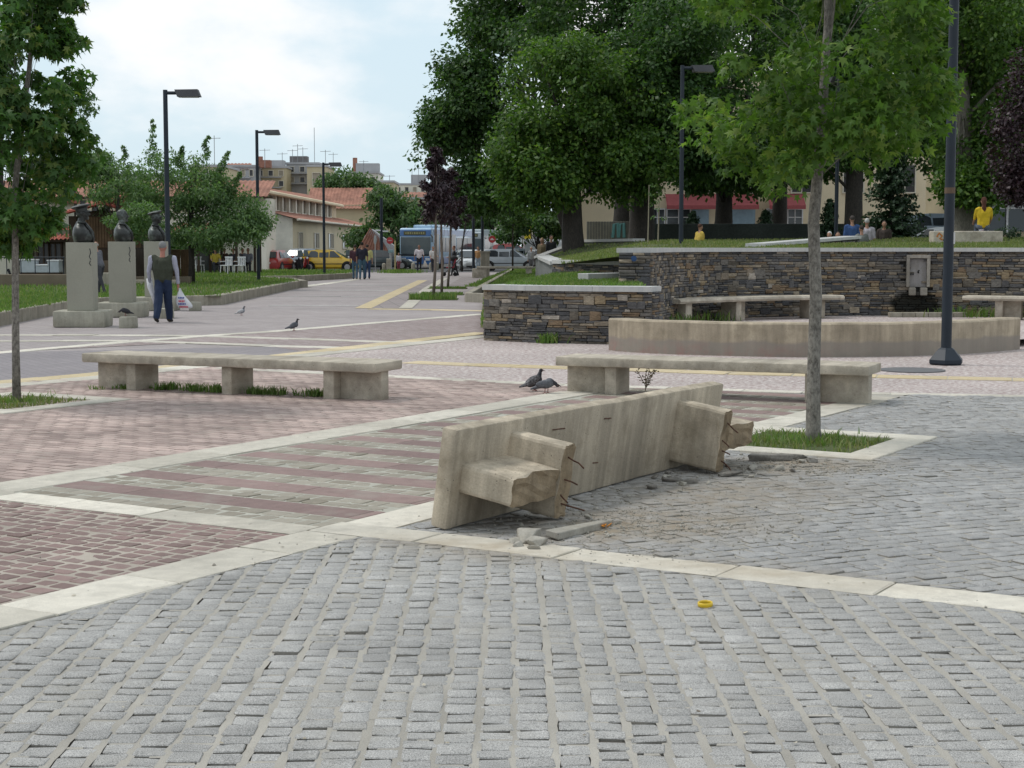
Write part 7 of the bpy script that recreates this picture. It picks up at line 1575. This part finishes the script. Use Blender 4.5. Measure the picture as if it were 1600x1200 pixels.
BLU = flat('print_blue', (.05, .08, .30)); RED_ = flat('print_red', (.50, .04, .08))
for (z, m, w_, n_2) in ((-.20, BLU, .016, 4), (-.27, RED_, .018, 4), (-.33, BLU, .018, 5)):
    for k in range(n_2):
        yy = -(.045 + .14 * abs(z) / .4 * .55) - .012; MB().box((.02 + .05 * abs(z) / .3 + (k - n_2 / 2) * .034 + .02, yy, z), (.022, .012, .035), rot=.0, eul=(0, .2 * (k % 2), 0)).build('printed_letter', m, bag)
MB().box((.11, -.105, -.392), (.19, .012, .022)).build('printed_line', RED_, bag)
wp = g.matrix_world @ hands[0]
o = thing('rolled_paper', 'white rolled paper bundle held in the walking man\'s left hand', 'paper', (wp.x, wp.y, wp.z)); MB().tube([(-.02, -.0, .16), (0, 0, -.02), (.06, 0, -.22), (.10, .0, -.42)], [.06, .065, .045, .03], 10).build('roll', flat('paper_white', (.6, .6, .63)), o, smooth=True)
def man(px, py, **k):
    x, y = W(px, py); return (x, y, 0)
person('man in black t-shirt and blue jeans walking away in the middle of three', man(566, 437), R(3), (.022, .022, .035), (.05, .10, .14), (.015, .012, .01), H=1.82, stride=.16, arm=(.1, .1), longsleeve=False, group='people on the square')
person('person in yellow t-shirt and jeans walking right of the black t-shirt man', (at_px(574.5, 80.5), 80.5, 0), R(3), (.50, .47, .20), (.04, .07, .15), H=1.72, stride=.2, arm=(.2, -.1), longsleeve=False)
person('person in dark red top half hidden left of the black t-shirt man', (at_px(555.5, 79.5), 79.5, 0), R(3), (.07, .03, .04), (.06, .11, .16), H=1.70, stride=-.15, longsleeve=False)
person('man in white shirt and dark trousers walking towards the square carrying a pale bag', man(655, 426), R(180), (.55, .50, .53), (.02, .02, .028), (.05, .045, .04), (.24, .12, .08), H=1.72, stride=.12, longsleeve=False, armout=.11)
x, y = W(655, 426); o = thing('carrier_bag', 'pale carrier bag carried by the man in the white shirt', 'bag', (x + .36, y - .05, .78)); MB().tube([(0, 0, 0), (0, 0, -.1), (.02, 0, -.32), (.02, 0, -.44)], [.02, .06, .14, .11], 10, flat_=.6).build('bag_body', flat('pale_bag', (.50, .46, .42)), o, smooth=True)
person('woman in printed white top and dark trousers beside the bus', (at_px(677, 102), 102, 0), R(200), (.55, .53, .52), (.03, .03, .04), (.12, .05, .03), H=1.62, stride=.12, woman=True, arm=(.3, .3), elbow=(1.0, .4), longsleeve=False)
person('woman in black t-shirt pushing a buggy on the path', (at_px(710, 89), 89, 0), R(95), (.02, .02, .025), (.03, .03, .035), (.10, .035, .02), H=1.66, stride=.18, woman=True, arm=(.4, .4), elbow=(1.0, 1.0), longsleeve=False)
person('woman in orange top and pale jeans between the two slim dark posts', (at_px(747, 106), 106, 0), R(170), (.40, .22, .10), (.30, .36, .42), (.06, .03, .02), H=1.62, woman=True, longhair=True, stride=.15, longsleeve=False)
person('child in white shirt beside the front of the blue bus', (at_px(623.5, 110), 110, 0), R(190), (.50, .50, .55), (.25, .06, .08), H=1.2, stride=.1, woman=True)
person('person in grey standing behind the retaining wall, left of the seated pair', (at_px(830, 100), 100, 0), R(180), (.25, .26, .28), (.12, .12, .14), (.3, .28, .26), H=1.6, woman=True)
person('person with fair hair sitting on the ramp wall', (at_px(847, 68), 68, 1.1), R(150), (.13, .10, .06), (.05, .045, .04), (.20, .14, .07), H=1.6, sit=True, woman=True, longhair=True)
person('person in black sitting on the ramp wall right of the fair haired one', (at_px(861, 67), 67, 1.2), R(210), (.025, .025, .03), (.03, .03, .03), H=1.6, sit=True)
person('bald man partly hidden between the first and second pedestal', (at_px(158, 46), 46, .25), R(65), (.12, .12, .14), (.05, .05, .06), (.3, .28, .26), (.40, .22, .16), H=1.5, bald=True, lean=.14, stride=.2)
# buggy
x = at_px(703, 88.6); g = thing('buggy', 'dark baby buggy with a red seat pushed by the woman in black', 'buggy', (x + .3, 88.4, 0))
for xx in (-.6, .0):
    for yy in (-.22, .22): w = MB().lathe([(0, -.03), (.11, -.03), (.11, .03), (0, .03)], n=12).build('wheel', TYRE, g); w.matrix_local = Matrix.Translation((xx, yy, .11)) @ Matrix.Rotation(R(90), 4, 'X')
for yy in (-.2, .2): MB().tube([(-.62, yy, .12), (-.05, yy, .62), (.35, yy, 1.0)], .018, 6).build('frame', BLACK, g); MB().tube([(.02, yy, .12), (-.2, yy, .52)], .018, 6).build('frame', BLACK, g)
MB().box((-.28, 0, .48), (.42, .36, .07), bev=.03).build('seat', flat('buggy_red', (.28, .04, .06)), g); MB().box((-.02, 0, .72), (.08, .36, .5), bev=.03, eul=(0, .3, 0)).build('backrest', MATS['buggy_red'], g); MB().ell((-.1, 0, .98), (.28, .22, .16), n=10, m=6).build('hood', BLACK, g, smooth=True)
# people on the mound
def onm(px, py, Y): return P(px, py, Y)
person('woman in yellow t-shirt with dark ponytail sitting on the graffiti block seat', (at_px(1533, 44), 44, P(1509, 376, 44)[2] + .26), R(-8), (.52, .36, .02), (.10, .12, .16), (.07, .025, .015), H=1.66, sit=True, woman=True, longhair=True, longsleeve=False, arm=(.5, .5), elbow=(.6, .6), group='people in the park')
q = onm(1331, 385, 52); person('man in blue shirt standing behind the sloping white wall top', (q[0], q[1], q[2] - .75), R(5), (.045, .09, .22), (.03, .03, .05), (.06, .05, .045), H=1.72, longsleeve=False, group='people in the park')
q = onm(1354, 385, 53); person('white haired man in pale shirt next to the blue shirted man', (q[0], q[1], q[2] - .82), R(-10), (.42, .39, .42), (.12, .12, .11), (.50, .49, .47), H=1.72, longsleeve=False, group='people in the park')
q = onm(1381, 382, 54); person('person in dark patterned top sitting right of the white haired man', (q[0], q[1], q[2] - .1), R(170), (.06, .045, .04), (.03, .03, .03), H=1.6, sit=True, group='people in the park')
q = onm(1346, 384, 51); person('person in mottled grey sitting between the two standing old men', (q[0], q[1], q[2] - .25), R(20), (.16, .17, .16), (.06, .06, .06), H=1.6, sit=True, group='people in the park')
q = onm(1296, 384, 50); person('white haired person sitting low behind the thin trunk', (q[0], q[1], q[2] - .45), R(150), (.05, .05, .055), (.03, .03, .03), (.5, .5, .5), H=1.6, sit=True, group='people in the park')
q = onm(1309, 384, 51); person('person in dark clothes sitting low just left of the blue shirted man', (q[0], q[1], q[2] - .45), R(170), (.06, .03, .03), (.03, .03, .03), H=1.6, sit=True, group='people in the park')
q = onm(1088, 375.5, 53); person('person in ochre top bending forward on the grass crest', (q[0], q[1], q[2] - .32), R(-60), (.42, .30, .06), (.06, .05, .05), (.06, .03, .02), H=1.55, sit=True, woman=True, lean=.16, longsleeve=False, group='people in the park')
# cafe guests
for i, (px, Y, c, lb_) in enumerate(((366, 82.5, (.04, .04, .05), 'cafe guest in dark clothes right behind the left white chair'), (389, 83.5, (.20, .21, .25), 'cafe guest in grey blue top at the right end of the shelter'), (338, 82, (.42, .33, .05), 'cafe guest in yellow top seated between the dark posts'), (352, 84, (.10, .06, .05), 'cafe guest in brown seated behind the left white chair'), (380, 85, (.05, .05, .06), 'cafe guest in black seated near the right white chair'))):
    person(lb_, (at_px(px, Y), Y, .62), R(160 + 20 * i), c, (.04, .04, .05), H=1.66, sit=True, longsleeve=bool(i % 2), group='guests at the cafe', arm=(.5, .6), elbow=(.7, .7))

# ------------------------------------------------------------------ busts on pedestals
def pedestal(label, px, py, wpl, hpl, wc, htop, mark):
    x, y = W(px, py); y += .42; g = thing('pedestal', label, 'pedestal', (x, y, 0), R(3), 'three grey pedestals by the lawn')
    b = MB().box((0, 0, hpl / 2), (wpl, .84, hpl), bev=.03).build('plinth', PLINTH2, g, auto=40); wobble(b, .012, 3)
    b = MB().box((0, .0, (hpl + htop) / 2 + .002), (wc, wc * .95, htop - hpl), bev=.006).build('shaft', PLINTH, g)
    sx = wc / 2 + .003
    scribble(g, 'painted_letters', GRB, [(wc / 2 - .05, -wc * .475 - .004, htop - .12), (wc / 2 - .03, -wc * .475 - .004, htop - .2), (wc / 2 - .06, -wc * .475 - .004, htop - .28), (wc / 2 - .03, -wc * .475 - .004, htop - .34)], .009); scribble(g, 'painted_letters', GRB, [(wc / 2 - .04, -wc * .475 - .004, htop - .36), (wc / 2 - .06, -wc * .475 - .004, htop - .42), (wc / 2 - .03, -wc * .475 - .004, htop - .46)], .009)
    return x, y, htop
def bust(label, x, y, z, sc_, cap, yaw):
    g = thing('bust', label, 'bust', (x - .02, y, z), yaw, 'bronze busts on the pedestals'); s = sc_     # faces +y locally
    tl = MB(); prof = ((0, .21, .15, .02), (.06, .24, .175, .03), (.14, .262, .18, .025), (.21, .258, .16, .01), (.265, .225, .125, -.01), (.30, .16, .10, -.015), (.33, .10, .085, -.012), (.36, .082, .08, -.005), (.38, .074, .074, 0)); nn = 28; tv = []; tf = []
    for z_, rx, ry, cy in prof:
        for k in range(nn): a_ = 2 * math.pi * k / nn; tv.append((rx * math.cos(a_) * s, (cy + ry * math.sin(a_)) * s, z_ * s))
    for i_ in range(len(prof) - 1):
        for k in range(nn): tf.append([i_ * nn + k, i_ * nn + (k + 1) % nn, (i_ + 1) * nn + (k + 1) % nn, (i_ + 1) * nn + k])
    tf += [list(range(nn))[::-1], [(len(prof) - 1) * nn + k for k in range(nn)]]; tl.add(tv, tf); tl.build('shoulders', BRONZE, g, smooth=True)
    for sd in (-1, 1):
        lp_ = MB(); lp_.tube([(sd * .05 * s, .075 * s, .345 * s), (sd * .085 * s, .12 * s, .28 * s), (sd * .11 * s, .185 * s, .18 * s), (sd * .06 * s, .205 * s, .08 * s), (sd * .02 * s, .195 * s, .0)], [.022 * s, .03 * s, .034 * s, .03 * s, .02 * s], 8); lp_.tube([(sd * .075 * s, -.05 * s, .36 * s), (sd * .085 * s, .02 * s, .365 * s), (sd * .045 * s, .085 * s, .34 * s)], [.024 * s] * 3, 8); lp_.build('collar', BRONZE, g, smooth=True)
    P_ = [('b', [(0, -.005, .33, .070), (0, .02, .44, .066)]), ('b', ('ell', (0, .025, .53), (.084, .108, .128))), ('b', ('ell', (0, .065, .465), (.06, .062, .066))), ('b', [(0, .118, .545, .013), (0, .150, .505, .019)]), ('b', [(-.05, .112, .565, .015), (.05, .112, .565, .015)]), ('b', [(-.025, .122, .470, .013), (.025, .122, .470, .013)]), ('b', ('ell', (0, .112, .43), (.032, .03, .028)))]
    for sd in (-1, 1): P_ += [('b', ('ell', (sd * .087, .012, .522), (.014, .026, .04))), ('b', [(sd * .055, .095, .50, .02), (sd * .05, .10, .48, .02)])]
    P_ = [(l, ('ell', tuple(v * s for v in p[1]), tuple(v * s for v in p[2]), *p[3:]) if p[0] == 'ell' else [tuple(v * s for v in q) for q in p]) for l, p in P_]
    figure('head', P_, g, .0085, [('b', BRONZE)], 3)
    if not cap: MB().ell((0, .012 * s, .56 * s), (.088 * s, .108 * s, .10 * s), n=16, m=10).build('hair', BRONZE, g, smooth=True)
    else:
        c = MB(); c.M = Matrix.Translation((0, .015 * s, .568 * s)) @ Matrix.Rotation(R(13), 4, 'X')
        c.lathe([(.104 * s, -.02 * s), (.106 * s, .035 * s), (.165 * s, .068 * s), (.17 * s, .082 * s), (.13 * s, .105 * s), (.02 * s, .115 * s)], n=22); cp = c.build('cap', BRONZE, g, auto=40)
        v = MB(); v.M = c.M; pts = [(math.sin(a) * .10 * s, math.cos(a) * .10 * s, -.01 * s) for a in np.linspace(-1.1, 1.1, 9)]; out = [(math.sin(a) * .105 * s, math.cos(a) * .10 * s + .075 * s * math.cos(a * 1.25), -.04 * s) for a in np.linspace(-1.1, 1.1, 9)]
        v.add(pts + out + [(p[0], p[1], p[2] - .008) for p in pts + out], [[i, i + 1, 10 + i, 9 + i] for i in range(8)] + [[18 + i, 27 + i, 28 + i, 19 + i] for i in range(8)] + [[9 + i, 10 + i, 28 + i, 27 + i] for i in range(8)]); v.build('cap_peak', BRONZE, cp)
a = pedestal('nearest tall grey pedestal on a wide plinth, left of the other two', 121.5, 512, 1.03, .33, .52, 1.69, 1); bust('dark bust with a high peaked cap on the nearest pedestal', a[0] + .02, a[1], a[2], 1.12, True, R(-78))
a = pedestal('middle grey pedestal on a plinth behind the pigeon block', 185.5, 496.5, 1.05, .34, .53, 1.72, 2); bust('dark bareheaded bust on the middle pedestal', a[0] + .02, a[1], a[2], 1.12, False, R(-70))
a = pedestal('farthest grey pedestal, partly behind the man in the waistcoat', 240, 486, 1.05, .34, .53, 1.74, 3); bust('dark bust with a broad peaked cap on the farthest pedestal', a[0], a[1], a[2], 1.12, True, R(-84))
for px, py, lb_, w_ in ((198, 513, 'small concrete block with a pigeon on it before the middle pedestal', .33), (303.5, 486, 'small concrete block right of the farthest pedestal', .28), (258, 498, 'small concrete block hidden behind the walking man', .3)):
    x, y = W(px, py); o = thing('concrete_block', lb_, 'concrete block', (x, y + .16, 0), R(3), 'small concrete blocks before the pedestals'); wobble(MB().box((0, 0, .11), (w_, .3, .235), bev=.03).build('block', PLINTH2, o, auto=40), .012, 4)

# ------------------------------------------------------------------ pigeons
PG = mat('pigeon_grey', (.10, .105, .12), .7, .3, 40); PD = mat('pigeon_dark', (.028, .028, .034), .6, .3, 40); PW = mat('pigeon_white', (.42, .42, .43), .7, .2, 40); PL = mat('pigeon_leg', (.20, .06, .05), .7, .1, 9)
def pigeon(label, loc, rz, s, body, wing, neck, pitch=.35, head='up'):
    g = thing('pigeon', label, 'pigeon', loc, rz, 'pigeons on the paving')      # faces +x
    up = head == 'up'; h1 = (.085, 0, .25) if up else (.135, 0, .145); h2 = (.10, 0, .285) if up else (.165, 0, .118)
    P_ = [('body', ('ell', (0, 0, .135), (.125, .062, .062), (0, -pitch, 0))), ('body', ('ell', (.05, 0, .155), (.065, .06, .068))), ('neck', [(.06, 0, .175, .045), (*h1, .027)]), ('neck', ('ell', h2, (.031, .024, .025))), ('wing', [(-.06, 0, .115, .042), (-.15, 0, .082, .026), (-.215, 0, .062, .014)])]
    for sd in (-1, 1): P_ += [('wing', ('ell', (-.03, sd * .048, .142), (.115, .022, .048), (0, -pitch - .05, 0)))]
    P_ = [(l, ('ell', tuple(v * s for v in p[1]), tuple(v * s for v in p[2]), *p[3:]) if p[0] == 'ell' else [tuple(v * s for v in q) for q in p]) for l, p in P_]
    figure('body', P_, g, .0065, [('body', body), ('neck', neck), ('wing', wing)], 3)
    hx, _, hz = h2; d = 1 if up else .5; MB().tube([((hx + .025) * s, 0, hz * s), ((hx + .055) * s, 0, (hz - (.008 if up else .02)) * s)], [.008 * s, .003 * s], 6).build('beak', PD, g)
    for sd in (-1, 1):
        MB().ell(((hx + .012) * s, sd * .022 * s, (hz + .006) * s), (.005 * s,) * 3, n=6, m=4).build('eye', flat('pigeon_eye', (.30, .08, .02)), g)
        b = MB(); b.tube([(.01 * s + sd * .012, sd * .025 * s, .085 * s), (.005 * s + sd * .012, sd * .025 * s, .012)], .0055 * s, 6)
        for a in (-.5, 0, .5, 3.14): b.tube([(.005 * s + sd * .012, sd * .025 * s, .012), (.005 * s + sd * .012 + math.cos(a) * .032 * s, sd * .025 * s + math.sin(a) * .032 * s, .004)], .004 * s, 5)
        b.build('leg', PL, g)
x, y = W(835, 614); pigeon('taller speckled dark pigeon with raised head left of the fallen bench top', (x, y + .1, .013), R(20), .80, PD, mat('pigeon_speckle', (.11, .105, .11), .7, .9, 45), PD, .55)
x, y = W(853, 617); pigeon('grey pigeon with lowered head beside the speckled pigeon', (x, y, .013), R(-14), .78, PG, PG, PD, .12, 'down')
x, y = W(459, 518); pigeon('upright grey pigeon alone on the middle paving', (x, y, .013), R(15), .76, PG, PG, PD, .62)
x, y = W(377, 494); pigeon('pale pigeon with a white tail near the white bag', (x, y, .013), R(10), .72, mat('pigeon_pale', (.24, .25, .28), .7, .2, 40), PW, PG, .3)
x, y = W(193, 513); pigeon('dark pigeon squatting on the small concrete block', (x, y + .2, .235), R(-150), .75, PD, PD, PD, .5, 'down')
x, y = W(1030, 560)
